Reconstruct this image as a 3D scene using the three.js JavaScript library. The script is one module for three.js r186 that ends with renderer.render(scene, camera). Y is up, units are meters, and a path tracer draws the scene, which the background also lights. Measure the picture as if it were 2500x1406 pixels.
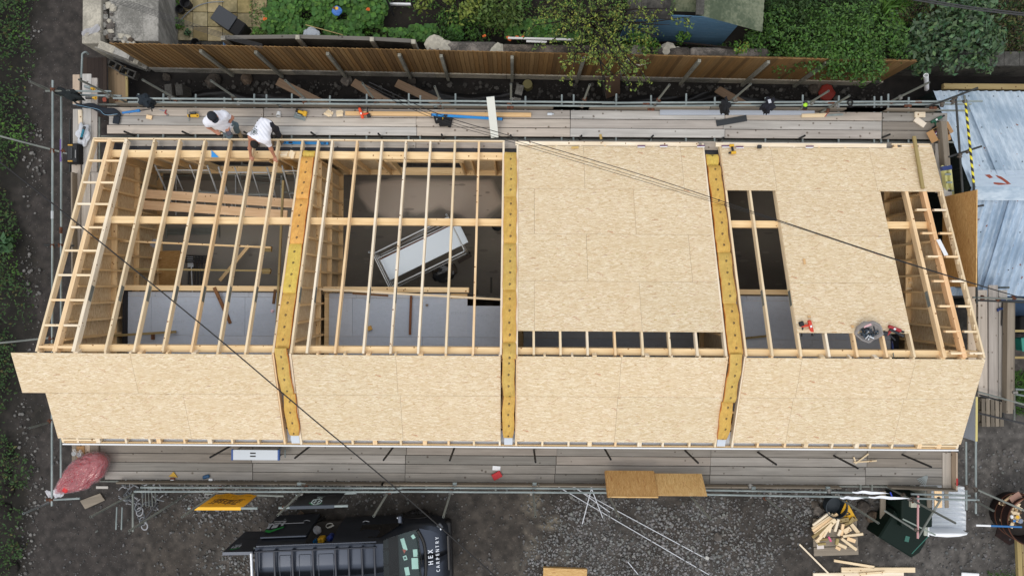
import * as THREE from 'three';
import { mergeGeometries, mergeVertices } from 'three/addons/utils/BufferGeometryUtils.js';
import { MarchingCubes } from 'three/addons/objects/MarchingCubes.js';
import { RoundedBoxGeometry } from 'three/addons/geometries/RoundedBoxGeometry.js';
import { ConvexGeometry } from 'three/addons/geometries/ConvexGeometry.js';

// ---------------------------------------------------------------- camera, sky, sun, exposure
const H = 19.5, FOC = 1667, CX = 1250, CY = 703, PHI = 0.007;
const SN = Math.sin(PHI), CS = Math.cos(PHI);
const scene = new THREE.Scene();
const camera = new THREE.PerspectiveCamera(2 * Math.atan(703 / FOC) * 180 / Math.PI, 1024 / 575, 0.1, 900);
camera.position.set(0, H, 0);
camera.up.set(-SN, 0, -CS);
camera.lookAt(0, 0, 0);
const renderer = new THREE.WebGLRenderer({ antialias: true });
renderer.toneMapping = THREE.LinearToneMapping;
renderer.toneMappingExposure = 1.0;
renderer.shadowMap.enabled = true;
{ // overcast sky: brightest overhead, a little cooler low down
  const W = 256, h = 128, d = new Float32Array(W * h * 4);
  for (let j = 0; j < h; j++) for (let i = 0; i < W; i++) {
    const el = ((j + 0.5) / h - 0.5) * Math.PI, s = Math.max(0, Math.sin(el));
    const az = ((i + 0.5) / W) * Math.PI * 2;
    const cl = 1 + 0.05 * Math.sin(az * 3 + el * 5) + 0.04 * Math.sin(az * 7 - el * 9 + 1) * Math.cos(el);
    const L = (0.55 + 0.75 * s) * cl, o = (j * W + i) * 4;
    d[o] = L * (0.965 + 0.02 * s); d[o + 1] = L * 1.0; d[o + 2] = L * (1.085 - 0.05 * s); d[o + 3] = 1;
  }
  const t = new THREE.DataTexture(d, W, h, THREE.RGBAFormat, THREE.FloatType);
  t.mapping = THREE.EquirectangularReflectionMapping; t.magFilter = THREE.LinearFilter; t.needsUpdate = true;
  scene.background = t; scene.environment = t;
}
const sun = new THREE.DirectionalLight(0xfff4e6, 0.9);
sun.position.set(-14, 34, 16); sun.target.position.set(0, 0, 0);
sun.castShadow = true; sun.shadow.radius = 40;
Object.assign(sun.shadow.camera, { left: -20, right: 20, top: 16, bottom: -16, near: 1, far: 90 });
sun.shadow.mapSize.set(2048, 2048);
scene.add(sun, sun.target);

// ---------------------------------------------------------------- small helpers
let seed = 7;
const rnd = () => { seed = (seed * 1664525 + 1013904223) >>> 0; return seed / 4294967296; };
const rr = (a, b) => a + (b - a) * rnd();
const V = (x, y, z) => new THREE.Vector3(x, y, z);
const UP = V(0, 1, 0);
// a point at height y that the drone saw at photo pixel (px, py)
const at = (px, py, y = 0) => { const d = (H - y) / FOC, u = (px - CX) * d, v = (py - CY) * d; return V(u * CS + v * SN, y, -u * SN + v * CS); };
const used = {};
const numbered = (n) => { used[n] = (used[n] ?? -1) + 1; return used[n] ? n + '_' + String(used[n]).padStart(3, '0') : n; };
function tag(o, label, category, group, kind) {
  if (label) o.userData.label = label; if (category) o.userData.category = category;
  if (group) o.userData.group = group; if (kind) o.userData.kind = kind; return o;
}
function thing(name, label, category, pos = [0, 0, 0], turn = 0, group) {
  const g = new THREE.Group(); g.name = numbered(name); scene.add(g);
  if (pos.isVector3) g.position.copy(pos); else g.position.set(...pos);
  g.rotation.y = turn; return tag(g, label, category, group);
}
function mesh(geo, mat, name, parent = scene) {
  const m = new THREE.Mesh(geo, mat); m.castShadow = m.receiveShadow = true;
  m.name = parent === scene ? numbered(name) : name; parent.add(m); return m;
}
const single = (geo, mat, name, label, category, group) => tag(mesh(geo, mat, name), label, category, group);
const sub = (name, parent) => { const g = new THREE.Group(); g.name = name; parent.add(g); return g; };
// box with uv in metres, u along its length
function boxGeo(l, h, w, seg) {
  const g = seg ? new THREE.BoxGeometry(l, h, w, ...seg) : new THREE.BoxGeometry(l, h, w);
  const p = g.attributes.position, n = g.attributes.normal, uv = g.attributes.uv, ou = rnd() * 9, ov = rnd() * 9;
  for (let i = 0; i < p.count; i++) {
    const x = p.getX(i), y = p.getY(i), z = p.getZ(i);
    if (Math.abs(n.getX(i)) > 0.5) uv.setXY(i, ou + y * 0.3, ov + z);
    else if (Math.abs(n.getY(i)) > 0.5) uv.setXY(i, ou + x, ov + z);
    else uv.setXY(i, ou + x, ov + y + h);
  }
  return g;
}
// place an object so that its x axis runs along d with its y axis near up
function orient(o, d, up = UP) {
  const x = d.clone().normalize(), z = x.clone().cross(up);
  if (z.lengthSq() < 1e-8) z.set(0, 0, 1); z.normalize();
  const y = z.clone().cross(x);
  o.quaternion.setFromRotationMatrix(new THREE.Matrix4().makeBasis(x, y, z)); return y;
}
// a squared timber from a to b: w wide, t thick; a and b lie on its top face
function beam(name, parent, a, b, w, t, mat, up = UP, center = false) {
  const d = b.clone().sub(a), m = mesh(boxGeo(d.length(), t, w), Array.isArray(mat) ? mat[Math.floor(rnd() * mat.length)] : mat, name, parent);
  const y = orient(m, d, up); m.position.copy(a).add(b).multiplyScalar(0.5);
  if (!center) m.position.addScaledVector(y, -t / 2);
  return m;
}
const tubeCache = {};
function tubeGeo(L, r) {
  const key = L.toFixed(2) + '_' + r; if (tubeCache[key]) return tubeCache[key];
  const ri = r * 0.78, e = Math.min(0.14, L / 3), g = new THREE.LatheGeometry([[0, e], [ri, e], [ri, 0], [r, 0], [r, L], [ri, L], [ri, L - e], [0, L - e]].map(([x, y]) => new THREE.Vector2(x, y)), 12);
  const g2 = g.toNonIndexed(); g2.computeVertexNormals();
  g2.translate(0, -L / 2, 0); g2.rotateZ(-Math.PI / 2);
  const uv = g2.attributes.uv, p = g2.attributes.position; for (let i = 0; i < uv.count; i++) uv.setXY(i, p.getX(i), uv.getX(i));
  return (tubeCache[key] = g2);
}
function tube(name, parent, a, b, mat, r = 0.0245) {
  const d = b.clone().sub(a), m = mesh(tubeGeo(d.length(), r), mat, name, parent);
  orient(m, d, Math.abs(d.y) > Math.abs(d.x) + Math.abs(d.z) ? V(1, 0, 0) : UP); m.position.copy(a).add(b).multiplyScalar(0.5); return m;
}
function moved(g, x = 0, y = 0, z = 0, rx = 0, ry = 0, rz = 0) { if (rx) g.rotateX(rx); if (ry) g.rotateY(ry); if (rz) g.rotateZ(rz); g.translate(x, y, z); return g; }
const merge = (list) => mergeGeometries(list.map((g) => { const q = g.index ? g.toNonIndexed() : g; for (const k of Object.keys(q.attributes)) if (!['position', 'normal', 'uv'].includes(k)) q.deleteAttribute(k); return q; }));
const rbox = (l, h, w, r = 0.01, s = 2) => new RoundedBoxGeometry(l, h, w, s, Math.min(r, l / 2.1, h / 2.1, w / 2.1));
const cyl = (r0, r1, h, n = 16, open = false) => new THREE.CylinderGeometry(r0, r1, h, n, 1, open);
function path(pts, r, n = 40, rad = 8) { return new THREE.TubeGeometry(new THREE.CatmullRomCurve3(pts), n, r, rad); }
// extruded outline lying flat: points in x,z (metres), thickness upwards
function slab(pts, h, bevel = 0) {
  const s = new THREE.Shape(pts.map(([x, z]) => new THREE.Vector2(x, -z)));
  const g = new THREE.ExtrudeGeometry(s, { depth: h - 2 * bevel, bevelEnabled: bevel > 0, bevelSize: bevel, bevelThickness: bevel, bevelOffset: -bevel, bevelSegments: 1, curveSegments: 10 });
  g.rotateX(-Math.PI / 2); g.translate(0, bevel, 0); return g;
}

// ---------------------------------------------------------------- noise and textures
const hsh = (x, y, s) => { let h = Math.imul(x, 374761393) ^ Math.imul(y, 668265263) ^ Math.imul(s, 1274126177); h = Math.imul(h ^ (h >>> 13), 1274126177); return ((h ^ (h >>> 16)) >>> 0) / 4294967296; };
function vn(x, y, px, py, s) { // tiling value noise, period px by py cells
  const x0 = Math.floor(x), y0 = Math.floor(y), fx = x - x0, fy = y - y0, u = fx * fx * (3 - 2 * fx), v = fy * fy * (3 - 2 * fy);
  const a = ((x0 % px) + px) % px, b = (a + 1) % px, c = ((y0 % py) + py) % py, d = (c + 1) % py;
  const l = hsh(a, c, s), r = hsh(b, c, s), m = hsh(a, d, s), q = hsh(b, d, s);
  return l + (r - l) * u + (m - l + (l - r - m + q) * u) * v;
}
function fbm(u, v, px, py, oct, s) { let t = 0, a = 0.5, n = 0; for (let i = 0; i < oct; i++) { t += a * vn(u * px, v * py, px, py, s + i); n += a; a *= 0.5; px *= 2; py *= 2; } return t / n; }
const sm = (a, b, x) => { const t = Math.min(1, Math.max(0, (x - a) / (b - a))); return t * t * (3 - 2 * t); };
function noiseTex(w, h, f, rep = [1, 1]) {
  const d = new Uint8Array(w * h * 4), c = [0, 0, 0];
  for (let j = 0; j < h; j++) for (let i = 0; i < w; i++) { f(i / w, j / h, c); const o = (j * w + i) * 4; d[o] = c[0]; d[o + 1] = c[1]; d[o + 2] = c[2]; d[o + 3] = 255; }
  const t = new THREE.DataTexture(d, w, h); t.colorSpace = THREE.SRGBColorSpace; t.wrapS = t.wrapT = THREE.RepeatWrapping; t.magFilter = THREE.LinearFilter; t.repeat.set(...rep); t.needsUpdate = true; return t;
}
function canvasTex(w, h, draw, rep = [1, 1]) {
  const c = document.createElement('canvas'); c.width = w; c.height = h; const x = c.getContext('2d'); draw(x, w, h);
  const t = new THREE.CanvasTexture(c); t.colorSpace = THREE.SRGBColorSpace; t.wrapS = t.wrapT = THREE.RepeatWrapping; t.repeat.set(...rep); return t;
}
const C = (r, g, b) => new THREE.Color().setRGB(r / 255, g / 255, b / 255, THREE.SRGBColorSpace);
const mat = (c, rough = 0.8, o = {}) => new THREE.MeshStandardMaterial({ color: Array.isArray(c) ? C(...c) : c, roughness: rough, ...o });
const phys = (c, rough, o) => new THREE.MeshPhysicalMaterial({ color: C(...c), roughness: rough, ...o });

// oriented strand board, 2.5 m square
const osbTex = canvasTex(1024, 1024, (x, w, h) => {
  x.fillStyle = 'rgb(208,186,150)'; x.fillRect(0, 0, w, h);
  const pal = [[226, 210, 182], [216, 197, 164], [204, 182, 147], [234, 221, 197], [195, 170, 133], [211, 188, 152], [222, 204, 170]];
  for (let i = 0; i < 13000; i++) {
    const p = rnd() < 0.022 ? [rr(158, 190), rr(118, 152), rr(78, 114)] : pal[Math.floor(rnd() * pal.length)];
    const big = rnd() < 0.22, L = big ? rr(36, 80) : rr(12, 50), W = big ? rr(3.5, 8) : rr(1.5, 6), a = rr(-0.5, 0.5) * rr(0.2, 1.3), px = rnd() * w, py = rnd() * h;
    x.fillStyle = `rgba(${p[0] | 0},${p[1] | 0},${p[2] | 0},${rr(0.26, 0.62)})`;
    for (const [ox, oy] of [[0, 0], [px > w - 100 ? -w : px < 100 ? w : 0, 0], [0, py > h - 60 ? -h : py < 60 ? h : 0]]) {
      if (ox === 0 && oy === 0 || ox || oy) { x.save(); x.translate(px + ox, py + oy); x.rotate(a); x.beginPath(); x.moveTo(-L / 2, 0); x.lineTo(-L / 2 + W, -W / 2); x.lineTo(L / 2 - 1, -W / 2 + rr(-1, 1)); x.lineTo(L / 2, W / 3); x.lineTo(-L / 3, W / 2); x.fill(); x.restore(); }
    }
    if (rnd() < 0.1) { x.strokeStyle = 'rgba(120,88,52,0.3)'; x.lineWidth = 0.9; x.save(); x.translate(px, py); x.rotate(a); x.beginPath(); x.moveTo(-L / 2, W / 2); x.lineTo(L / 2, W / 2); x.stroke(); x.restore(); }
  }
}, [0.4, 0.4]);
const osb = [[255, 255, 255], [253, 253, 253], [254, 254, 253], [251, 252, 252]].map((c) => mat(c, 0.75, { map: osbTex }));
// older, weathered loose sheets on the scaffold
const osbOld = [[214, 184, 138], [238, 214, 170], [222, 192, 146]].map((c) => mat(c, 0.8, { map: osbTex })), osbWall = osb;
function woodTex(base, dark, knots, contrast, w = 1024, h = 512, kc = [120, 78, 40]) { // grain along u
  const ks = []; for (let i = 0; i < knots; i++) ks.push([rnd(), rnd(), rr(0.004, 0.009)]);
  const t = noiseTex(w, h, (u, v, c) => {
    let wv = v, k = 0;
    for (const q of ks) { const dx = (u - q[0]) * 2.4, dy = (v - q[1]); const d2 = dx * dx + dy * dy * 1.2; wv += 0.5 * dy * Math.exp(-d2 / (q[2] * 0.12)) * 0.4; if (d2 < q[2] * q[2] * 9) k = Math.max(k, 1 - Math.sqrt(d2) / (q[2] * 3)); }
    const g = fbm(u, wv, 3, 70, 3, 11) * 0.6 + fbm(u, wv, 8, 24, 3, 5) * 0.4, big = fbm(u, v, 3, 5, 3, 31);
    const s = Math.min(1, Math.max(0, (g - 0.5) * contrast * 2.2 + 0.5 + (big - 0.5) * 0.9 * contrast));
    for (let i = 0; i < 3; i++) { c[i] = dark[i] + (base[i] - dark[i]) * s; c[i] += (kc[i] - c[i]) * Math.min(1, k * 1.6); }
  });
  return t;
}
const pineTex = woodTex([242, 230, 208], [221, 203, 174], 16, 0.9); pineTex.repeat.set(0.42, 0.85);
const pine = [[255, 255, 255], [255, 247, 232], [247, 240, 226], [255, 236, 210]].map((c) => mat(c, 0.7, { map: pineTex }));
const pinePink = mat([252, 218, 184], 0.7, { map: pineTex });
const pineTreated = [mat([172, 164, 124], 0.8, { map: pineTex }), mat([156, 146, 112], 0.8, { map: pineTex })];
const pineIn = [[255, 238, 208], [250, 230, 196]].map((c) => mat(c, 0.75, { map: pineTex }));
const deckTex = woodTex([199, 196, 191], [165, 162, 157], 22, 0.75, 1024, 512, [112, 104, 96]); deckTex.repeat.set(0.3, 0.7);
const deck = [[255, 255, 255], [240, 238, 236], [255, 248, 240], [222, 220, 218], [250, 240, 230], [232, 226, 222]].map((c) => mat(c, 0.9, { map: deckTex }));
const deckF = [[204, 202, 199], [194, 190, 185], [210, 202, 195], [178, 176, 172], [214, 211, 208], [186, 179, 171]].map((c) => mat(c, 0.9, { map: deckTex }));
const deckDark = [mat([182, 172, 158], 0.9, { map: deckTex }), mat([150, 142, 130], 0.9, { map: deckTex })];
const deckPale = [mat([255, 236, 214], 0.85, { map: deckTex }), mat([250, 228, 206], 0.85, { map: deckTex })];
const fenceTex = woodTex([146, 116, 74], [116, 90, 54], 10, 0.7, 512, 256, [50, 30, 16]); fenceTex.repeat.set(0.5, 1.1);
const fenceMats = [[255, 255, 255], [226, 222, 212], [248, 238, 220], [206, 200, 190], [255, 248, 232]].map((c) => mat(c, 0.9, { map: fenceTex }));
const speck = (a, b, s, sc = 6, fine = 64) => noiseTex(512, 512, (u, v, c) => { const t = fbm(u, v, sc, sc, 5, s) * 0.62 + fbm(u, v, fine, fine, 3, s + 9) * 0.38, q = sm(0.28, 0.72, t); for (let i = 0; i < 3; i++) c[i] = a[i] + (b[i] - a[i]) * q; }, [0.5, 0.5]);
const concreteTex = speck([104, 103, 98], [158, 156, 150], 3);
const concrete = mat([255, 255, 255], 0.9, { map: concreteTex });
const concretePale = mat([255, 253, 246], 0.9, { map: speck([140, 137, 130], [182, 178, 168], 14) });
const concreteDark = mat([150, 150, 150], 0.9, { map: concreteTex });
const stainedDark = mat([255, 255, 255], 0.9, { map: speck([34, 33, 31], [76, 74, 68], 77, 4, 40) });
const stoneTex = speck([74, 70, 66], [138, 130, 122], 41, 9, 80);
const stoneMats = [[255, 255, 255], [220, 214, 206], [190, 186, 182], [235, 215, 195]].map((c) => mat(c, 0.95, { map: stoneTex }));
const galvTex = speck([136, 142, 142], [172, 177, 176], 21, 4, 30);
const galv = mat([226, 234, 234], 0.5, { map: galvTex, metalness: 0.3 });
const galvDull = mat([196, 196, 188], 0.6, { map: galvTex, metalness: 0.12 });
const galvDark = mat([96, 96, 96], 0.6, { map: galvTex, metalness: 0.35 });
const steelDark = mat([58, 58, 60], 0.55, { metalness: 0.4 });
const rustTex = speck([62, 34, 22], [116, 70, 44], 51, 7, 60);
const rust = mat([255, 255, 255], 0.85, { map: rustTex });
const couplerMats = [rust, mat([92, 84, 76], 0.6, { metalness: 0.4 }), mat([128, 126, 122], 0.5, { metalness: 0.5 })];
const black = mat([22, 22, 24], 0.6), blackMatt = mat([17, 17, 19], 0.9), white = mat([226, 228, 230], 0.6), red = mat([176, 34, 34], 0.5), orange = mat([222, 74, 30], 0.45), yellow = mat([214, 166, 36], 0.5), blue = mat([24, 116, 186], 0.45), blueDark = mat([26, 48, 104], 0.5), green = mat([22, 84, 62], 0.5), card = mat([168, 130, 88], 0.9), skin = mat([176, 122, 98], 0.6);
const greyBoardTex = canvasTex(1024, 1024, (x, w, h) => {
  x.fillStyle = 'rgb(186,193,203)'; x.fillRect(0, 0, w, h);
  for (let i = 0; i < 2600; i++) { const q = rr(-9, 9); x.fillStyle = `rgba(${186 + q},${193 + q},${203 + q},0.4)`; x.fillRect(rnd() * w, rnd() * h, rr(4, 60), rr(2, 26)); }
  for (let i = 0; i < 150; i++) { x.save(); x.translate(rnd() * w, rnd() * h); x.rotate(rr(-3, 3)); x.fillStyle = `rgba(${rr(120, 176)},${rr(112, 150)},${rr(96, 124)},0.6)`; x.fillRect(0, 0, rr(3, 18), rr(1, 2.4)); x.restore(); }
  x.fillStyle = 'rgba(140,146,156,0.6)'; x.font = '26px sans-serif';
  for (const [px, py] of [[60, 150], [420, 150], [760, 560], [180, 560]]) for (let r = 0; r < 3; r++) for (let k = 0; k < 9; k++) if (rnd() < 0.75) x.fillRect(px + k * 19, py + r * 9, rr(5, 16), 4);
}, [0.42, 0.42]);
const greyBoard = [[255, 255, 255], [248, 249, 252], [240, 243, 248]].map((c) => mat(c, 0.7, { map: greyBoardTex }));
// ================================================================ ground
const gravelness = (x, z) => { // how much loose stone lies at a place in the yard
  if (z < 4.4 && x < 11) return 0;
  const n = fbm(x / 32 + 0.5, z / 20 + 0.5, 14, 9, 3, 90);
  let g = sm(-2.2, 1.2, x) * (1 - sm(6.6, 8.6, x)) * sm(5.6, 6.3, z) * sm(0.4, 0.68, n) * 1.1;
  g = Math.max(g, Math.exp(-((x + 8.2) ** 2 / 3 + (z - 6.1) ** 2 / 0.9)) * 0.9, Math.exp(-((x + 5.2) ** 2 / 5 + (z - 5.7) ** 2 / 0.35)) * 0.9);
  g = Math.max(g, Math.exp(-((x - 8.4) ** 2 / 3.5 + (z - 6.2) ** 2 / 0.9)) * 0.9, sm(10.5, 11.5, x) * 0.22 * sm(3, 5, z), Math.exp(-((x + 7.6) ** 2 / 1.6 + (z - 7.9) ** 2 / 0.3)) * 0.8);
  return Math.min(1, g + 0.17);
};
const TW = 2048, TH = 1280;
const groundTex = noiseTex(TW, TH, (u, v, c) => {
  const x = (u - 0.5) * 32, z = (0.5 - v) * 20;
  const n = fbm(u, v, 12, 8, 4, 60), f = fbm(u, v, 220, 140, 3, 70), m = fbm(u, v, 50, 30, 3, 64);
  let b = [57, 53, 49];
  const mix = (k, q) => { for (let i = 0; i < 3; i++) b[i] += (q[i] - b[i]) * k; };
  mix(sm(0.4, 0.7, n) * 0.55, [66, 60, 54]);
  mix(sm(9.2, 11, x + (n - 0.5) * 3) * sm(1, 4, z), [76, 73, 70]);
  mix((1 - sm(-11, -9.6, x + (n - 0.5) * 1.6)) * 0.85, [49, 45, 43]);
  mix((1 - sm(-14.6, -13.2, x + (m - 0.5) * 2)), [26, 24, 19]);
  mix((1 - sm(-5.2, -4.6, z + (m - 0.5) * 0.8)) * sm(-11.6, -10.8, x), [30, 27, 25]);
  mix((1 - sm(-6.6, -6.0, z)) * sm(-11, -10.6, x), [30, 26, 20]);
  if (z > 4) { mix(gravelness(x, z) * 0.5 * sm(0.3, 0.7, m), [82, 80, 78]); mix(Math.exp(-((x - 0.95) ** 2 / 0.25 + (z - 6.5) ** 2 / 0.9)) * sm(0.35, 0.6, m), [116, 108, 92]); mix(Math.exp(-((x - 0.9) ** 2 / 0.5 + (z - 8) ** 2 / 0.2)) * sm(0.35, 0.6, m), [104, 98, 88]); }
  const k = 0.62 + f * 0.76, t = hsh(Math.floor(u * TW), Math.floor(v * TH), 5);
  const fl = t > 0.992 ? 1.7 : t < 0.02 ? 0.7 : 1;
  for (let i = 0; i < 3; i++) c[i] = Math.min(255, b[i] * k * fl);
});
groundTex.wrapS = groundTex.wrapT = THREE.MirroredRepeatWrapping;
{
  const g = new THREE.PlaneGeometry(640, 400, 8, 8); g.rotateX(-Math.PI / 2);
  const uv = g.attributes.uv, p = g.attributes.position;
  for (let i = 0; i < uv.count; i++) uv.setXY(i, p.getX(i) / 32 + 0.5, 0.5 - p.getZ(i) / 20);
  tag(mesh(g, mat([255, 255, 255], 0.95, { map: groundTex, bumpMap: groundTex, bumpScale: 0.02 }), 'ground'), 'dark compacted earth yard and track around the building', null, null, 'structure');
}
// instanced scatter helper
function scatter(name, geo, m, items, parent = scene) {
  const I = new THREE.InstancedMesh(geo, m, items.length), o = new THREE.Object3D(), col = new THREE.Color();
  items.forEach((t, i) => { o.position.copy(t.p); o.rotation.set(...(t.r || [0, 0, 0])); if (Array.isArray(t.s)) o.scale.set(...t.s); else o.scale.setScalar(t.s); o.updateMatrix(); I.setMatrixAt(i, o.matrix); if (t.c) I.setColorAt(i, col.setRGB(...t.c)); });
  I.castShadow = I.receiveShadow = true; I.name = parent === scene ? numbered(name) : name; I.userData.kind = 'stuff'; parent.add(I); return I;
}
function rockGeo(d, s = 1, jag = 0.35, q = 1) {
  const g0 = mergeVertices(new THREE.IcosahedronGeometry(1, d).deleteAttribute('uv').deleteAttribute('normal')), p = g0.attributes.position;
  for (let i = 0; i < p.count; i++) { const k = 1 - jag * rnd(); p.setXYZ(i, p.getX(i) * k * s, p.getY(i) * k * s * 0.7 * q, p.getZ(i) * k * s); }
  const g = g0.toNonIndexed(); g.computeVertexNormals();
  const uv = new Float32Array(g.attributes.position.count * 2); for (let i = 0; i < uv.length / 2; i++) { uv[2 * i] = g.attributes.position.getX(i) * 0.5 + 0.5; uv[2 * i + 1] = g.attributes.position.getZ(i) * 0.5 + g.attributes.position.getY(i) * 0.3; }
  g.setAttribute('uv', new THREE.BufferAttribute(uv, 2)); return g;
}
const pebble = rockGeo(0), whiteStone = new THREE.MeshStandardMaterial({ color: 0xffffff, roughness: 0.95 });
{
  const items = [];
  const put = (x, z, s, k) => { const g = k * rr(0.55, 1.35); items.push({ p: V(x, s * 0.3, z), s: [s * rr(0.7, 1.3), s, s * rr(0.7, 1.3)], r: [rr(-0.4, 0.4), rr(0, 6), rr(-0.4, 0.4)], c: [g * rr(0.95, 1.06), g, g * rr(0.93, 1.04)] }); };
  for (let i = 0; i < 160000 && items.length < 19000; i++) { const x = rr(-14, 15.5), z = rr(4.5, 9.2); const g = gravelness(x, z); if (rnd() < g * g) put(x, z, Math.pow(rnd(), 2.8) * 0.05 + 0.01, 0.155 * (0.55 + 0.6 * g)); }
  for (let i = 0; i < 2200; i++) { const x = rr(-14, -10.8), z = rr(-9, 9); put(x, z, rr(0.006, 0.016), 0.11); }
  for (let i = 0; i < 4200; i++) { const x = rr(-12.5, 15.5), z = rr(4.9, 9.2); put(x, z, 0.007 + 0.02 * Math.pow(rnd(), 4), rr(0.08, 0.2)); }
  tag(scatter('gravel', pebble, whiteStone, items), 'loose grey gravel and crushed stone scattered over the yard', 'gravel', null, 'stuff');
  const verge = [];
  for (let i = 0; i < 900; i++) { const z = rr(-7.5, 9), x = -13.75 + rr(-0.45, 0.4) * rr(0.2, 1) + 0.15 * Math.sin(z * 1.3); if (fbm((z + 20) / 40, 0.3, 30, 4, 2, 7) < 0.45 && rnd() < 0.7) continue; const s = Math.pow(rnd(), 3) * 0.06 + 0.012, g = rr(0.06, 0.2); verge.push({ p: V(x, s * 0.4, z), s: [s, s * 0.8, s * rr(0.7, 1.2)], r: [rr(-0.5, 0.5), rr(0, 6), rr(-0.5, 0.5)], c: [g * 1.03, g, g * 0.95] }); }
  tag(scatter('verge_stones', pebble, whiteStone, verge), 'pale stones strewn along the edge of the track below the ivy', 'stones', null, 'stuff');
  const rub = [];
  for (let i = 0; i < 1500; i++) { const x = rr(-10.2, 10.6), z = rr(-5.85, -5.2); const s = Math.pow(rnd(), 3.5) * 0.09 + 0.012, g = rr(0.025, 0.1); rub.push({ p: V(x, s * 0.4, z), s: [s, s * 0.7, s * rr(0.7, 1.2)], r: [rr(-0.5, 0.5), rr(0, 6), rr(-0.5, 0.5)], c: [g * 1.05, g, g * 0.92] }); }
  tag(scatter('rubble', pebble, whiteStone, rub), 'dark rubble and clods in the trench at the foot of the brown fence', 'rubble', null, 'stuff');
}
// single larger rocks: photo pixel, size in metres, what tells it apart
[[2000, 1247, 0.17, 'pale buff rock left of the yellow warning sign'], [1990, 1230, 0.13, 'grey rock under the front guard rails beside the buff rock'], [2110, 1238, 0.22, 'round brown rock to the right of the yellow warning sign'], [2130, 1262, 0.2, 'dark rock below the round brown rock beside the leaning scaffold tube'],
 [1752, 1310, 0.15, 'flat pale slab of stone on the gravel left of the timber heap'], [405, 188, 0.14, 'whitish stone at the foot of the left end of the brown fence'], [520, 198, 0.26, 'broad muddy rock in the trench left of the leaning scaffold boards'], [600, 193, 0.2, 'large whitish rock in the trench below the second fence post'], [845, 196, 0.19, 'flat grey rock in the trench beside a leaning board'], [1990, 215, 0.24, 'rounded dark boulder in the trench near the right end of the fence'], [1005, 197, 0.15, 'brown rock in the trench above the third leaning board'], [733, 1255, 0.1, 'small pale stone below the black banner'], [1395, 1311, 0.06, 'single light stone among the gravel right of the van']].forEach(([px, py, s, l], i) => {
  const g = rockGeo(1, s, 0.3); const m = single(g, stoneMats[i % 4], 'rock', l, 'rock'); m.position.copy(at(px, py, s * 0.3)); m.rotation.y = i;
});
// black ground membrane in the trench behind the building
{
  const nx = 260, nz = 14, g = new THREE.PlaneGeometry(19.2, 0.95, nx, nz); g.rotateX(-Math.PI / 2);
  const p = g.attributes.position;
  for (let i = 0; i < p.count; i++) { const x = p.getX(i), z = p.getZ(i); p.setY(i, 0.1 + 0.16 * fbm((x + 20) / 40, (z + 5) / 10 + x * 0.004, 60, 40, 3, 33) + 0.05 * Math.sin(z * 22 + 3 * Math.sin(x * 1.3) + x * 0.7)); p.setZ(i, z + 0.12 * Math.sin(x * 0.9) + 0.05 * Math.sin(x * 3.1)); }
  g.computeVertexNormals(); g.translate(0.2, 0, -4.95);
  single(g, phys([13, 14, 18], 0.5, { side: THREE.DoubleSide }), 'membrane', 'crinkled black plastic membrane lying in the trench behind the scaffold', 'plastic sheet');
}
// ================================================================ the timber building
const RZ = 1.46, RY = 4.5, TAN = 0.392, ANG = Math.atan(TAN);
const roofY = (z) => RY - Math.abs(RZ - z) * TAN;
const FLOORY = 0.02, MEZZ = 2.05;
const house = thing('timber_building', 'unfinished timber frame building with pitched roof part covered in strand board', 'building');
// ---- rafters
const raftTop = [-8.95, -8.32, -7.69, -7.06, -6.47, -5.86, -5.25, -4.86, -4.51, -3.89, -3.27, -2.67, -2.06, -1.45, -0.85, -0.235, 0.115, 0.49, 1.08, 1.68, 2.29, 2.9, 3.5, 4.1, 4.73, 5.17, 5.75, 6.38, 7.0, 7.62, 8.27, 8.88];
const rafterOn = (X, w, m, z0 = -3.64, z1 = RZ) => beam('rafter', house, V(X, roofY(z0), z0), V(X, roofY(z1), z1), w, 0.15, m, V(0, 1, 0));
for (const X of raftTop) rafterOn(X, 0.048, pine);
rafterOn(-10.46, 0.05, pine); rafterOn(-10.06, 0.098, pine); rafterOn(-9.65, 0.075, pine);
rafterOn(10.41, 0.045, pine); rafterOn(9.98, 0.098, pinePink); rafterOn(9.54, 0.075, pine);
// grey plate marks where each rafter was clad on the side
for (const X of [-9.65, -8.95, -8.32, -7.69, -7.06, -6.47, -5.86, -4.86, -4.51, -3.27, -2.67, 5.75, 6.38, 9.54]) {
  const s = X < 0 ? 1 : -1, w = Math.abs(X) > 9.6 || X > 9 ? 0.041 : 0.027, z0 = 0.0, z1 = 0.34;
  beam('joist_plate', house, V(X + s * w, roofY(z0) - 0.02, z0), V(X + s * w, roofY(z1) - 0.02, z1), 0.006, 0.11, galvDull);
}
// ---- gable ladders
const ladZ = [-3.6, -3.06, -2.49, -1.94, -1.362, -0.8, -0.2255, 0.343, 0.904, 1.371];
for (const z of ladZ) for (const s of [-1, 1]) {
  const y = roofY(z) - 0.004;
  beam('noggin', house, V(s * 10.434, y, z), V(s * 10.11, y, z), 0.048, 0.09, pine);
  beam('noggin', house, V(s * 10.01, y, z), V(s * (9.69), y, z), 0.048, 0.09, pine);
}
for (const z of ladZ.slice(1, 9)) for (const d of [-0.1, 0.12]) { const b = mesh(boxGeo(0.025, 0.09, rr(0.1, 0.16)), pine[2], 'packer', house); b.position.set(10.37, roofY(z + d) - 0.06, z + d); }
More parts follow.
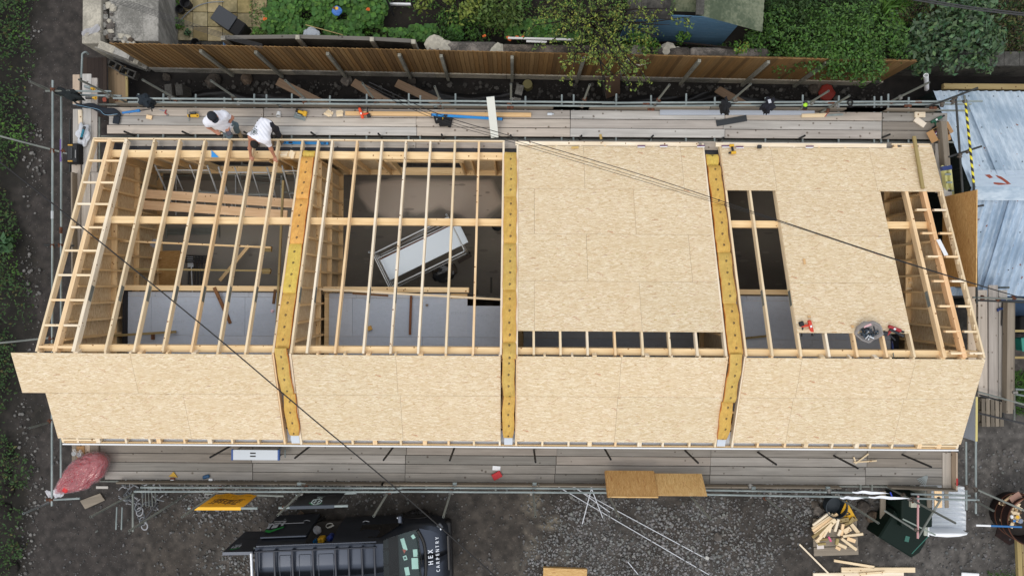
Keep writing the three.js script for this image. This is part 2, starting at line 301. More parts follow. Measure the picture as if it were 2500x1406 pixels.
// ---- ridge beam, purlins, wall plates
beam('ridge_beam', house, V(-10.42, RY - 0.155, 1.40), V(10.36, RY - 0.155, 1.40), 0.15, 0.28, pineIn[0]);
for (const [a, b] of [[-10.1, -5.28], [-4.83, -0.26], [0.14, 4.7], [5.2, 10.02]]) {
  beam('purlin', house, V(a, roofY(-1.57) - 0.152, -1.57), V(b, roofY(-1.57) - 0.152, -1.57), 0.165, 0.22, pineIn);
  beam('wall_plate', house, V(a, roofY(-3.285) - 0.155, -3.285), V(b, roofY(-3.285) - 0.155, -3.285), 0.18, 0.1, pineIn);
}
beam('eaves_batten', house, V(-10.48, roofY(-3.66) + 0.0, -3.66), V(-0.21, roofY(-3.66), -3.66), 0.03, 0.12, pine[1]);
beam('eaves_batten', house, V(0.06, roofY(-3.6) + 0.012, -3.6), V(4.62, roofY(-3.6) + 0.012, -3.6), 0.1, 0.05, pine[0]);
beam('eaves_batten', house, V(5.05, roofY(-3.6) + 0.012, -3.6), V(9.3, roofY(-3.6) + 0.012, -3.6), 0.1, 0.05, pine[0]);
for (const dz of [-3.65, -3.55]) beam('eaves_batten', house, V(9.45, roofY(dz), dz), V(10.4, roofY(dz), dz), 0.03, 0.05, pine[1]);
// ---- lower slope rafters, seen at the eaves and at the ridge
const raftLow = [[-10.42, 1], [-10.07, 1], [-9.6, 2], [-8.95, 1], [-8.4, 1], [-8.19, 2], [-7.59, 1], [-7.0, 2], [-6.48, 1], [-5.87, 1], [-5.26, 1], [-4.88, 1], [-4.28, 1], [-3.68, 1], [-3.16, 2], [-2.56, 1], [-2.0, 2], [-1.45, 1], [-0.86, 1], [-0.26, 1], [0.12, 1], [0.73, 1], [1.34, 1], [1.83, 2], [2.43, 1], [2.99, 2], [3.53, 1], [4.15, 1], [4.75, 1], [5.15, 1], [5.74, 1], [6.37, 1], [6.86, 2], [7.47, 1], [8.04, 2], [8.35, 1], [8.86, 1], [9.5, 2], [9.95, 2], [10.38, 1]];
for (const [X, k] of raftLow) beam('rafter', house, V(X, roofY(1.475), 1.475), V(X, roofY(3.67), 3.67), k === 2 ? 0.095 : 0.046, 0.15, pine);
for (const [a, b] of [[-10.42, -9.6], [9.5, 10.38]]) beam('noggin', house, V(a, roofY(3.6), 3.6), V(b, roofY(3.6), 3.6), 0.045, 0.09, pine[1]);
beam('soffit_board', house, V(-10.3, roofY(3.6) - 0.16, 3.52), V(10.3, roofY(3.6) - 0.16, 3.52), 0.36, 0.02, mat([205, 210, 218], 0.7));
beam('eaves_batten', house, V(-10.42, roofY(3.66) - 0.05, 3.668), V(10.38, roofY(3.66) - 0.05, 3.668), 0.03, 0.1, pineIn[1]);
beam('fascia', house, V(-10.44, roofY(3.68) + 0.0, 3.705), V(10.42, roofY(3.68) + 0.0, 3.705), 0.03, 0.18, white);
// ---- roof sheets
function sheet(x0, x1, z0, z1, m = osb[Math.floor(rnd() * 4)]) {
  const g = 0.0025, mesh_ = beam('roof_sheet', house, V(x0 + g, roofY((z0 + z1) / 2) + 0.019, (z0 + z1) / 2), V(x1 - g, roofY((z0 + z1) / 2) + 0.019, (z0 + z1) / 2), (z1 - z0) / Math.cos(ANG) - 2 * g, 0.018, m, V(0, Math.cos(ANG), (z0 + z1) / 2 > RZ ? Math.sin(ANG) : -Math.sin(ANG)));
  return mesh_;
}
const rowZ = [-3.535, -2.4, -1.28, -0.165, 0.952];
const cols3 = [[0.14, 1.75, 4.16, 4.71], [0.14, 0.52, 2.92, 4.71], [0.14, 1.74, 4.14, 4.71], [0.14, 0.51, 2.91, 4.71]];
cols3.forEach((c, r) => { for (let i = 0; i < c.length - 1; i++) sheet(c[i], c[i + 1], rowZ[r], rowZ[r + 1]); });
[[5.16, 6.4], [6.4, 8.84], [8.84, 10.43]].forEach(([a, b]) => sheet(a, b, rowZ[0], rowZ[1]));
for (let r = 1; r < 4; r++) sheet(6.36, 8.89, rowZ[r], rowZ[r + 1]);
const LZ = [1.5, 2.437, 3.555];
[[-11.02, -8.4], [-8.4, -5.27], [-4.84, -2.55], [-2.55, -0.24], [0.12, 2.42], [2.42, 4.74], [5.16, 6.4], [6.4, 8.9], [8.9, 10.43]].forEach(([a, b]) => sheet(a, b, LZ[0], LZ[1]));
[[-10.5, -7.4], [-7.4, -5.27], [-4.84, -2.5], [-2.5, -0.24], [0.12, 2.4], [2.4, 4.74], [5.16, 6.36], [6.36, 8.85], [8.85, 10.43]].forEach(([a, b]) => sheet(a, b, LZ[1], LZ[2]));
// ---- walls
function studWall(name, X, face, depth, z0, z1, step) { // studs along z on the side of X that 'face' points to
  const w = sub(name, house);
  for (let z = z0; z < z1; z += 1.22) { // sheathing in panels, each cut to the slope
    const b = Math.min(z + 1.216, z1), s = new THREE.Shape();
    const y0 = 0.02, ya = roofY(z) - 0.16, yb = roofY(b) - 0.16;
    s.moveTo(-z, y0); s.lineTo(-b, y0); s.lineTo(-b, yb); if (z < RZ && b > RZ) s.lineTo(-RZ, RY - 0.16); s.lineTo(-z, ya); s.closePath();
    const g = new THREE.ExtrudeGeometry(s, { depth: 0.012, bevelEnabled: false }); g.rotateY(Math.PI / 2); g.translate(X - (face > 0 ? 0.012 : 0), 0, 0);
    mesh(g, osbWall[Math.floor(rnd() * 3)], 'wall_panel', w);
  }
  for (let z = z0 + 0.03; z < z1; z += step) { const top = roofY(z) - 0.17, b = beam('stud', w, V(X + face * depth / 2, 0.06, z), V(X + face * depth / 2, top, z), 0.045, depth, pineIn, V(face, 0, 0), true); }
  beam('sole_plate', w, V(X + face * depth / 2, 0.065, z0), V(X + face * depth / 2, 0.065, z1), depth + 0.004, 0.045, pineIn[1]);
  const ny = [1.25, 2.28]; for (const y of ny) for (let z = z0 + 0.05; z < z1 - step; z += step) beam('noggin', w, V(X + face * depth * 0.5, y, z + 0.005), V(X + face * depth * 0.5, y, z + step - 0.05), depth * 0.96, 0.045, pineIn);
  return w;
}
studWall('gable_wall', -10.13, 1, 0.14, -3.2, 3.3, 0.4);
studWall('gable_wall', 10.09, -1, 0.14, -3.2, 3.3, 0.4);
studWall('party_wall', -4.95, 1, 0.12, -3.2, 3.3, 0.4);
studWall('party_wall', -5.13, -1, 0.12, -3.2, 3.3, 0.6);
studWall('party_wall', 0.02, 1, 0.12, -3.2, 3.3, 0.6);
studWall('party_wall', -0.12, -1, 0.12, -3.2, 3.3, 0.6);
studWall('party_wall', 5.02, 1, 0.12, -3.2, 3.3, 0.6);
studWall('party_wall', 4.86, -1, 0.12, -3.2, 3.3, 0.6);
// rear wall with window openings; front wall
function longWall(name, z, face, openings, top) {
  const w = sub(name, house), X0 = -10.1, X1 = 10.06;
  const inOpen = (x) => openings.find(([a, b]) => x > a && x < b);
  for (let x = X0 + 0.03; x < X1; x += 0.6) if (!inOpen(x)) beam('stud', w, V(x, 0.06, z + face * 0.07), V(x, top, z + face * 0.07), 0.14, 0.045, pineIn, V(1, 0, 0), true);
  const edges = [X0, ...openings.flat(), X1];
  for (let i = 0; i < edges.length; i += 2) for (let x = edges[i]; x < edges[i + 1] - 0.05; x += 1.22) { const b = Math.min(x + 1.216, edges[i + 1]), p = mesh(boxGeo(b - x, top, 0.012), osbWall[Math.floor(rnd() * 3)], 'wall_panel', w); p.position.set((x + b) / 2, top / 2 + 0.02, z - face * 0.006); }
  for (const [a, b] of openings) {
    beam('lintel', w, V(a - 0.1, top, z + face * 0.075), V(b + 0.1, top, z + face * 0.075), 0.17, 0.2, pineIn);
    beam('sill', w, V(a, 0.35, z + face * 0.06), V(b, 0.35, z + face * 0.06), 0.16, 0.045, pineIn);
    for (const x of [a, b]) beam('window_jamb', w, V(x, 0.1, z + face * 0.071), V(x, top - 0.2, z + face * 0.071), 0.15, 0.05, pineIn, V(1, 0, 0), true);
  }
  beam('sole_plate', w, V(X0, 0.066, z + face * 0.07), V(X1, 0.066, z + face * 0.07), 0.142, 0.045, pineIn[1]);
  beam('head_plate', w, V(X0, top + 0.1, z + face * 0.07), V(X1, top + 0.1, z + face * 0.07), 0.138, 0.09, pineIn[0]);
}
longWall('rear_wall', -3.34, 1, [[-8.2, -6.25], [-3.15, -1.35], [2, 3.6], [7, 8.6]], 2.28);
longWall('front_wall', 3.3, -1, [], 3.4);
// membrane lapped over the head of the rear wall
{ const g = new THREE.PlaneGeometry(20.2, 0.2, 160, 3); g.rotateX(-Math.PI / 2); const p = g.attributes.position; for (let i = 0; i < p.count; i++) p.setY(i, 0.02 * Math.sin(p.getX(i) * 5) + 0.03 * fbm(p.getX(i) / 20 + 0.5, 0.5, 80, 2, 2, 3) - 0.2 * Math.max(0, -p.getZ(i))); g.computeVertexNormals(); g.translate(0, 2.25, -3.47); mesh(g, phys([40, 42, 50], 0.55, { side: THREE.DoubleSide }), 'wall_membrane', house); }
// ---- floors
{
  const wet = canvasTex(1024, 512, (x, w, h) => {
    x.fillStyle = 'rgb(96,91,84)'; x.fillRect(0, 0, w, h);
    for (let i = 0; i < 900; i++) { const q = rr(-10, 10); x.fillStyle = `rgba(${96 + q},${91 + q},${84 + q},0.25)`; x.beginPath(); x.ellipse(rnd() * w, rnd() * h, rr(4, 40), rr(3, 26), rr(0, 3), 0, 7); x.fill(); }
    // dry patch, pale, with a ragged outline
    const P = (fx, fz) => [(fx + 10.2) / 20.4 * w, (fz + 3.3) / 3.5 * h];
    const pts = [[-4.4, -2.95], [-3.2, -3.05], [-2, -3.05], [-0.7, -3.0], [-0.35, -2.4], [-0.8, -2.0], [-1.2, -1.85], [-1.5, -2.1], [-1.8, -2.2], [-2.1, -2.35], [-2.4, -2.15], [-2.8, -2.1], [-3.1, -2.25], [-3.4, -1.85], [-3.7, -2.05], [-4.0, -2.2], [-4.3, -2.6]].map(([a, b]) => P(a, b));
    for (let k = 0; k < 26; k++) { x.fillStyle = 'rgba(178,166,148,0.08)'; x.beginPath(); pts.forEach(([a, b], i) => { const q = [a + rr(-9, 9), b + rr(-16, 16)]; i ? x.lineTo(...q) : x.moveTo(...q); }); x.fill(); }
    const b1 = P(-10, -3), b2 = P(-5, 0.2); x.fillStyle = 'rgba(160,155,146,0.42)'; x.fillRect(b1[0], b1[1], b2[0] - b1[0], b2[1] - b1[1]);
    for (let i = 0; i < 260; i++) { const l = rnd() < 0.5; x.fillStyle = l ? 'rgba(150,142,130,0.25)' : 'rgba(40,38,36,0.25)'; x.beginPath(); x.ellipse(rnd() * w, rnd() * h, rr(1, 9), rr(1, 6), 0, 0, 7); x.fill(); }
    x.fillStyle = 'rgba(34,32,30,0.8)'; for (const [a, b, c, d] of [[-1.65, -2.0, 0.05, 0.9], [-3.2, -1.1, 0.05, 0.6], [-1.0, 0.05, 0.03, 0.3], [0.1, -0.4, 0.05, 0.5], [-0.62, -0.3, 0.05, 0.45]]) { const q = P(a, b); x.fillRect(q[0], q[1], c / 20.4 * w, d / 3.5 * h); }
  });
  const g = new THREE.BoxGeometry(20.4, 0.1, 6.9); const uv = g.attributes.uv, p = g.attributes.position;
  for (let i = 0; i < uv.count; i++) uv.setXY(i, (p.getX(i) + 10.2) / 20.4, 1 - (p.getZ(i) + 3.45 - 0.15 + 0.0) / 3.5);
  g.translate(0, -0.03, 0);
  tag(mesh(g, mat([255, 255, 255], 0.75, { map: wet }), 'concrete_floor'), 'damp concrete floor slab inside the timber building', null, null, 'structure');
  const rf = thing('raised_floor', 'raised timber floor laid with grey insulation boards inside the building', null); rf.userData.kind = 'structure';
  for (const [a, b] of [[-9.95, -5.3], [-4.8, -0.28], [0.18, 4.7], [5.18, 9.9]]) {
    const deckm = mesh(boxGeo(b - a, 0.16, 3.0), pineIn[1], 'floor_deck', rf); deckm.position.set((a + b) / 2, MEZZ - 0.13, 1.66 + (a === -4.8 ? 0 : 0));
    if (a === -4.8) { deckm.scale.x = 0.81; deckm.position.x -= 0.44; const d2 = mesh(boxGeo(0.86, 0.16, 2.62), pineIn[1], 'floor_deck', rf); d2.position.set(-0.71, MEZZ - 0.13, 1.85); }
    for (const [z0, z1, off] of [[0.16, 0.28, 0.7], [0.28, 1.27, 0.6], [1.27, 2.3, 2.4], [2.3, 3.15, 1.2]]) {
      let x = a + 0.12; let first = true;
      while (x < b - 0.04) { let e = Math.min(b, x + (first ? off : 2.4)); first = false; const z0q = a === -4.8 && e > -1.1 ? Math.max(z0, 0.46) : z0; if (z0q < z1) { if (a === -4.8 && x < -1.1 && e > -1.1 && z0 < 0.46) { const q = mesh(boxGeo(-1.14 - x, 0.05, z1 - z0 - 0.006), greyBoard[1], 'insulation_board', rf); q.position.set((x - 1.14) / 2, MEZZ - 0.024, (z0 + z1) / 2); if (z1 > 0.5) { const r2 = mesh(boxGeo(e + 1.14, 0.05, z1 - 0.466), greyBoard[2], 'insulation_board', rf); r2.position.set((e - 1.14) / 2, MEZZ - 0.024, (z1 + 0.46) / 2); } } else { const q = mesh(boxGeo(e - x - 0.006, 0.05, z1 - z0q - 0.006), greyBoard[Math.floor(rnd() * 3)], 'insulation_board', rf); q.position.set((x + e) / 2, MEZZ - 0.025, (z0q + z1) / 2); } } x = e; }
    }
    const e1 = a === -4.8 ? -1.1 : b;
    beam('floor_edge_timber', rf, V(a, MEZZ + 0.12, 0.06), V(e1, MEZZ + 0.12, 0.06), 0.13, 0.3, pineIn[0]);
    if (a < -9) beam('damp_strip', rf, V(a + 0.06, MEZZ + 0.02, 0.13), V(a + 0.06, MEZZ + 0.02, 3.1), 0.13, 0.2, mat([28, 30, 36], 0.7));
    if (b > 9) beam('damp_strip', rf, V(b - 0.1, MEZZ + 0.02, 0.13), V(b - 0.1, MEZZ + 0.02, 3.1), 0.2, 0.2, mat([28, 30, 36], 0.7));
  }
  // the dark basement wall under the edge of the raised floor
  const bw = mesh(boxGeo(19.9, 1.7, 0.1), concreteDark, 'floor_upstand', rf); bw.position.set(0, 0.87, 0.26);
}
// ---- yellow insulation quilts laid along the party walls
{
  const cols = { o: [214, 160, 80], y: [206, 178, 80], m: [194, 162, 82], d: [198, 160, 76] };
  const quiltTex = (c, edge) => canvasTex(128, 512, (x, w, h) => {
    x.fillStyle = `rgb(${c})`; x.fillRect(0, 0, w, h);
    for (let i = 0; i < 420; i++) { const k = rr(-22, 18); x.fillStyle = `rgba(${c[0] + k},${c[1] + k},${c[2] + k * 0.6},0.28)`; x.beginPath(); x.ellipse(rnd() * w, rnd() * h, rr(3, 22), rr(4, 30), rr(-0.5, 0.5), 0, 7); x.fill(); }
    for (let i = 0; i < 60; i++) { const px = rnd() * w, py = rnd() * h, L = rr(10, 60); x.strokeStyle = rnd() < 0.5 ? 'rgba(214,92,24,0.35)' : 'rgba(244,222,120,0.3)'; x.lineWidth = rr(0.6, 1.6); x.beginPath(); x.moveTo(px, py); x.lineTo(px + rr(-14, 14), py + L); x.stroke(); }
    x.fillStyle = 'rgba(206,92,34,0.55)'; for (let i = 0; i < h; i += 3) { x.fillRect(0, i, rr(0, 3), 3); x.fillRect(w - rr(0, edge), i, edge, 3); x.globalAlpha = 1; }
    x.fillStyle = 'rgba(36,26,14,0.85)';
    for (let k = 0; k < 4; k++) { const py = 60 + k * 122; x.save(); x.translate(w * 0.52, py); x.rotate(-0.2); x.scale(1.25, 1.5); x.fillRect(-7, -9, 4, 15); x.fillRect(-1, -12, 4, 12); x.fillRect(3, -6, 5, 11); x.fillRect(-4, 2, 9, 4); x.globalAlpha = 0.45; x.fillRect(-1, 18, 2, 22); x.globalAlpha = 1; x.restore(); }
  });
  const T = {}; for (const k in cols) T[k] = mat([255, 255, 255], 0.6, { map: quiltTex(cols[k], 5) });
  const strips = [
    ['left', -5.06, ['y', 'o', 'o', 'y', 'd', 'm', 'd'], [-3.38, -3.2, -2.12, -1.0, 0.15, 1.36, 2.42, 3.44]],
    ['middle', -0.055, ['m', 'd', 'm', 'd', 'm', 'm', 'd'], [-3.36, -2.2, -1.05, 0.05, 1.2, 1.55, 2.45, 3.46]],
    ['right', 4.94, ['y', 'd', 'd', 'm', 'd', 'm', 'd'], [-3.36, -3.05, -2.05, -0.86, 0.32, 1.42, 2.55, 3.46]]];
  const ord = ['first', 'second', 'third', 'fourth', 'fifth', 'sixth', 'seventh'], cn = { o: 'orange', y: 'yellow', m: 'mustard', d: 'amber' };
  for (const [side, X, cs, zs] of strips) cs.forEach((c, i) => {
    const z0 = zs[i], z1 = zs[i + 1], zm = (z0 + z1) / 2, low = zm > RZ, L = (z1 - z0) / Math.cos(ANG), W = low ? 0.27 : 0.31, Th = low ? 0.1 : 0.12;
    const g = new THREE.BoxGeometry(W, Th, L, 8, 2, Math.max(4, Math.round(L * 18))), p = g.attributes.position, uv = g.attributes.uv;
    const s = side.length * 7 + i * 3.7;
    for (let k = 0; k < p.count; k++) {
      const x = p.getX(k), y = p.getY(k), z = p.getZ(k), tx = 2 * x / W, tz = 2 * z / L;
      const puff = Math.pow(Math.max(0, 1 - Math.pow(Math.abs(tz), 8)), 0.5) * (1 - 0.55 * Math.pow(Math.abs(tx), 3));
      const n = fbm((x + 5) * 0.1, (z + 9 + s) * 0.1, 60, 60, 3, 17), endp = Math.pow(Math.abs(tz), 12);
      uv.setXY(k, tx * 0.5 + 0.5, z / 1.2 + 0.5);
      p.setY(k, y > -Th * 0.4 ? -Th / 2 + (Th * (0.45 + 0.55 * puff) + (n - 0.5) * 0.05) * (y > Th * 0.4 ? 1 : 0.55) : y);
      p.setX(k, x * (1 - 0.06 * endp - (low ? 0.2 * sm(0.55, 1, (i === 6 ? tz : -9)) : 0)) + (low ? (0.012 * Math.sin((z + s) * 3.1) + 0.008 * Math.sin((z + s) * 9)) : 0.006 * Math.sin((z + s) * 6)) + (n - 0.5) * 0.02);
    }
    g.computeVertexNormals();
    const m = single(g, T[c], 'insulation_quilt', `${cn[c]} quilted insulation roll, ${ord[i]} from the rear eaves in the ${side} party wall strip`, 'insulation', 'insulation rolls along the party walls');
    const off = low ? (side === 'left' ? 0.02 + 0.05 * (i - 5) : side === 'right' ? -0.02 - 0.05 * (i - 5) : 0) : 0;
    m.position.set(X + off, roofY(zm) + (low ? 0.055 : 0.005) + (i === 0 && z1 - z0 < 0.4 ? -0.08 : 0), zm); m.rotation.x = (low ? 1 : -1) * ANG;
  });
  for (const X of [-5.0, -0.06, 4.88]) beam('gutter_tray', house, V(X, roofY(3.3) + 0.012, 3.3), V(X, roofY(3.64) + 0.012, 3.64), 0.19, 0.01, mat([196, 204, 214], 0.6));
}
// ================================================================ scaffolds
const DY = 2.3, FY = 2.2, LY = 2.25, RYD = 2.4;
const couplerGeo = merge([moved(cyl(0.036, 0.036, 0.06, 10, true), 0, 0, 0), moved(new THREE.BoxGeometry(0.1, 0.045, 0.055), 0.03, 0, 0), moved(cyl(0.013, 0.013, 0.1, 6), 0.055, 0, 0, Math.PI / 2), moved(cyl(0.02, 0.02, 0.02, 6), 0.055, 0, 0.05, Math.PI / 2)]);
const coupler = (parent, p, i = 0) => { const m = mesh(couplerGeo, couplerMats[i % 3], 'coupler', parent); m.position.copy(p); m.rotation.set(rr(-0.4, 0.4), rr(0, 6.2), rr(-0.5, 0.5)); return m; };
const sleeve = (parent, p, alongX = true) => { const m = mesh(moved(cyl(0.034, 0.034, 0.16, 10), 0, 0, 0, 0, 0, Math.PI / 2), rust, 'sleeve_coupler', parent); m.position.copy(p); if (!alongX) m.rotation.y = Math.PI / 2; return m; };
const standard = (parent, px, py, ytop, m = galvDull) => { const t = at(px, py, ytop); tube('standard', parent, V(t.x, 0, t.z), t, m); return t; };
function deckRow(parent, z0, z1, joints, y, mats = deck) { for (let i = 0; i < joints.length - 1; i++) { const a = joints[i] + rr(0.003, 0.012), b = joints[i + 1] - rr(0.003, 0.012), q = rr(-0.003, 0.003); const m = beam('deck_board', parent, V(a, y + rr(0, 0.006), (z0 + z1) / 2 + q), V(b, y + rr(0, 0.006), (z0 + z1) / 2 + rr(-0.004, 0.004)), z1 - z0 - 0.012, 0.038, mats); } }
// ---- rear scaffold
{
  const s = thing('scaffold', 'rear scaffold with boarded deck along the fence side of the building', 'scaffold');
  const J = [-10.25, -6.3, -2.43, 1.44, 5.34, 9.3], J2 = [-10.2, -6.3, -2.45, 1.44, 5.3, 9.3];
  deckRow(s, -4.49, -4.27, J, DY); deckRow(s, -4.265, -4.04, J2, DY); deckRow(s, -4.035, -3.815, J, DY); deckRow(s, -3.735, -3.51, [-9.7, -6.4, -2.45, 1.4, 5.3, 9.28], DY - 0.02);
  for (const [z0, z1] of [[-4.49, -4.27], [-4.265, -4.04], [-4.035, -3.815], [-3.735, -3.51]]) beam('deck_board', s, V(9.32, DY, (z0 + z1) / 2), V(10.95, DY + 0.004, (z0 + z1) / 2), z1 - z0 - 0.012, 0.038, deckF);
  for (const [a, b] of [[-9.9, -5.9], [-5.8, -2.0], [-1.9, 1.9], [1.0, 4.9], [4.92, 9.3], [8.3, 10.6]]) beam('toe_board', s, V(a, DY + 0.225, -4.525), V(b, DY + 0.225, -4.525), 0.036, 0.225, deckDark);
  const r1 = [[at(275, 239.5, 3.12), at(1500, 250, 3.12)], [at(1470, 251, 3.06), at(2400, 247, 3.06)]], r2 = [[at(312, 249, 2.8), at(1480, 259, 2.8)], [at(1440, 259.5, 2.75), at(2372, 254, 2.75)]];
  for (const [a, b] of [...r1, ...r2]) tube('guard_rail', s, a, b, galv);
  for (const [a, b] of [[at(168, 222, 3.1), at(270, 223, 3.1)], [at(150, 231, 2.8), at(295, 234, 2.8)]]) tube('guard_rail', s, a, b, galv);
  tube('ledger', s, V(-10.8, DY - 0.12, -4.58), V(11.6, DY - 0.12, -4.58), galvDull); tube('ledger', s, V(-10.8, DY - 0.14, -3.78), V(11.2, DY - 0.14, -3.78), galvDull);
  for (const [px, py, y] of [[70, 198, 3.5], [191, 194, 4.2], [347, 195, 4.35], [514, 197, 4.35], [695.5, 196, 4.35], [885, 204, 4.25], [1061, 211, 4.15], [1247.5, 205, 4.3], [1440, 207, 4.25], [1635, 207, 4.25], [1834, 205, 4.3], [2024, 222, 4.0], [2075, 234, 3.8], [2270, 201, 4.25]]) {
    const t = standard(s, px, py, y); const q = px < 100 ? null : coupler(s, V(t.x + 0.02, 3.1, t.z + 0.04), Math.floor(px)); if (q) { coupler(s, V(t.x - 0.02, 2.79, t.z + 0.05), Math.floor(px) + 1); }
  }
  for (const [px, py] of [[302, 321], [444, 321], [595, 322], [759, 323], [923, 326], [1078, 328], [1247, 330], [1420, 331], [1595, 331], [1767, 336], [1966, 331], [2174, 328]]) standard(s, px, py, DY + 0.33, galvDark);
  for (const px of [337, 398, 477, 547, 620, 650, 712, 805, 895, 998, 1026, 1112, 1283, 1372, 1401, 1505, 1590, 1676, 1746, 1870, 1961, 2049, 2136, 2153, 2170, 2220]) { const a = at(px, rr(228, 238), DY - 0.06); tube('transom', s, a, V(a.x, a.y, -3.5), galv); }
  for (const [px, py] of [[1578, 252], [1246, 262], [1590, 267], [2243, 248], [2218, 258], [2280, 263], [2030, 250]]) sleeve(s, at(px, py, 3.05));
  // corner return at the right end
  tube('guard_rail', s, at(2335, 236, 3.3), at(2352, 470, 3.3), galvDark); 
  const st = mat([255, 255, 255], 0.6, { map: canvasTex(64, 64, (x) => { x.fillStyle = '#d8cc34'; x.fillRect(0, 0, 64, 64); x.fillStyle = '#1d1d22'; x.beginPath(); x.moveTo(0, 0); x.lineTo(32, 0); x.lineTo(64, 32); x.lineTo(64, 64); x.lineTo(0, 0); x.fill(); x.beginPath(); x.moveTo(0, 32); x.lineTo(32, 64); x.lineTo(0, 64); x.fill(); }, [5.4, 1]) });
  const k = tube('guard_rail', s, at(2359, 252, 3.35), at(2379, 446, 3.35), st, 0.027); tag(k, 'guard rail wrapped in black and yellow striped tape');
  tube('guard_rail', s, at(2356, 233, 3.35), at(2359, 252, 3.35), galvDull); tube('guard_rail', s, at(2379, 446, 3.35), at(2386, 640, 3.35), galvDark);
  tube('brace', s, at(2290, 252, 3.2), at(2390, 214, 3.7), galvDark); tube('brace', s, at(2318, 383, 3.25), at(2398, 357, 3.3), galvDark); tube('brace', s, at(2260, 262, 2.9), at(2300, 248, 3.1), galvDark);
  for (const [px, py] of [[2335, 238], [2326, 246], [2356, 247], [2346, 377], [2364, 371], [2301, 258]]) coupler(s, at(px, py, 3.33), 1);
}
// ---- left scaffold
{
  const s = thing('scaffold', 'left end scaffold with narrow boarded deck beside the dark track', 'scaffold');
  beam('deck_board', s, at(187, 266, LY), at(187, 353, LY), 0.22, 0.038, deck[1]); beam('deck_board', s, at(210, 180, LY), at(210, 425, LY), 0.22, 0.038, deck[0]); beam('deck_board', s, at(184, 182, LY + 0.01), at(184, 255, LY + 0.01), 0.17, 0.038, deckPale[1]); beam('deck_board', s, at(226, 190, LY - 0.01), at(226, 420, LY - 0.01), 0.2, 0.038, deck[5]);
  beam('deck_board', s, at(184, 354, LY), at(184, 700, LY), 0.22, 0.038, deck[4]); beam('deck_board', s, at(208, 426, LY), at(208, 790, LY), 0.22, 0.038, deck[2]); beam('deck_board', s, at(231, 421, LY), at(231, 790, LY), 0.21, 0.038, deck[5]);
  for (const [x, m] of [[184, deckDark[0]], [208, deckPale[0]], [229, deckDark[0]]]) beam('deck_board', s, at(x, 800, LY), at(x, 1178, LY), 0.21, 0.038, m);
  beam('toe_board', s, at(173, 420, LY + 0.2), at(174, 700, LY + 0.2), 0.036, 0.2, deckDark[0]);
  beam('deck_board', s, at(240, 285, LY - 0.05), at(240, 690, LY - 0.05), 0.05, 0.05, galvDull);
  tube('guard_rail', s, at(127, 196, 3.2), at(125, 1235, 3.2), galv); tube('guard_rail', s, at(148, 236, 2.8), at(147, 1166, 2.8), galv);
  tube('brace', s, at(-10, 330, 1.5), at(175, 378, 2.2), galvDull); tube('brace', s, at(-10, 838, 1.5), at(128, 824, 2.7), galvDull);
  tube('standard', s, at(70, 198, 3.6), at(150, 236, 2.2), galvDull); tube('standard', s, at(70, 1045, 3.6), at(122, 1030, 3.0), galvDull); tube('standard', s, at(55, 1254, 3.9), at(120, 1226, 2.6), galv); tube('transom', s, at(106, 598, 2.9), at(180, 600, 2.6), galvDark);
  tube('guard_rail', s, at(108, 1221, 3.2), at(194, 1217, 3.2), galv); tube('guard_rail', s, at(110, 222, 3.15), at(170, 222, 3.15), galvDull);
  for (const p of [at(126, 222, 3.2), at(126, 598, 3.2), at(148, 598, 2.8), at(126, 365, 3.2), at(148, 370, 2.8), at(126, 1220, 3.2), at(125, 826, 3.2), at(122, 1030, 3.2)]) coupler(s, p, 0);
  const tp = tag(tube('tape_wrap', s, at(147.5, 340, 2.8), at(147.5, 395, 2.8), mat([104, 84, 140], 0.6), 0.027), 'purple tape wound round the rail'); const tw = tag(tube('tape_wrap', s, at(126, 515, 3.2), at(126, 534, 3.2), mat([176, 180, 184], 0.6), 0.03), 'pale tape wound round the rail'); sleeve(s, at(147, 562, 2.8), false); sleeve(s, at(120, 1220, 3.2));
  tube('standard', s, at(170, 290, 1.2), at(169, 420, 1.2), galvDark); 
}
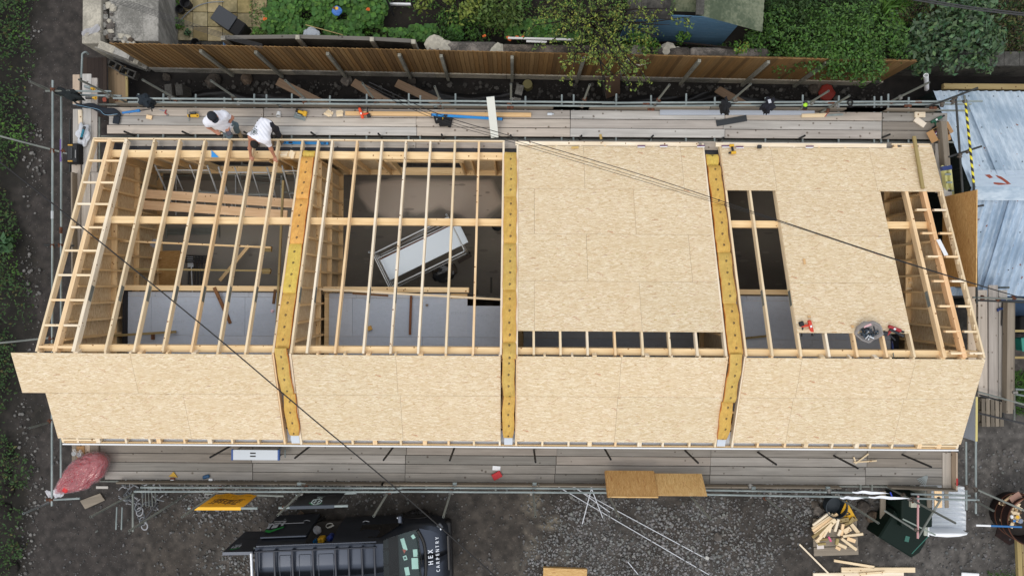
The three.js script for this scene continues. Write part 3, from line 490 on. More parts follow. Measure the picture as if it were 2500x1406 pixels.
// ---- front scaffold
{
  const s = thing('scaffold', 'front scaffold with boarded deck between the eaves and the yard', 'scaffold');
  const J = [-10.6, -6.55, -2.65, 1.17, 5.08, 9.04, 11.1];
  deckRow(s, 4.03, 4.25, J, FY, deckF); deckRow(s, 4.255, 4.48, [-10.6, -6.58, -2.67, 1.15, 5.07, 9.04, 11.1], FY, deckF); deckRow(s, 4.485, 4.705, [-10.55, -6.55, -2.68, 1.13, 5.06, 9.0, 11.05], FY, deckF); deckRow(s, 4.71, 4.925, [-10.3, -6.55, -2.68, 1.12, 5.05, 9.0, 11.0], FY, deckF); deckRow(s, 3.79, 4.02, [-9.7, -6.5, -2.5, 1.3, 5.2, 9], FY, deckDark);
  for (const [a, b] of [[-9.9, -7.0], [-7.0, -3.2], [-3.25, 0.7], [0.72, 4.4], [4.45, 8.3]]) beam('toe_board', s, V(a, FY + 0.2, 4.96), V(b, FY + 0.2, 4.96), 0.036, 0.2, deckDark);
  beam('toe_board', s, at(2178, 1192, FY + 0.2), at(2340, 1199, FY + 0.2), 0.04, 0.2, deckDark[1]); beam('toe_board', s, at(2338, 1105, FY + 0.2), at(2338, 1198, FY + 0.2), 0.04, 0.2, deckPale[1]); beam('deck_board', s, at(2313, 1105, FY + 0.02), at(2313, 1193, FY + 0.02), 0.21, 0.038, deck[2]);
  tag(beam('toe_board_end', s, at(2338.5, 1168, FY + 0.202), at(2338.5, 1186, FY + 0.202), 0.044, 0.02, red), 'red painted end of the toe board');
  for (const [a, b] of [[at(342, 1190, 2.55), at(980, 1192, 2.55)], [at(975, 1190.5, 2.56), at(1480, 1193, 2.56)], [at(1740, 1197, 2.56), at(2120, 1203, 2.56)], [at(1470, 1193, 2.56), at(1745, 1197, 2.56)], [at(326, 1200, 2.9), at(970, 1201, 2.9)], [at(965, 1200, 2.9), at(1480, 1203, 2.9)], [at(1470, 1203, 2.9), at(1870, 1210, 2.9)], [at(1860, 1210, 2.9), at(2130, 1214, 2.9)], [at(2225, 1206, 2.7), at(2370, 1210, 2.7)], [at(2235, 1217, 2.95), at(2392, 1221, 2.95)]]) tube('guard_rail', s, a, b, galv);
  tube('ledger', s, V(-10.5, FY - 0.12, 5.0), V(10.9, FY - 0.12, 5.0), galvDull); tube('ledger', s, V(-10.5, FY - 0.14, 4.1), V(10.9, FY - 0.14, 4.1), galvDull);
  for (const [px, py, y] of [[219.5, 1262, 4.4], [314, 1296, 4.6], [443.7, 1262, 4.5], [677, 1258, 4.5], [912, 1260, 4.5], [1082, 1262, 4.5], [1307.6, 1261, 4.5], [1513, 1265.6, 4.5], [1736, 1269, 4.5], [1932, 1267, 4.4], [2146, 1277, 4.5], [2334, 1277, 4.5]]) { const t = standard(s, px, py, y, galvDull); if (px > 330) { coupler(s, V(t.x, 2.88, t.z - 0.02), Math.floor(px)); coupler(s, V(t.x, 2.54, t.z - 0.03), Math.floor(px) + 1); } }
  for (const [px, py] of [[512, 1116.5], [719.5, 1118], [936, 1123], [1098, 1124], [1307.6, 1128], [1491.5, 1121.6], [1705, 1130], [1896, 1134], [2095.5, 1143], [2275, 1140]]) standard(s, px, py, 3.4, steelDark);
  for (const px of [1040, 1110, 1210, 1545, 1640, 2035, 2102, 2130]) { const a = at(px, rr(1194, 1199), FY - 0.06); tube('transom', s, a, V(a.x, a.y, 4.0), galvDull); }
  tube('brace', s, at(2242, 1313, 2.9), at(2298, 1220, 2.9), galvDull); tag(tube('standard', s, at(2242, 1315, 3.0), at(2243, 1210, 2.7), mat([196, 150, 150], 0.6)), 'galvanised tube with worn red paint'); tube('brace', s, at(2160, 1246, 2.2), at(2240, 1297, 2.6), galvDull);
  tube('guard_rail', s, at(323, 1205, 2.9), at(323, 1298, 2.9), galvDull);
  const fl = mesh(boxGeo(0.42, 0.2, 0.012), galv, 'board_clip', s); fl.position.copy(at(735, 1180, FY + 0.22)); fl.scale.set(0.5, 0.3, 1); for (const px of [1305, 1110, 2022, 1840, 730]) { const c = mesh(new THREE.BoxGeometry(0.1, 0.06, 0.07), galv, 'board_clip', s); c.position.copy(at(px, px > 1800 ? 1191 : 1181, FY + 0.21)); }
  for (const [a, b] of [[at(2360, 1078, 2.5), at(2361, 1245, 2.5)], [at(2384, 1076, 2.85), at(2384, 1254, 2.85)]]) tube('guard_rail', s, a, b, galv);
  tube('brace', s, at(2389, 1196, 2.9), at(2510, 1250, 3.2), galvDull); tube('standard', s, at(2388, 1226, 2.9), at(2427, 1247, 3.5), galvDull);
  for (const [px, py] of [[2361, 1188], [2384, 1198], [2233, 1216], [2294, 1217], [2242, 1297], [2232, 1222], [2387, 1224]]) coupler(s, at(px, py, 2.95), 1);
  for (const [px, py] of [[2025, 1202], [2222, 1220], [1832, 1190]]) coupler(s, at(px, py, 2.8), 2);
}
// ---- right scaffold
{
  const s = thing('scaffold', 'right end scaffold with four boards running beside the grey metal shed', 'scaffold');
  beam('deck_board', s, at(2375, 700, RYD), at(2376, 925, RYD), 0.2, 0.038, deckPale[0]); beam('deck_board', s, at(2401, 708, RYD), at(2402, 968, RYD), 0.225, 0.038, deck[4]); beam('deck_board', s, at(2427, 696, RYD + 0.008), at(2427, 975, RYD + 0.008), 0.225, 0.038, deck[5]); beam('deck_board', s, at(2451, 708, RYD), at(2450, 972, RYD), 0.21, 0.038, deck[1]);
  beam('deck_board', s, at(2316, 440, RYD), at(2316, 680, RYD), 0.2, 0.038, deck[0]); beam('deck_board', s, at(2295, 350, RYD - 0.01), at(2296, 470, RYD - 0.01), 0.2, 0.038, deck[3]); beam('toe_board', s, at(2306, 295, RYD + 0.2), at(2316, 410, RYD + 0.2), 0.14, 0.2, deckDark[0]);
  beam('toe_board', s, at(2470, 735, RYD + 0.22), at(2467, 1010, RYD + 0.22), 0.16, 0.16, deckDark[0]); beam('toe_board', s, at(2479, 735, RYD + 0.22), at(2477, 1000, RYD + 0.22), 0.03, 0.2, deckDark[1]);
  tube('guard_rail', s, at(2377, 726, 2.9), at(2510, 731, 2.9), galvDull); tube('guard_rail', s, at(2383, 733, 2.7), at(2510, 738, 2.7), galvDark); tube('guard_rail', s, at(2388, 956, 2.6), at(2510, 990, 2.6), galvDull); tube('guard_rail', s, at(2392, 964, 2.4), at(2510, 996, 2.4), galvDark); tube('guard_rail', s, at(2370, 1004, 2.0), at(2510, 1036, 2.0), steelDark); tube('standard', s, at(2478, 955, 2.5), at(2478, 1030, 1.0), galvDull); tube('standard', s, at(2451, 980, 2.0), at(2450, 1022, 1.0), galvDark);
  tube('guard_rail', s, at(2480, 950, 2.2), at(2510, 952, 2.2), galv); tube('guard_rail', s, at(2480, 962, 2.0), at(2510, 968, 2.0), galv); tube('guard_rail', s, at(2386, 640, 3.0), at(2386, 740, 2.9), galvDark);
  tube('transom', s, at(2378, 505, 3.0), at(2404, 501, 3.1), steelDark); coupler(s, at(2381, 504, 3.02), 1); tube('transom', s, at(2380, 560, 2.9), at(2385, 559, 2.9), steelDark);
  for (const [px, py] of [[2400, 724], [2442, 729], [2477, 958], [2475, 725]]) coupler(s, at(px, py, 2.88), Math.floor(px));
  for (const [a, b] of [[11.6, -0.1], [12.5, -0.1], [11.6, 2.6], [12.5, 2.6]]) tube('standard', s, V(a, 0, b), V(a, RYD - 0.05, b), galvDull);
}
// ================================================================ brown fence
{
  const f = thing('board_fence', 'long brown feather edge board fence with concrete posts behind the building', 'fence');
  const a = at(378, 172, 0.1), b = at(2142, 206, 0.1), d = b.clone().sub(a); d.y = 0; const L = d.length(); const g = d.clone().normalize(), n = V(-g.z, 0, g.x);
  const P = (t, y, o) => V(a.x + g.x * t + n.x * o, y, a.z + g.z * t + n.z * o);
  const postM = mat([214, 218, 214], 0.9, { map: concretePale.map });
  const boardG = [0, 1, 2, 3].map(() => { const q = boxGeo(1.75, 0.135, 0.02, [5, 1, 1]); const p = q.attributes.position; for (let i = 0; i < p.count; i++) { if (p.getY(i) < 0) p.setZ(i, p.getZ(i) * 0.5); } return q; });
  const ht = (t) => 2.28 - 0.16 * sm(0, L, t) + 0.006 * Math.sin(t * 7);
  for (let t = 0.05; t < L - 0.05; t += 0.122) { // boards stand upright, each overlapping its neighbour
    const m = mesh(boardG[Math.floor(rnd() * 4)], fenceMats[Math.floor(rnd() * 5)], 'fence_board', f);
    const top = ht(t) + rr(-0.006, 0.006); m.position.copy(P(t, top - 0.875, 0.005)); m.quaternion.setFromRotationMatrix(new THREE.Matrix4().makeBasis(V(0, 1, 0), g.clone().applyAxisAngle(V(0, 1, 0), -0.15).negate(), n.clone().applyAxisAngle(V(0, 1, 0), -0.15))); m.scale.x = (top - 0.44) / 1.75; m.position.y = top - (top - 0.44) / 2;
  }
  for (let t = 0; t < L; t += 2) { const e = Math.min(L, t + 1.99); beam('gravel_board', f, P(t, 0.44, 0.02), P(e, 0.44, 0.02), 0.05, 0.34, [concrete, concretePale]); }
  for (const y of [0.6, 1.3, 2.0]) beam('fence_rail', f, P(0, y, -0.05), P(L, y, -0.05), 0.05, 0.08, fenceMats[3]);
  for (const [px, py] of [[482, 130], [618, 131], [795, 138], [972, 139], [1075, 142], [1250, 145], [1427, 148], [1536, 150], [1712, 151], [1882, 156], [2025, 156]]) {
    const q = at(px, py, ht(0) - 0.12), t = q.clone().sub(a).dot(g); beam('fence_post', f, P(t, 0.0, 0.07), P(t, 2.02, 0.07), 0.08, 0.08, postM, V(n.x, 0, n.z), true);
  }
  beam('fence_post', f, at(2118, 208, 0).setY(0), at(2118, 208, 0).setY(0.55), 0.2, 0.2, concreteDark, V(0, 0, 1), true);
}
// low panel fence behind it
{
  const f = thing('panel_fence', 'short weathered grey panel fence with concrete posts behind the brown fence', 'fence');
  const X = [at(547, 92, 1.5), at(728, 90, 1.5), at(909, 95, 1.5), at(1010, 101, 1.5)];
  for (let i = 0; i < 3; i++) { const a = X[i], b = X[i + 1]; const p = beam('fence_panel', f, a.clone().add(V(0.06, 0, 0)), b.clone().add(V(-0.05, 0, 0)), 0.05, 1.4, stainedDark); beam('capping_rail', f, a.clone().add(V(0, 0.035, 0)), b.clone().add(V(0, 0.035, 0)), 0.1, 0.035, mat([150, 148, 144], 0.85, { map: deckTex })); }
  for (const q of X) beam('fence_post', f, V(q.x, 0, q.z + 0.04), V(q.x, q.y + 0.1, q.z + 0.04), 0.11, 0.11, concretePale, V(0, 0, 1), true);
}
// old rendered stone wall behind the fence
{
  const w = thing('garden_wall', 'old lumpy rendered stone wall behind the brown fence', 'wall');
  for (const [x0, x1, y0, y1, t] of [[1040, 1215, 98, 134, 1.5], [1222, 1395, 105, 138, 1.55], [1385, 1530, 106, 140, 1.5], [1570, 1690, 112, 143, 1.55], [1685, 1880, 112, 143, 1.5]]) {
    const a = at(x0, y0, t), b = at(x1, y1, t), W = b.x - a.x, D = b.z - a.z, g = new RoundedBoxGeometry(W, t, D, 5, 0.12), p = g.attributes.position;
    for (let i = 0; i < p.count; i++) { const n = fbm((p.getX(i) + x0) / 60, (p.getZ(i) + 5) / 20, 90, 40, 4, 5) - 0.5; p.setY(i, p.getY(i) + (p.getY(i) > 0 ? n * 0.12 : 0)); p.setZ(i, p.getZ(i) + n * 0.1); }
    g.computeVertexNormals(); const uv = g.attributes.uv; for (let i = 0; i < uv.count; i++) uv.setXY(i, p.getX(i) * 0.8, p.getZ(i) * 0.8 + p.getY(i) * 0.8);
    const m = mesh(g, stoneMats[Math.floor(rnd() * 3)], 'wall_section', w); m.position.set((a.x + b.x) / 2, t / 2, (a.z + b.z) / 2);
  }
  for (const [px, py, sx] of [[1060, 108, 0.3], [1085, 122, 0.3], [1215, 125, 0.28], [1630, 128, 0.3], [1655, 134, 0.26], [1560, 132, 0.35]]) { const m = mesh(rockGeo(1, sx, 0.3, 0.4), concretePale, 'wall_stone', w); m.position.copy(at(px, py, 1.46)); }
}
// ================================================================ concrete corner block at top left
{
  const w = thing('concrete_wall', 'broken concrete wall stub with pale rendered top beside the track', 'wall');
  const c0 = at(200, 107, 1.25), c1 = at(246, 107, 1.25);
  const top = (x0, x1, z0, z1, h, m, name) => { const g = new RoundedBoxGeometry(x1 - x0, h, z1 - z0, 3, 0.03), p = g.attributes.position; for (let i = 0; i < p.count; i++) { const n = fbm((p.getX(i) + x0 + 40) / 50, (p.getZ(i) + z0 + 40) / 50, 120, 120, 4, 8) - 0.5; p.setY(i, p.getY(i) + n * 0.05); p.setX(i, p.getX(i) + n * 0.06); p.setZ(i, p.getZ(i) + n * 0.06); } const uv = g.attributes.uv; for (let i = 0; i < uv.count; i++) uv.setXY(i, p.getX(i) + p.getY(i) * 0.4, p.getZ(i) + p.getY(i)); g.computeVertexNormals(); const q = mesh(g, m, name, w); q.position.set((x0 + x1) / 2, h / 2, (z0 + z1) / 2); return q; };
  top(c0.x, c1.x, -8.6, c0.z - 0.3, 1.27, concretePale, 'wall_cap'); top(c0.x, c1.x, c0.z - 0.3, c0.z, 1.3, concretePale, 'end_pier');
  top(c1.x + 0.12, at(386, 60, 1.1).x, -8.6, at(300, 100, 1.1).z, 1.12, concrete, 'concrete_slab');
  const s0 = at(262, 138, 0.2), s1 = at(378, 180, 0.0), e = V(c1.x + 0.02, 1.15, c0.z);
  { const A = V(c1.x - 0.25, 0, c0.z - 0.06), B = at(374, 172, 0), d = B.clone().sub(A), L = d.length(), ya = -Math.atan2(d.z, d.x); for (let r = 0; r < 6; r++) for (let k = 0; k * 0.445 + (r % 2) * 0.22 < L - 0.3; k++) { const b = mesh(boxGeo(0.44, 0.213, 0.2), [concrete, concretePale, concrete][Math.floor(rnd() * 3)], 'concrete_block', w), t = (k * 0.445 + (r % 2) * 0.22 + 0.22) / L; b.position.set(A.x + d.x * t, 0.11 + r * 0.217, A.z + d.z * t + rr(-0.006, 0.006)); b.rotation.y = ya; } }
  for (let i = 0; i < 26; i++) { const m = mesh(rockGeo(0, rr(0.05, 0.14), 0.4, 0.7), [stoneMats[0], concretePale, concrete][i % 3], 'broken_stone', w); m.position.copy(at(rr(250, 275), rr(10, 95), 1.16)); }
  for (let i = 0; i < 16; i++) { const m = mesh(rockGeo(0, rr(0.06, 0.13), 0.4, 0.7), [concretePale, stoneMats[3], concrete][i % 3], 'broken_stone', w); m.position.copy(at(rr(262, 330), rr(85, 112), 1.14)); }
  const pl = single(new THREE.PlaneGeometry(0.5, 0.18, 12, 6).rotateX(-Math.PI / 2), phys([190, 190, 194], 0.4, { side: THREE.DoubleSide, transmission: 0.4, thickness: 0 }), 'plastic_scrap', 'scrap of clear plastic sheet on the pale wall top', 'plastic sheet');
  { const p = pl.geometry.attributes.position; for (let i = 0; i < p.count; i++) p.setY(i, 0.03 + 0.03 * Math.sin(p.getX(i) * 20 + p.getZ(i) * 30)); pl.geometry.computeVertexNormals(); } pl.position.copy(at(222, 76, 1.28)); pl.rotation.y = 0.4;
}
// paved patio
{
  const p = thing('patio', 'mossy buff paving slabs of the neighbouring yard', null); p.userData.kind = 'structure';
  const tx = speck([128, 120, 92], [170, 158, 128], 23, 3, 30), ms = [[255, 255, 255], [244, 240, 225], [232, 224, 190], [255, 250, 240], [226, 214, 190]].map((c) => mat(c, 0.9, { map: tx }));
  const bed = mesh(boxGeo(3.0, 0.03, 1.6), stainedDark, 'joint_bed', p); bed.position.copy(at(518, 42, 0.02));
  for (let c = 0; c < 7; c++) for (let r = 0; r < 4; r++) { if (c === 6 && r === 3) continue; const a = at(398 + c * 36.2, 98.5 - (r + 1) * 35.2 + c * 0.9, 0.06), b = at(398 + c * 36.2 + 34.8, 98.5 - r * 35.2 - 1.2 + c * 0.9, 0.06), m = mesh(moved(rbox(b.x - a.x, 0.05, b.z - a.z, 0.008), 0, 0, 0), ms[Math.floor(rnd() * 5)], 'paving_slab', p); const uv = m.geometry.attributes.uv, q = m.geometry.attributes.position, o = rnd() * 5; for (let i = 0; i < uv.count; i++) uv.setXY(i, q.getX(i) + o, q.getZ(i) + o * 2); m.position.set((a.x + b.x) / 2, 0.045 + rr(-0.004, 0.004), (a.z + b.z) / 2); m.rotation.y = rr(-0.012, 0.012); }
  const potG = () => merge([moved(cyl(0.15, 0.115, 0.26, 20, true), 0, 0.13, 0), moved(cyl(0.138, 0.105, 0.25, 20, true), 0, 0.135, 0), moved(new THREE.TorusGeometry(0.147, 0.01, 6, 20), 0, 0.26, 0, Math.PI / 2), moved(cyl(0.12, 0.12, 0.02, 16), 0, 0.05, 0)]);
  const pm = mat([34, 34, 36], 0.6, { side: THREE.DoubleSide });
  const p1 = single(potG(), pm, 'plant_pot', 'larger black plastic plant pot at the top edge of the patio', 'plant pot'); p1.position.copy(at(460, 14, 0.07)); p1.scale.setScalar(0.95);
  const p2 = single(potG(), pm, 'plant_pot', 'smaller black plant pot below the larger one on the patio', 'plant pot'); p2.position.copy(at(444, 28, 0.07)); p2.scale.setScalar(0.74);
  const p3 = single(potG(), pm, 'plant_pot', 'black plant pot half hidden behind the left end of the brown fence', 'plant pot'); p3.position.copy(at(484, 112, 0.05)); p3.scale.setScalar(0.9);
  const p4 = single(potG(), mat([110, 140, 170], 0.5, { side: THREE.DoubleSide }), 'bucket', 'pale blue bucket under the end post of the grey panel fence', 'bucket'); p4.position.copy(at(566, 114, 0.05));
  const bin = thing('storage_bin', 'black plastic storage bin with shallow lid on the patio', 'bin', at(574, 68, 0.06), -0.58);
  mesh(moved(rbox(0.9, 0.46, 0.42, 0.05), 0, 0.24, 0), black, 'bin_body', bin); mesh(moved(rbox(0.62, 0.05, 0.46, 0.03), -0.15, 0.5, -0.01), mat([44, 48, 54], 0.5), 'bin_lid', bin); mesh(moved(rbox(0.26, 0.05, 0.42, 0.02), 0.31, 0.47, 0.0), blackMatt, 'bin_flap', bin);
  single(path([at(415, 116, 0.1), at(418, 92, 0.12), at(430, 62, 0.12), at(450, 38, 0.14), at(478, 16, 0.14), at(510, 6, 0.13), at(545, 4, 0.1)], 0.014, 60), mat([112, 118, 124], 0.5), 'garden_hose', 'grey garden hose curving over the patio slabs', 'hose');
}
// ================================================================ metal shed on the right
{
  const s = thing('metal_shed', 'long shed with pale blue grey corrugated metal roof at the right', 'shed');
  const X0 = 11.22, X1 = 16, e1 = [-5.36, 1.2], ap = [-2.56, 2.72], e2 = [0.12, 1.6];
  const shedTex = noiseTex(1024, 512, (u, v, c) => { const n = fbm(u, v, 6, 5, 5, 2), f = fbm(u, v, 120, 20, 3, 9), k = sm(0.25, 0.75, n * 0.6 + f * 0.4); const r = sm(0.82, 0.85, fbm(u, v, 26, 14, 4, 12)); c[0] = 146 + 44 * k; c[1] = 166 + 38 * k; c[2] = 184 + 32 * k; const q = [120, 60, 44]; for (let i = 0; i < 3; i++) c[i] += (q[i] - c[i]) * r * 0.8; }, [0.33, 0.4]);
  const m1 = mat([255, 255, 255], 0.5, { map: shedTex, side: THREE.DoubleSide }), m2 = mat([236, 242, 250], 0.5, { map: shedTex, side: THREE.DoubleSide });
  function corr(x0, x1, A, B, m, pitch, dep, name, skew = 0) { // corrugated sheet, ribs running from A to B
    const n = Math.round((x1 - x0) / pitch * 8), g = new THREE.PlaneGeometry(1, 1, n, 6), p = g.attributes.position, uv = g.attributes.uv;
    for (let i = 0; i < p.count; i++) { const t = p.getX(i) + 0.5, k = 0.5 - p.getY(i), x = x0 + (x1 - x0) * t; const w = Math.pow(0.5 + 0.5 * Math.cos((x - x0) / pitch * Math.PI * 2), 2.6) * dep; p.setXYZ(i, x + skew * k, A[1] + (B[1] - A[1]) * k + w, A[0] + (B[0] - A[0]) * k); uv.setXY(i, x, k * 3 + A[1]); }
    g.computeVertexNormals(); return mesh(g, m, name, s);
  }
  let k = 0; for (const [a, b] of [[X0, 12.05], [12.0, 13.15], [13.1, 14.25], [14.2, 16]]) { const q = corr(a, b, e1, ap, m1, 0.22, 0.075, 'roof_sheet'); q.position.y = 0.006 * (k++ % 2); }
  for (const [a, b] of [[X0 + 0.02, 12.3], [12.25, 13.4], [13.35, 16]]) { const q = corr(a, b, ap, e2, m2, 0.22, 0.085, 'roof_sheet'); q.position.y = 0.006 * (k++ % 2); }
  // ridge capping with flaking rust
  const capTex = canvasTex(512, 128, (x, w, h) => { x.fillStyle = 'rgb(176,192,206)'; x.fillRect(0, 0, w, h); for (let i = 0; i < 500; i++) { const q = rr(-16, 10); x.fillStyle = `rgba(${174 + q},${190 + q},${206 + q},0.4)`; x.fillRect(rnd() * w, rnd() * h, rr(2, 30), rr(2, 14)); } const R = (pts) => { x.fillStyle = 'rgb(140,62,40)'; x.beginPath(); pts.forEach(([a, b], i) => i ? x.lineTo(a, b) : x.moveTo(a, b)); x.fill(); }; R([[44, 40], [60, 36], [66, 60], [54, 66]]); R([[60, 96], [84, 100], [104, 112], [70, 116], [58, 108]]); R([[76, 40], [92, 52], [104, 84], [110, 110], [98, 108], [90, 80], [80, 60]]); R([[176, 44], [188, 60], [196, 92], [188, 90], [180, 66]]); R([[200, 40], [206, 62], [202, 74]]); });
  capTex.repeat.set(1, 1);
  for (const [A, B, m] of [[[-3.02, 2.44 + 0.09], [-2.56, 2.83], mat([255, 255, 255], 0.5, { map: capTex, side: THREE.DoubleSide })], [[-2.56, 2.83], [-2.24, 2.60 + 0.1], mat([255, 255, 255], 0.5, { map: shedTex, side: THREE.DoubleSide })]]) { const g = new THREE.PlaneGeometry(1, 1), p = g.attributes.position; for (let i = 0; i < 4; i++) { const k2 = 0.5 - p.getY(i); p.setXYZ(i, p.getX(i) < 0 ? X0 + 0.1 : 15.5, A[1] + (B[1] - A[1]) * k2, A[0] + (B[0] - A[0]) * k2); } g.computeVertexNormals(); mesh(g, m, 'ridge_cap', s); }
  const gm = mat([22, 34, 32], 0.7);
  { const sh = new THREE.Shape(); [[-e1[0], 0], [-e1[0], e1[1]], [-ap[0], ap[1] - 0.05], [-e2[0], e2[1] - 0.04], [-e2[0], 0]].forEach(([a, b], i) => i ? sh.lineTo(a, b) : sh.moveTo(a, b)); const g = new THREE.ExtrudeGeometry(sh, { depth: 0.08, bevelEnabled: false }); g.rotateY(Math.PI / 2); g.translate(X0 + 0.06, 0, 0); mesh(g, gm, 'side_wall', s); }
  for (let z = -5.2; z < 0; z += 0.3) { const y = z < ap[0] ? e1[1] + (ap[1] - e1[1]) * (z - e1[0]) / (ap[0] - e1[0]) : ap[1] + (e2[1] - ap[1]) * (z - ap[0]) / (e2[0] - ap[0]); beam('wall_batten', s, V(X0 + 0.04, 0.02, z), V(X0 + 0.04, y - 0.08, z), 0.04, 0.04, gm, V(-1, 0, 0), true); }
  const bw = mesh(boxGeo(4.7, 1.4, 0.08), gm, 'front_wall', s); bw.position.set(13.6, 0.7, 0.04);
  beam('eaves_timber', s, V(X0 + 0.3, e1[1] + 0.05, e1[0] - 0.12), V(16, e1[1] + 0.05, e1[0] - 0.12), 0.14, 0.1, pineTreated[1]);
  const nail = new THREE.CylinderGeometry(0.014, 0.014, 0.012, 6); for (let x = X0 + 0.25; x < 15.3; x += 0.33) for (const t of [0.06, 0.4, 0.75]) { const m = mesh(nail, blackMatt, 'roof_screw', s); m.position.set(x, e1[1] + (ap[1] - e1[1]) * t + 0.045, e1[0] + (ap[0] - e1[0]) * t); const m2_ = mesh(nail, blackMatt, 'roof_screw', s); m2_.position.set(x, ap[1] + (e2[1] - ap[1]) * t + 0.05, ap[0] + (e2[0] - ap[0]) * t); }
  // stone coping wall behind it
  const w = thing('coping_wall', 'dark wall capped with square concrete coping slabs at the top right', 'wall');
  for (let i = 0; i < 5; i++) { const a = at(2340 + i * 37.5, 126, 1.1), b = at(2340 + i * 37.5 + 36.5, 161, 1.1), m = mesh(rbox(b.x - a.x, 0.07, b.z - a.z, 0.012), concreteDark, 'coping_slab', w); m.position.set((a.x + b.x) / 2, 1.09, (a.z + b.z) / 2); }
  const q = mesh(boxGeo(5, 1.05, 0.3), stainedDark, 'wall_body', w); q.position.copy(at(2440, 143, 1.05)).setY(0.52);
  single(tubeGeo(0.9, 0.06), white, 'downpipe', 'white plastic pipe standing at the left corner of the metal shed roof', 'pipe').position.set(0, 0, 0);
  const dp = scene.children[scene.children.length - 1]; const da = at(2262, 178, 1.9), db = at(2264, 222, 0.9); orient(dp, db.clone().sub(da)); dp.position.copy(da).add(db).multiplyScalar(0.5);
}
// ================================================================ blue garden shed at the top
{
  const s = thing('blue_shed', 'blue painted garden shed with mossy green corrugated roof among the bushes', 'shed');
  const bl = mat([255, 255, 255], 0.8, { map: noiseTex(256, 512, (u, v, c) => { const l = Math.floor(v * 40) % 40, n = fbm(u, v, 4, 60, 3, 5), k = 0.82 + 0.3 * n + 0.08 * hsh(l, 1, 2), w = sm(0.7, 0.78, fbm(u, v, 8, 26, 4, 16)); c[0] = 86 * k + w * 26; c[1] = 124 * k + w * 16; c[2] = 154 * k + w * 6; }) });
  const P = [at(1534, 28, 1.95), at(1712, 36, 1.95), at(1820, 60, 1.95), at(1782, 105, 0.0), at(1610, 98, 0.0), at(1548, 84, 0.0)];
  const quad = (a, b, n) => { for (let i = 0; i < n; i++) { const y1 = 1.95 * (1 - i / n) + 0.0, y0 = 1.95 * (1 - (i + 1) / n); const A = a.clone().setY(y1), B = b.clone().setY(y1); beam('wall_board', s, A, B, 0.03, y1 - y0 - 0.004, bl); } };
  const base1 = V(P[0].x + 0.05, 0, -7.08), base2 = V(P[2].x - 0.05, 0, -6.97); quad(base1, base2, 16);
  beam('corner_post', s, base2.clone().setY(1.95), base2.clone().add(V(0.05, 1.95, -2)), 0.03, 1.9, bl);
  const rt = speck([66, 78, 60], [112, 118, 98], 61, 5, 50), rm = mat([255, 255, 255], 0.9, { map: rt, side: THREE.DoubleSide });
  const roof = (x0, x1, z0, z1, y0, y1, sk, m, yaw) => { const n = 40, g = new THREE.PlaneGeometry(1, 1, 6, n), p = g.attributes.position, uv = g.attributes.uv; for (let i = 0; i < p.count; i++) { const t = p.getX(i) + 0.5, k = 0.5 - p.getY(i); p.setXYZ(i, x0 + (x1 - x0) * t, y0 + (y1 - y0) * k + 0.025 * Math.sin(k * (z1 - z0) / 0.16 * 6.28), z0 + (z1 - z0) * k + sk * t); uv.setXY(i, x0 + (x1 - x0) * t, k * 2); } g.computeVertexNormals(); return mesh(g, m, 'roof_sheet', s); };
  const rA = at(1710, 32, 2.25), rB = at(1866, 60, 2.25);
  roof(rA.x, rB.x, -9.2, rA.z, 2.5, 2.15, 0.42, rm); roof(at(1533, 20, 2.2).x, rA.x - 0.02, -9.2, at(1600, 20, 2.2).z, 2.4, 2.1, 0.05, mat([222, 220, 210], 0.9, { map: rt, side: THREE.DoubleSide }));
  const v = beam('ridge_board', s, V(rA.x - 0.02, 2.62, -9), V(rA.x - 0.02, 2.3, rA.z + 0.05), 0.2, 0.05, concreteDark); 
  const dk = mesh(boxGeo(1.1, 0.04, 0.9), stainedDark, 'felt_patch', s); dk.position.copy(at(1585, 2, 2.4));
}
// ================================================================ planting
const leafGeo = (() => { const g = new THREE.BufferGeometry(); g.setAttribute('position', new THREE.Float32BufferAttribute([0, 0, -0.5, -0.3, 0.09, -0.05, 0.3, 0.09, -0.05, 0, -0.05, 0.5, 0, 0, 0], 3)); g.setIndex([0, 1, 4, 1, 3, 4, 3, 2, 4, 2, 0, 4]); g.computeVertexNormals(); return g; })();
const roundLeaf = (() => { const g = new THREE.CircleGeometry(0.5, 8); g.rotateX(-Math.PI / 2); const p = g.attributes.position; p.setY(0, -0.09); for (let i = 1; i < p.count; i++) p.setY(i, 0.05 * Math.sin(i * 1.6)); g.deleteAttribute('uv'); g.computeVertexNormals(); return g; })();
const bladeGeo = (() => { const g = new THREE.BufferGeometry(); g.setAttribute('position', new THREE.Float32BufferAttribute([-0.05, 0, 0, 0.05, 0, 0, -0.045, 0.5, 0.12, 0.045, 0.5, 0.12, 0, 0.86, 0.5], 3)); g.setIndex([0, 1, 2, 1, 3, 2, 2, 3, 4]); g.computeVertexNormals(); return g; })();
const leafMat = new THREE.MeshPhysicalMaterial({ color: 0xffffff, roughness: 0.6, side: THREE.DoubleSide, specularIntensity: 0.5 });
const barkMat = mat([88, 76, 64], 0.95, { map: stoneTex });
const tint = (c, v = 0.3) => { const k = 1 + (rnd() - 0.5) * 2 * v; return [c[0] * k * rr(0.88, 1.14), c[1] * k, c[2] * k * rr(0.8, 1.2)]; };
function facing(n, jitter) { const q = n.clone().add(V(rr(-1, 1), rr(-1, 1), rr(-1, 1)).multiplyScalar(jitter)).normalize(), e = new THREE.Euler().setFromQuaternion(new THREE.Quaternion().setFromUnitVectors(UP, q).multiply(new THREE.Quaternion().setFromAxisAngle(UP, rr(0, 6.28)))); return [e.x, e.y, e.z]; }
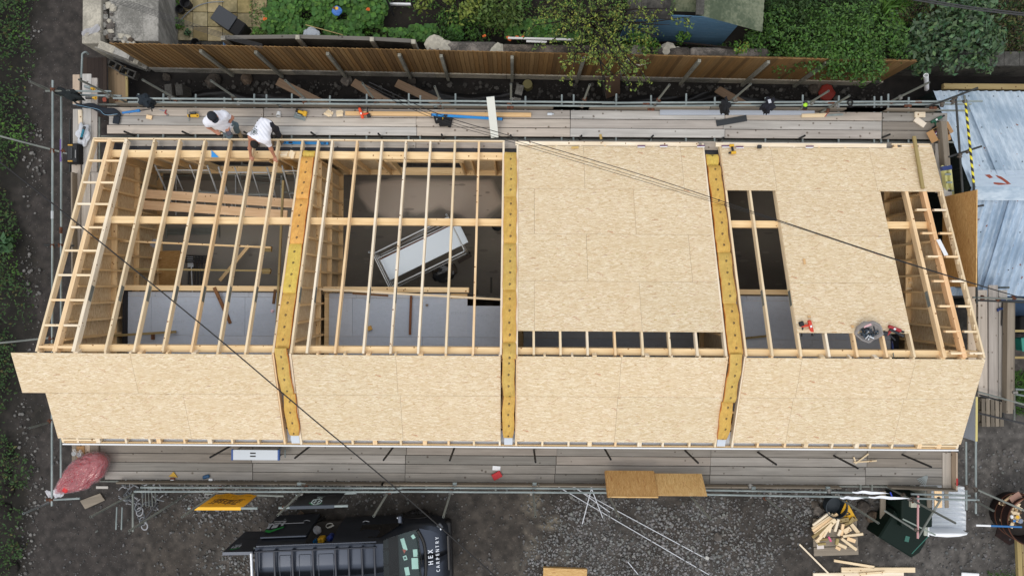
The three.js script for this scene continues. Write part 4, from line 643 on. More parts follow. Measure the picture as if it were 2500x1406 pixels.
function shrubLeaves(blobs, n, size, cols, jit = 0.7) {
  const out = [], tot = blobs.reduce((s, b) => s + b[3] * b[3], 0);
  for (const [px, py, y, r, c, sq] of blobs) {
    const ctr = at(px, py, y), k = Math.round(n * r * r / tot), lumps = [];
    for (let i = 0; i < 16; i++) { const d = V(rr(-1, 1), rr(-0.3, 1), rr(-1, 1)).normalize(); lumps.push([d, rr(0.24, 0.5) * r]); }
    for (let i = 0; i < k; i++) {
      const [d, lr] = lumps[Math.floor(rnd() * 16)], q = V(rr(-1, 1), rr(-0.5, 1), rr(-1, 1)).normalize(), o = d.clone().multiplyScalar(r * 0.68).addScaledVector(q, lr * Math.sqrt(rr(0.3, 1)));
      o.y *= sq || 0.8; const p = ctr.clone().add(o); if (p.y < 0.03) p.y = rr(0.03, 0.2);
      const s = size * rr(0.6, 1.3); out.push({ p, s: [s, s, s * rr(0.9, 1.5)], r: facing(q.add(V(0, 0.5, 0)).normalize(), jit), c: tint(cols[c ?? Math.floor(rnd() * cols.length)], 0.35) });
    }
  }
  return out;
}
function shrub(name, label, blobs, n, size, cols, o = {}) {
  const c0 = at(blobs[0][0], blobs[0][1], 0), g = thing(name, label, o.category || 'shrub', c0, 0, o.group);
  const L = shrubLeaves(blobs, n, size, cols, o.jit); for (const t of L) t.p.sub(c0);
  scatter('foliage', o.leaf || leafGeo, leafMat, L, g);
  const st = []; for (const b of blobs) { const e = at(b[0], b[1], b[2]).sub(c0); st.push(new THREE.TubeGeometry(new THREE.CatmullRomCurve3([V(rr(-0.1, 0.1), 0, rr(-0.1, 0.1)), V(e.x * 0.4, e.y * 0.5 + 0.1, e.z * 0.4), e.clone().setY(Math.max(0.15, e.y))]), 8, 0.025, 6)); }
  mesh(merge(st), barkMat, 'stem', g); return g;
}
const G = { deep: [0.03, 0.068, 0.018], mid: [0.06, 0.138, 0.025], fresh: [0.085, 0.19, 0.03], lime: [0.17, 0.2, 0.035], olive: [0.07, 0.075, 0.025], grey: [0.085, 0.14, 0.065], gloss: [0.045, 0.1, 0.04], brown: [0.06, 0.045, 0.025] };
{ // ivy bank along the left edge
  const items = []; const edge = (z) => -13.95 + 0.3 * Math.sin(z * 1.1 + 1) + 0.2 * Math.sin(z * 2.7) - 0.25 * sm(-3, -5, z) * 0 + (z < -6 ? 0.75 * sm(-6, -8, z) : 0);
  for (let i = 0; i < 11500; i++) { const z = rr(-9, 9), w = Math.pow(rnd(), 0.7), x = edge(z) - w * 1.35, y = 0.06 + 0.5 * w * fbm((z + 20) / 40, (x + 20) / 40, 60, 60, 3, 4) * 1.4 + rr(0, 0.08); const q = fbm((z + 20) / 40, (x + 20) / 40, 40, 40, 3, 44); if (q < 0.36 && rnd() < 0.75) continue; const s = rr(0.04, 0.1); items.push({ p: V(x, y, z), s: [s, s, s * 1.2], r: facing(V(0.2, 1, 0), 0.7), c: tint(q > 0.58 ? G.mid : rnd() < 0.12 ? G.olive : G.deep, 0.4) }); }
  tag(scatter('ivy', leafGeo, leafMat, items), 'dark green ivy and weeds on the bank along the left edge of the track', 'ivy', null, 'stuff');
  for (const [px, py, s] of [[12, 1105, 0.24], [8, 1160, 0.22], [16, 1200, 0.2], [6, 1245, 0.25], [30, 1385, 0.22]]) { const m = single(rockGeo(1, s, 0.25, 0.7), mat([92, 88, 82], 0.95, { map: stoneTex }), 'rock', `grey bank stone at the left edge, ${['topmost of four', 'second down', 'third down', 'fourth down', 'lowest, in the bottom corner'][[1105, 1160, 1200, 1245, 1385].indexOf(py)]}`, 'rock'); m.position.copy(at(px, py, 0.05)); }
  shrub('weed', 'broad leaved weed at the left edge beside the track', [[8, 590, 0.3, 0.3]], 60, 0.2, [G.gloss], { category: 'plant' });
}
{ // low growth over the neighbouring gardens
  const items = [];
  for (let i = 0; i < 22000; i++) {
    const px = rr(610, 2520), py = rr(-25, 150); const p0 = at(px, py, 0.1); const q = fbm((p0.x + 20) / 40, (p0.z + 20) / 40, 34, 34, 3, 14);
    if (px < 1260 && py > 88) continue; if (px > 935 && px < 1075 && py > 20 && py < 80 && rnd() < 0.9) continue; if (px > 1560 && px < 1830 && py < 100) continue;
    if (q < 0.34 && rnd() < 0.7) continue; if (px > 2330 && py > 118) continue; const s = rr(0.03, 0.085);
    items.push({ p: V(p0.x, 0.05 + rr(0, 0.3) * q, p0.z), s: [s, s, s * 1.3], r: facing(UP, 0.8), c: tint(px > 1850 ? (q > 0.5 ? G.mid : G.deep) : q > 0.62 ? G.fresh : rnd() < 0.3 ? G.olive : G.mid, 0.45) });
  }
  tag(scatter('ground_cover', leafGeo, leafMat, items), 'mixed low weeds and leaves covering the neighbouring gardens', 'ground cover', null, 'stuff');
  const nas = []; const patch = (x0, x1, y0, y1, n, hole) => { for (let i = 0; i < n; i++) { const px = rr(x0, x1), py = rr(y0, y1), n1 = fbm(px / 900, py / 900, 24, 24, 3, 8); if (n1 < 0.36 || (hole && hole(px, py))) continue; const p = at(px, py, 0.2 + 0.35 * n1 + rr(0, 0.16)); const s = rr(0.075, 0.145); nas.push({ p, s: [s, s, s], r: facing(UP, 0.38), c: tint(rnd() < 0.2 ? [0.07, 0.16, 0.026] : [0.042, 0.112, 0.02], 0.35) }); } };
  patch(655, 1000, -15, 96, 3300, (x, y) => x > 930 && y < 70 && x > 930 + (70 - y) * 0.3); patch(640, 700, 20, 70, 160); patch(1000, 1130, 60, 98, 420); patch(1235, 1365, 48, 92, 700); patch(1365, 1440, 80, 98, 160);
  tag(scatter('nasturtiums', roundLeaf, leafMat, nas), 'bright green round leaved nasturtiums spreading behind the grey panel fence', 'nasturtiums', null, 'stuff');
  const fl = []; for (const [px, py] of [[646, 45], [898, 22], [1240, 92], [1248, 93], [1262, 90], [1275, 91], [1244, 96], [1182, 88]]) for (let k = 0; k < 6; k++) fl.push({ p: at(px + rr(-3, 3), py + rr(-2, 2), 0.66), s: rr(0.05, 0.08), r: facing(UP, 0.5), c: [0.62, 0.14, 0.03] });
  tag(scatter('nasturtium_flowers', roundLeaf, leafMat, fl), 'orange nasturtium flowers dotted among the round leaves', 'flowers', null, 'stuff');
}
shrub('shrub', 'yellow green leafy bush at the top edge left of the tree', [[1130, 2, 0.9, 0.75, 1], [1195, 18, 0.8, 0.7, 0], [1060, -8, 0.7, 0.6, 1], [1235, 5, 0.9, 0.7, 0], [1215, 40, 0.5, 0.5, 0]], 2600, 0.1, [[0.075, 0.125, 0.03], [0.13, 0.175, 0.032]]);
shrub('shrub', 'dark low bush between the black soil bed and the old stone wall', [[1100, 66, 0.35, 0.5], [1165, 72, 0.4, 0.5]], 1200, 0.07, [G.mid, G.deep]);
shrub('shrub', 'dense mid green bush spilling over the right end of the brown fence', [[1900, 100, 1.35, 0.9], [1985, 105, 1.5, 1.0], [2070, 90, 1.7, 1.0], [2090, 145, 1.9, 0.75], [2010, 150, 1.8, 0.6], [2150, 120, 1.7, 0.85], [1860, 112, 1.0, 0.5], [2120, 165, 1.9, 0.5], [2060, 160, 1.95, 0.45]], 11000, 0.075, [G.mid, G.mid, [0.06, 0.125, 0.03], G.deep]);
shrub('shrub', 'grey green large leaved bush at the top right above the coping wall', [[2330, 70, 1.7, 1.0], [2290, 110, 1.6, 0.9], [2380, 45, 1.7, 0.8], [2280, 150, 1.4, 0.6], [2390, 110, 1.4, 0.7], [2240, 130, 1.2, 0.6]], 3800, 0.125, [G.grey, G.gloss, [0.065, 0.105, 0.06]]);
shrub('shrub', 'very dark green bush at the top edge right of the blue shed', [[1940, 10, 1.0, 0.9], [2020, 5, 1.2, 0.9], [2080, 30, 0.9, 0.7], [1900, 45, 0.6, 0.5]], 4200, 0.085, [G.deep, [0.035, 0.07, 0.02]]);
shrub('shrub', 'olive brown bush in the top right corner', [[2470, 60, 1.0, 0.9], [2440, 90, 0.8, 0.6], [2490, 20, 1.2, 0.8], [2460, 120, 0.8, 0.5]], 3400, 0.07, [G.olive, G.brown, G.deep]);
shrub('shrub', 'reddish brown twiggy bush at the top edge between two green bushes', [[2240, 25, 1.0, 0.6], [2200, 60, 0.7, 0.5], [2270, 10, 1.1, 0.5]], 2000, 0.06, [G.brown, G.olive, G.deep]);
shrub('fern', 'spray of arching strap leaves at the top edge', [[2165, 12, 0.5, 0.35]], 120, 0.55, [G.fresh, G.mid], { leaf: bladeGeo, category: 'plant', jit: 1.2 });
shrub('fern', 'light green compound leaved plant right of the strap leaves', [[2190, 52, 0.8, 0.3]], 260, 0.11, [G.fresh, [0.08, 0.14, 0.06]], { category: 'plant' });
shrub('weed', 'small clump of green weeds over a patio joint', [[437, 57, 0.12, 0.2]], 160, 0.07, [G.fresh, G.mid], { category: 'plant' });
shrub('weed', 'leafy seedling on the lower patio slabs', [[456, 78, 0.12, 0.12], [464, 84, 0.1, 0.1]], 46, 0.08, [G.gloss], { category: 'plant' });
shrub('weed', 'tuft of weeds at the top of the patio beside the pots', [[432, 8, 0.12, 0.14]], 80, 0.06, [G.mid], { category: 'plant' });
shrub('weed', 'tall grass and weeds between the patio and the concrete slab', [[395, 10, 0.2, 0.2], [394, 45, 0.15, 0.16], [394, 85, 0.1, 0.12]], 420, 0.06, [G.deep, G.mid], { category: 'plant' });
shrub('weed', 'pale green bushy weed beside the black storage bin', [[640, 75, 0.3, 0.28]], 300, 0.08, [G.fresh, [0.1, 0.15, 0.04]], { category: 'plant' });
shrub('weed', 'bright green sprig growing in front of the blue shed', [[1668, 92, 0.9, 0.22]], 130, 0.07, [G.fresh], { category: 'plant' });
shrub('weed', 'weeds on top of the old stone wall below the tree', [[1560, 108, 1.75, 0.42], [1590, 122, 1.7, 0.3], [1810, 120, 1.7, 0.25]], 700, 0.075, [G.fresh, G.lime, G.mid], { category: 'plant' });
{ // dark grasses right of the shed
  const it = []; for (let i = 0; i < 420; i++) { const px = rr(1830, 1930), py = rr(20, 110), s = rr(0.4, 0.9); it.push({ p: at(px, py, 0.02), s: [s * 0.7, s, s], r: [rr(-0.5, 0.5), rr(0, 6), rr(-0.5, 0.5)], c: tint([0.055, 0.085, 0.03], 0.4) }); }
  tag(scatter('long_grass', bladeGeo, leafMat, it), 'long dark grass in the shade beside the blue shed', 'grass', null, 'stuff');
  const g2 = []; for (let i = 0; i < 900; i++) { const px = rr(2475, 2520), py = rr(905, 1010), s = rr(0.08, 0.22); g2.push({ p: at(px, py, 0.0), s, r: [rr(-0.6, 0.6), rr(0, 6), rr(-0.6, 0.6)], c: tint(G.mid, 0.4) }); } for (let i = 0; i < 240; i++) { const px = rr(2410, 2500), py = rr(1392, 1412), s = rr(0.05, 0.14); g2.push({ p: at(px, py, 0.0), s, r: [rr(-0.6, 0.6), rr(0, 6), rr(-0.6, 0.6)], c: tint(G.mid, 0.4) }); }
  tag(scatter('grass', bladeGeo, leafMat, g2), 'grass patches at the right edge of the yard', 'grass', null, 'stuff');
}
{ // loose branched tree leaning over the fence
  const root = at(1432, 42, 0), t = thing('tree', 'sparse yellow green tree leaning out over the brown fence', 'tree', root);
  const limbs = [], leaves = [], twigG = [];
  const fork = at(1430, 45, 1.9).sub(root);
  const trunk = mesh(new THREE.TubeGeometry(new THREE.CatmullRomCurve3([V(0, -0.05, 0), V(0.05, 0.9, 0.04), fork]), 14, 0.085, 9), barkMat, 'trunk', t);
  const T = [[1300, 62, 3.1], [1335, 105, 3.0], [1395, 192, 3.4], [1372, 170, 3.2], [1445, 150, 3.3], [1480, 100, 3.2], [1505, 190, 3.6], [1545, 215, 3.6], [1572, 205, 3.5], [1480, 240, 3.6], [1605, 90, 3.0], [1635, 60, 2.9], [1530, 55, 3.2], [1462, 8, 3.3], [1382, 18, 3.1], [1690, 40, 2.9], [1560, 150, 3.5], [1525, 130, 3.5], [1420, 110, 3.3], [1350, 60, 3.1], [1590, 200, 3.4], [1500, 20, 3.2], [1640, 20, 2.9], [1410, 70, 3.2], [1570, 30, 3.1], [1320, 30, 3.1], [1535, 175, 3.6]];
  for (const [px, py, y] of T) {
    const e = at(px, py, y).sub(root), m = fork.clone().lerp(e, 0.5).add(V(rr(-0.25, 0.25), rr(0.1, 0.35), rr(-0.2, 0.2))), c = new THREE.CatmullRomCurve3([fork.clone(), m, e]);
    const n = 16, g = new THREE.TubeGeometry(c, n, 1, 6), p = g.attributes.position; for (let i = 0; i <= n; i++) { const ctr = c.getPointAt(i / n), r = 0.034 * (1 - i / n) + 0.006; for (let j = 0; j <= 6; j++) { const k = i * 7 + j; p.setXYZ(k, ctr.x + (p.getX(k) - ctr.x) * r, ctr.y + (p.getY(k) - ctr.y) * r, ctr.z + (p.getZ(k) - ctr.z) * r); } }
    g.computeVertexNormals(); mesh(g, barkMat, 'limb', t);
    for (let i = 0; i < 13; i++) {
      const s = c.getPointAt(rr(0.4, 1)), d = V(rr(-1, 1), rr(-0.35, 0.5), rr(-1, 1)).normalize().multiplyScalar(rr(0.15, 0.5)), q = s.clone().add(d);
      twigG.push(new THREE.TubeGeometry(new THREE.CatmullRomCurve3([s, s.clone().addScaledVector(d, 0.5).add(V(0, 0.04, 0)), q]), 4, 0.005, 4));
      const nl = py > 140 ? 9 : 8; for (let k = 0; k < nl; k++) { const o = s.clone().addScaledVector(d, rr(0.3, 1.1)).add(V(rr(-0.06, 0.06), rr(-0.05, 0.05), rr(-0.06, 0.06))), z = rr(0.035, 0.075); leaves.push({ p: o, s: [z, z, z * 1.3], r: facing(UP, 0.9), c: tint(rnd() < 0.35 ? [0.2, 0.23, 0.045] : rnd() < 0.6 ? [0.12, 0.18, 0.035] : [0.07, 0.125, 0.03], 0.35) }); }
    }
  }
  mesh(merge(twigG), barkMat, 'twigs', t); scatter('foliage', leafGeo, leafMat, leaves, t);
}
// ================================================================ overhead cables
const cableM = mat([20, 20, 22], 0.6), cableG = mat([52, 52, 54], 0.6);
function cable(pts, r, m, label, group) { single(new THREE.TubeGeometry(new THREE.CatmullRomCurve3(pts), 90, r, 6), m, 'overhead_cable', label, 'cable', group); }
cable([at(-60, 350, 6.6), at(118, 490, 6.2), at(500, 800, 5.6), at(760, 1020, 5.4), at(975, 1200, 5.5), at(1230, 1425, 5.9)], 0.013, cableM, 'thick black overhead cable running diagonally over the left roof slope down to the van');
for (const [dx, dy, dy2, r, l] of [[0, 0, 0, 0.0075, 'uppermost of three thin overhead wires crossing the right half of the roof'], [-4, 7, 2, 0.005, 'middle of three thin overhead wires crossing the right half of the roof'], [-8, 12, 4, 0.005, 'lowest of three thin overhead wires crossing the right half of the roof']]) cable([at(900 + dx, 200 + dy, 6.6), at(1070 + dx, 278 + dy, 6.3), at(1240 + dx, 330 + dy, 6.0), at(1600 + dx, 437 + dy, 5.5), at(1900, 537 + dy2, 5.3), at(2200, 636 + dy2 * 0.6, 5.5), at(2460, 716 + dy2 * 0.3, 5.9), at(2600, 756, 6.2)], r, cableM, l);
for (let i = 0; i < 5; i++) cable([at(250, -20 + i * 4, 5.6), at(400, 33 + i * 4 - i * 0.6, 5.2), at(535, 78 + i * 3, 5.1), at(640, 108 + i * 2.4, 5.2)], 0.0045, cableG, `faint thin wire over the concrete slab and the patio, ${['topmost','second','third','fourth','lowest'][i]} of five`);
for (const [i, l] of [[0, 'upper of two thick dark cables crossing the top right corner'], [1, 'lower of two thick dark cables crossing the top right corner']]) cable([at(2230, -6 + i * 5, 5), at(2380, 18 + i * 5, 4.9), at(2520, 34 + i * 5, 5)], 0.016, cableG, l);
// ================================================================ the van
{
  const van = thing('van', 'dark grey panel van with roof rack, side door slid open and rear door swung open', 'van', [-6.56, 0, 7.5], 0.045);
  // one dark metallic paint for the whole body
  const paint = new THREE.MeshPhysicalMaterial({ color: C(66, 72, 83), metalness: 0.85, roughness: 0.42, clearcoat: 0.12, clearcoatRoughness: 0.15, side: THREE.DoubleSide }), paintBlack = paint;
  const glassD = phys([10, 12, 14], 0.06, { clearcoat: 1, side: THREE.DoubleSide }), trim = mat([16, 16, 18], 0.55), railM = mat([28, 34, 46], 0.4, { metalness: 0.3 });
  // half cross sections at stations along the van: [x, half width at sill, at belt, at roof edge, roof height, belt height]
  const ST = [[0.0, 0.9, 0.95, 0.8, 1.9, 1.1], [0.12, 0.93, 0.985, 0.83, 1.95, 1.12], [0.7, 0.94, 0.99, 0.84, 1.97, 1.12], [1.3, 0.94, 0.99, 0.84, 1.97, 1.12], [2.0, 0.94, 0.99, 0.84, 1.97, 1.12], [2.7, 0.94, 0.99, 0.83, 1.96, 1.12], [3.1, 0.94, 0.99, 0.8, 1.93, 1.12], [3.3, 0.94, 0.99, 0.77, 1.86, 1.12], [3.75, 0.94, 0.985, 0.8, 1.5, 1.1], [4.15, 0.93, 0.97, 0.82, 1.19, 1.06], [4.45, 0.91, 0.94, 0.72, 1.1, 0.99], [4.68, 0.86, 0.87, 0.58, 1.0, 0.88], [4.82, 0.74, 0.76, 0.48, 0.8, 0.72], [4.88, 0.6, 0.64, 0.42, 0.62, 0.55]];
  const ring = ([x, ws, wb, wr, h, b]) => [[ws, 0.3], [ws + 0.03, 0.45], [wb, 0.75 * Math.min(1, b)], [wb, b], [wb - (wb - wr) * 0.45, b + (h - b) * 0.5], [wr + 0.02, b + (h - b) * 0.86], [wr - 0.06, h - 0.02], [wr * 0.7, h + 0.005], [wr * 0.35, h + 0.02], [0, h + 0.025]].map(([z, y]) => V(x, y, z));
  const R = ST.map(ring);
  const sideI = [], topI = [], P = [], N = 10, push = (p, m) => { P.push(p.x, p.y, m * p.z); return P.length / 3 - 1; };
  for (const m of [-1, 1]) for (let s = 0; s < ST.length - 1; s++) for (let k = 0; k < N - 1; k++) {
    if (m < 0 && s >= 3 && s <= 3 && k >= 0 && k < 6) continue;   // the open side doorway
    if (s === 7 || s === 8) if (k >= 5) continue;                   // windscreen opening
    const a = push(R[s][k], m), b = push(R[s + 1][k], m), c = push(R[s + 1][k + 1], m), d = push(R[s][k + 1], m);
    (k >= 6 || (k >= 5 && s >= 9) ? topI : sideI).push(a, b, c, a, c, d);
  }
  const part = (idx, m, n) => { const g = new THREE.BufferGeometry(); g.setAttribute('position', new THREE.Float32BufferAttribute(P, 3)); g.setIndex(idx); const q = mergeVertices(g, 1e-3); q.computeVertexNormals(); return mesh(q, m, n, van); };
  part(sideI, paintBlack, 'body_side'); part(topI, paint, 'roof_panel');
  // windscreen with the cab behind it
  const wsP = [], wsI = []; const wr = (s, k, m) => { const q = R[s][k]; return V(q.x, q.y + 0.006, q.z * m); };
  const row = (s) => { const o = []; for (let k = 5; k < N; k++) o.push(wr(s, k, -1)); for (let k = N - 2; k >= 5; k--) o.push(wr(s, k, 1)); return o; };
  const rows = [7, 8, 9].map(row); rows.forEach((r) => r.forEach((p) => wsP.push(p.x, p.y, p.z))); const w = rows[0].length; for (let j = 0; j < 2; j++) for (let i = 0; i < w - 1; i++) { const a = j * w + i; wsI.push(a, a + w, a + w + 1, a, a + w + 1, a + 1); }
  { const g = new THREE.BufferGeometry(); g.setAttribute('position', new THREE.Float32BufferAttribute(wsP, 3)); g.setIndex(wsI); g.computeVertexNormals(); mesh(g, new THREE.MeshPhysicalMaterial({ color: C(226, 246, 242), roughness: 0.02, transmission: 1, thickness: 0, side: THREE.DoubleSide }), 'windscreen', van); }
  const cab = sub('cab', van); const dash = mesh(moved(rbox(0.62, 0.12, 1.56, 0.05), 3.86, 1.08, 0), mat([52, 56, 60], 0.9), 'dashboard', cab);
  for (const z of [-0.45, 0.0, 0.45]) { mesh(moved(rbox(0.5, 0.14, 0.44, 0.06), 3.0, 0.86, z), mat([46, 48, 52], 0.9), 'seat', cab); mesh(moved(rbox(0.16, 0.62, 0.44, 0.06), 2.72, 1.2, z), mat([46, 48, 52], 0.9), 'seat_back', cab); }
  mesh(moved(new THREE.BoxGeometry(0.05, 1.4, 1.7), 2.55, 1.1, 0), mat([40, 42, 46], 0.9), 'bulkhead', cab); mesh(moved(new THREE.BoxGeometry(1.7, 0.05, 1.7), 3.4, 0.5, 0), mat([30, 30, 32], 0.9), 'cab_floor', cab);
  mesh(moved(new THREE.TorusGeometry(0.18, 0.016, 8, 24), 3.5, 1.13, 0.45, 0, 0, 1.1), trim, 'steering_wheel', cab);
  // papers on the dash
  const pap = (n, l, x, z, a, b, ry, m = white) => tag(single(rbox(a, 0.012, b, 0.004), m, n, l, n), null); const vp = (x, y, z) => V(x, y, z).applyAxisAngle(UP, 0.045).add(V(-6.56, 0, 7.5));
  const paperM = mat([214, 226, 222], 0.8);
  [['paper', 'long white paper lying on the dashboard nearest the open side', 3.72, -0.42, 0.11, 0.34, 0.3], ['paper', 'small square white card under the near corner of the windscreen', 3.98, -0.62, 0.09, 0.11, 0.6], ['paper', 'white and dark booklet on the dashboard by the wipers', 4.02, -0.18, 0.12, 0.2, 0.1], ['paper', 'wide white sheet on the dashboard at the windscreen base', 4.0, 0.1, 0.18, 0.3, 0.05], ['paper', 'narrow white paper on the dashboard beside the framed card', 3.78, 0.3, 0.12, 0.22, 0.2], ['phone_holder', 'white framed phone holder in the middle of the dashboard', 3.74, -0.06, 0.1, 0.12, 0.35]].forEach(([n, l, x, z, a, b, ry]) => { const m = single(rbox(a, 0.01, b, 0.003), paperM, n, l, n === 'paper' ? 'paper' : 'phone holder'); m.position.copy(vp(x, 1.152, z)); m.rotation.y = ry; if (n !== 'paper') { const d = mesh(rbox(a * 0.6, 0.006, b * 0.5, 0.002), mat([60, 80, 90], 0.4), 'screen', m); d.position.y = 0.008; } });
  const rc = single(slab([[0, 0], [0.1, 0.02], [0.05, 0.12]], 0.008), mat([200, 90, 80], 0.7), 'paper', 'red paper corner sticking out of the long paper on the dashboard', 'paper'); rc.position.copy(vp(3.68, 1.162, -0.3));
  // bonnet line, wipers, bumper, lights
  mesh(path([V(4.12, 1.2, -0.8), V(4.27, 1.19, -0.45), V(4.3, 1.19, 0), V(4.27, 1.19, 0.45), V(4.12, 1.2, 0.8)], 0.045, 30, 6), trim, 'scuttle', van);
  for (const z of [-0.3, 0.25]) mesh(path([V(4.2, 1.235, z + 0.4), V(4.16, 1.255, z), V(4.1, 1.275, z - 0.42)], 0.012, 12, 5), trim, 'wiper', van);
  mesh(moved(rbox(0.22, 0.34, 1.62, 0.09, 3), 4.84, 0.42, 0), trim, 'bumper', van);
  mesh(moved(rbox(0.1, 0.2, 1.0, 0.05, 3), 4.87, 0.68, 0), mat([24, 24, 26], 0.4), 'grille', van);
  for (const m of [-1, 1]) { // swept back headlights
    const hl = sub('headlight', van); const g = rbox(0.34, 0.12, 0.2, 0.05, 3); moved(g, 4.6, 0.9, m * 0.74, 0, -m * 0.55, -0.3); mesh(g, phys([44, 50, 58], 0.08, { clearcoat: 1, metalness: 0.4 }), 'lamp_lens', hl);
    for (const t of [0, 0.11]) mesh(moved(rbox(0.13, 0.03, 0.06, 0.014), 4.55 + t, 0.965 - t * 0.3, m * (0.76 - t * 0.6), 0, -m * 0.55, -0.3), mat([226, 232, 240], 0.2, { metalness: 0.3 }), 'reflector', hl);
  }
  // wheels
  for (const [x, z] of [[3.98, -0.9], [0.95, -0.9], [3.98, 0.9], [0.95, 0.9]]) {
    const wh = sub('wheel', van); wh.position.set(x, 0.34, z); const s = Math.sign(z);
    mesh(moved(new THREE.TorusGeometry(0.245, 0.1, 12, 28), 0, 0, s * 0.02), blackMatt, 'tyre', wh);
    const sp = []; for (let i = 0; i < 10; i++) sp.push(moved(moved(rbox(0.2, 0.03, 0.03, 0.01), 0.11, 0, 0), 0, 0, s * 0.09, 0, 0, i * Math.PI / 5)); sp.push(moved(cyl(0.05, 0.05, 0.04, 12), 0, 0, s * 0.09, Math.PI / 2)); sp.push(moved(new THREE.TorusGeometry(0.2, 0.014, 6, 24), 0, 0, s * 0.09)); mesh(merge(sp), mat([70, 72, 76], 0.35, { metalness: 0.6 }), 'rim', wh);
    mesh(moved(cyl(0.2, 0.2, 0.02, 20), 0, 0, s * 0.05, Math.PI / 2), blackMatt, 'hub', wh);
    mesh(moved(new THREE.TorusGeometry(0.4, 0.045, 8, 24, Math.PI), 0, 0, s * 0.06), trim, 'wheel_arch', wh);
  }
  // near side cab door window, handle, mirror
  { const g = new THREE.BufferGeometry(); const q = [V(2.62, 1.17, -0.985), V(3.72, 1.14, -0.985), V(3.22, 1.72, -0.83), V(2.62, 1.78, -0.85)].map((p) => p.add(V(0, 0.0, -0.012))); g.setAttribute('position', new THREE.Float32BufferAttribute(q.flatMap((p) => [p.x, p.y, p.z]), 3)); g.setIndex([0, 1, 2, 0, 2, 3]); g.computeVertexNormals(); mesh(g, glassD, 'door_window', van); }
  mesh(path([V(2.6, 0.99, -1.01), V(2.68, 1.0, -1.04), V(2.78, 0.99, -1.01)], 0.014, 10, 6), mat([150, 154, 158], 0.3, { metalness: 0.6 }), 'door_handle', van);
  const mir = sub('mirror', van); mesh(moved(rbox(0.12, 0.2, 0.22, 0.04, 3), 3.66, 1.22, -1.14), paintBlack, 'mirror_shell', mir); mesh(moved(rbox(0.1, 0.05, 0.12, 0.02), 3.66, 1.14, -1.02), trim, 'mirror_arm', mir); mesh(moved(rbox(0.03, 0.1, 0.05, 0.012), 3.61, 1.3, -1.2), mat([160, 168, 178], 0.2, { metalness: 0.5 }), 'indicator', mir);
  // roof rack
  mesh(moved(rbox(3.15, 0.05, 0.045, 0.02), 1.62, 2.08, -0.72), railM, 'rack_rail', van); mesh(moved(rbox(3.15, 0.05, 0.045, 0.02), 1.62, 2.08, 0.72), railM, 'rack_rail', van);
  for (const x of [0.12, 0.56, 1.02, 1.55, 2.12, 2.46, 2.8, 3.12]) { mesh(moved(rbox(0.06, 0.05, 1.46, 0.02), x, 2.07, 0), railM, 'rack_bar', van); for (const z of [-0.7, 0.7]) mesh(moved(rbox(0.05, 0.1, 0.05, 0.012), x, 2.02, z), railM, 'rack_foot', van); }
  mesh(moved(cyl(0.035, 0.035, 1.5, 12), -0.02, 2.1, 0.05, Math.PI / 2), mat([206, 210, 216], 0.3, { metalness: 0.4 }), 'rack_roller', van);
  for (const [a, b] of [[0.66, 0.94], [1.16, 1.46], [1.66, 2.04]]) mesh(merge([moved(rbox(0.012, 0.012, 1.1, 0.004), a, 1.994, 0), moved(rbox(0.012, 0.012, 1.1, 0.004), b, 1.994, 0), moved(rbox(b - a, 0.012, 0.012, 0.004), (a + b) / 2, 1.99, -0.56)]), paint, 'roof_swage', van);
  mesh(moved(rbox(3.1, 0.03, 0.05, 0.012), 1.6, 1.93, -0.8), paint, 'drip_rail', van);
  // bonnet lettering, painted on the metal
  const deco = (draw, w, h, tw, th) => { const t = canvasTex(tw, th, draw), a = canvasTex(tw, th, draw); return new THREE.MeshStandardMaterial({ map: t, roughness: 0.5, transparent: true, alphaTest: 0.4, side: THREE.DoubleSide }); };
  const bl = deco((x, w, h) => { x.clearRect(0, 0, w, h); x.fillStyle = 'rgb(214,220,228)'; x.textAlign = 'center'; x.font = 'bold 88px sans-serif'; x.save(); x.fillText('H E X', w / 2 - 20, 84); x.restore(); x.font = 'bold 60px sans-serif'; const s = 'CARPENTRY'; for (let i = 0; i < 9; i++) x.fillText(s[i], 36 + i * (w - 72) / 8, 166); }, 1, 1, 512, 192);
  { const g = new THREE.PlaneGeometry(1.02, 0.38, 12, 4); g.rotateX(-Math.PI / 2); g.rotateY(Math.PI / 2); const p = g.attributes.position; const hAt = (x) => x < 4.45 ? 1.19 + (1.1 - 1.19) * (x - 4.15) / 0.3 : 1.1 + (1.0 - 1.1) * (x - 4.45) / 0.23; for (let i = 0; i < p.count; i++) { const x = p.getX(i) + 4.51, z = p.getZ(i); p.setXYZ(i, x, hAt(x) + 0.034 - 0.02 * Math.pow(Math.abs(z) / 0.5, 2) , z - 0.08); } g.computeVertexNormals(); mesh(g, bl, 'bonnet_lettering', van); }
  // sliding door run back over the rear side
  const sd = sub('sliding_door', van); const sdm = mesh(moved(rbox(1.22, 1.35, 0.06, 0.03, 3), 0.68, 1.05, -1.06), paintBlack, 'door_skin', sd);
  { const p = sdm.geometry.attributes.position; for (let i = 0; i < p.count; i++) { const y = p.getY(i); if (y > 1.12) p.setZ(i, p.getZ(i) + (y - 1.12) * 0.2); } sdm.geometry.computeVertexNormals(); }
  mesh(moved(rbox(0.9, 0.02, 0.02, 0.006), 0.6, 1.12, -1.095), mat([140, 142, 146], 0.3, { metalness: 0.6 }), 'door_track', sd); mesh(path([V(1.0, 0.98, -1.09), V(1.08, 0.99, -1.12), V(1.17, 0.98, -1.09)], 0.013, 8, 6), mat([130, 134, 138], 0.3, { metalness: 0.6 }), 'door_handle', sd);
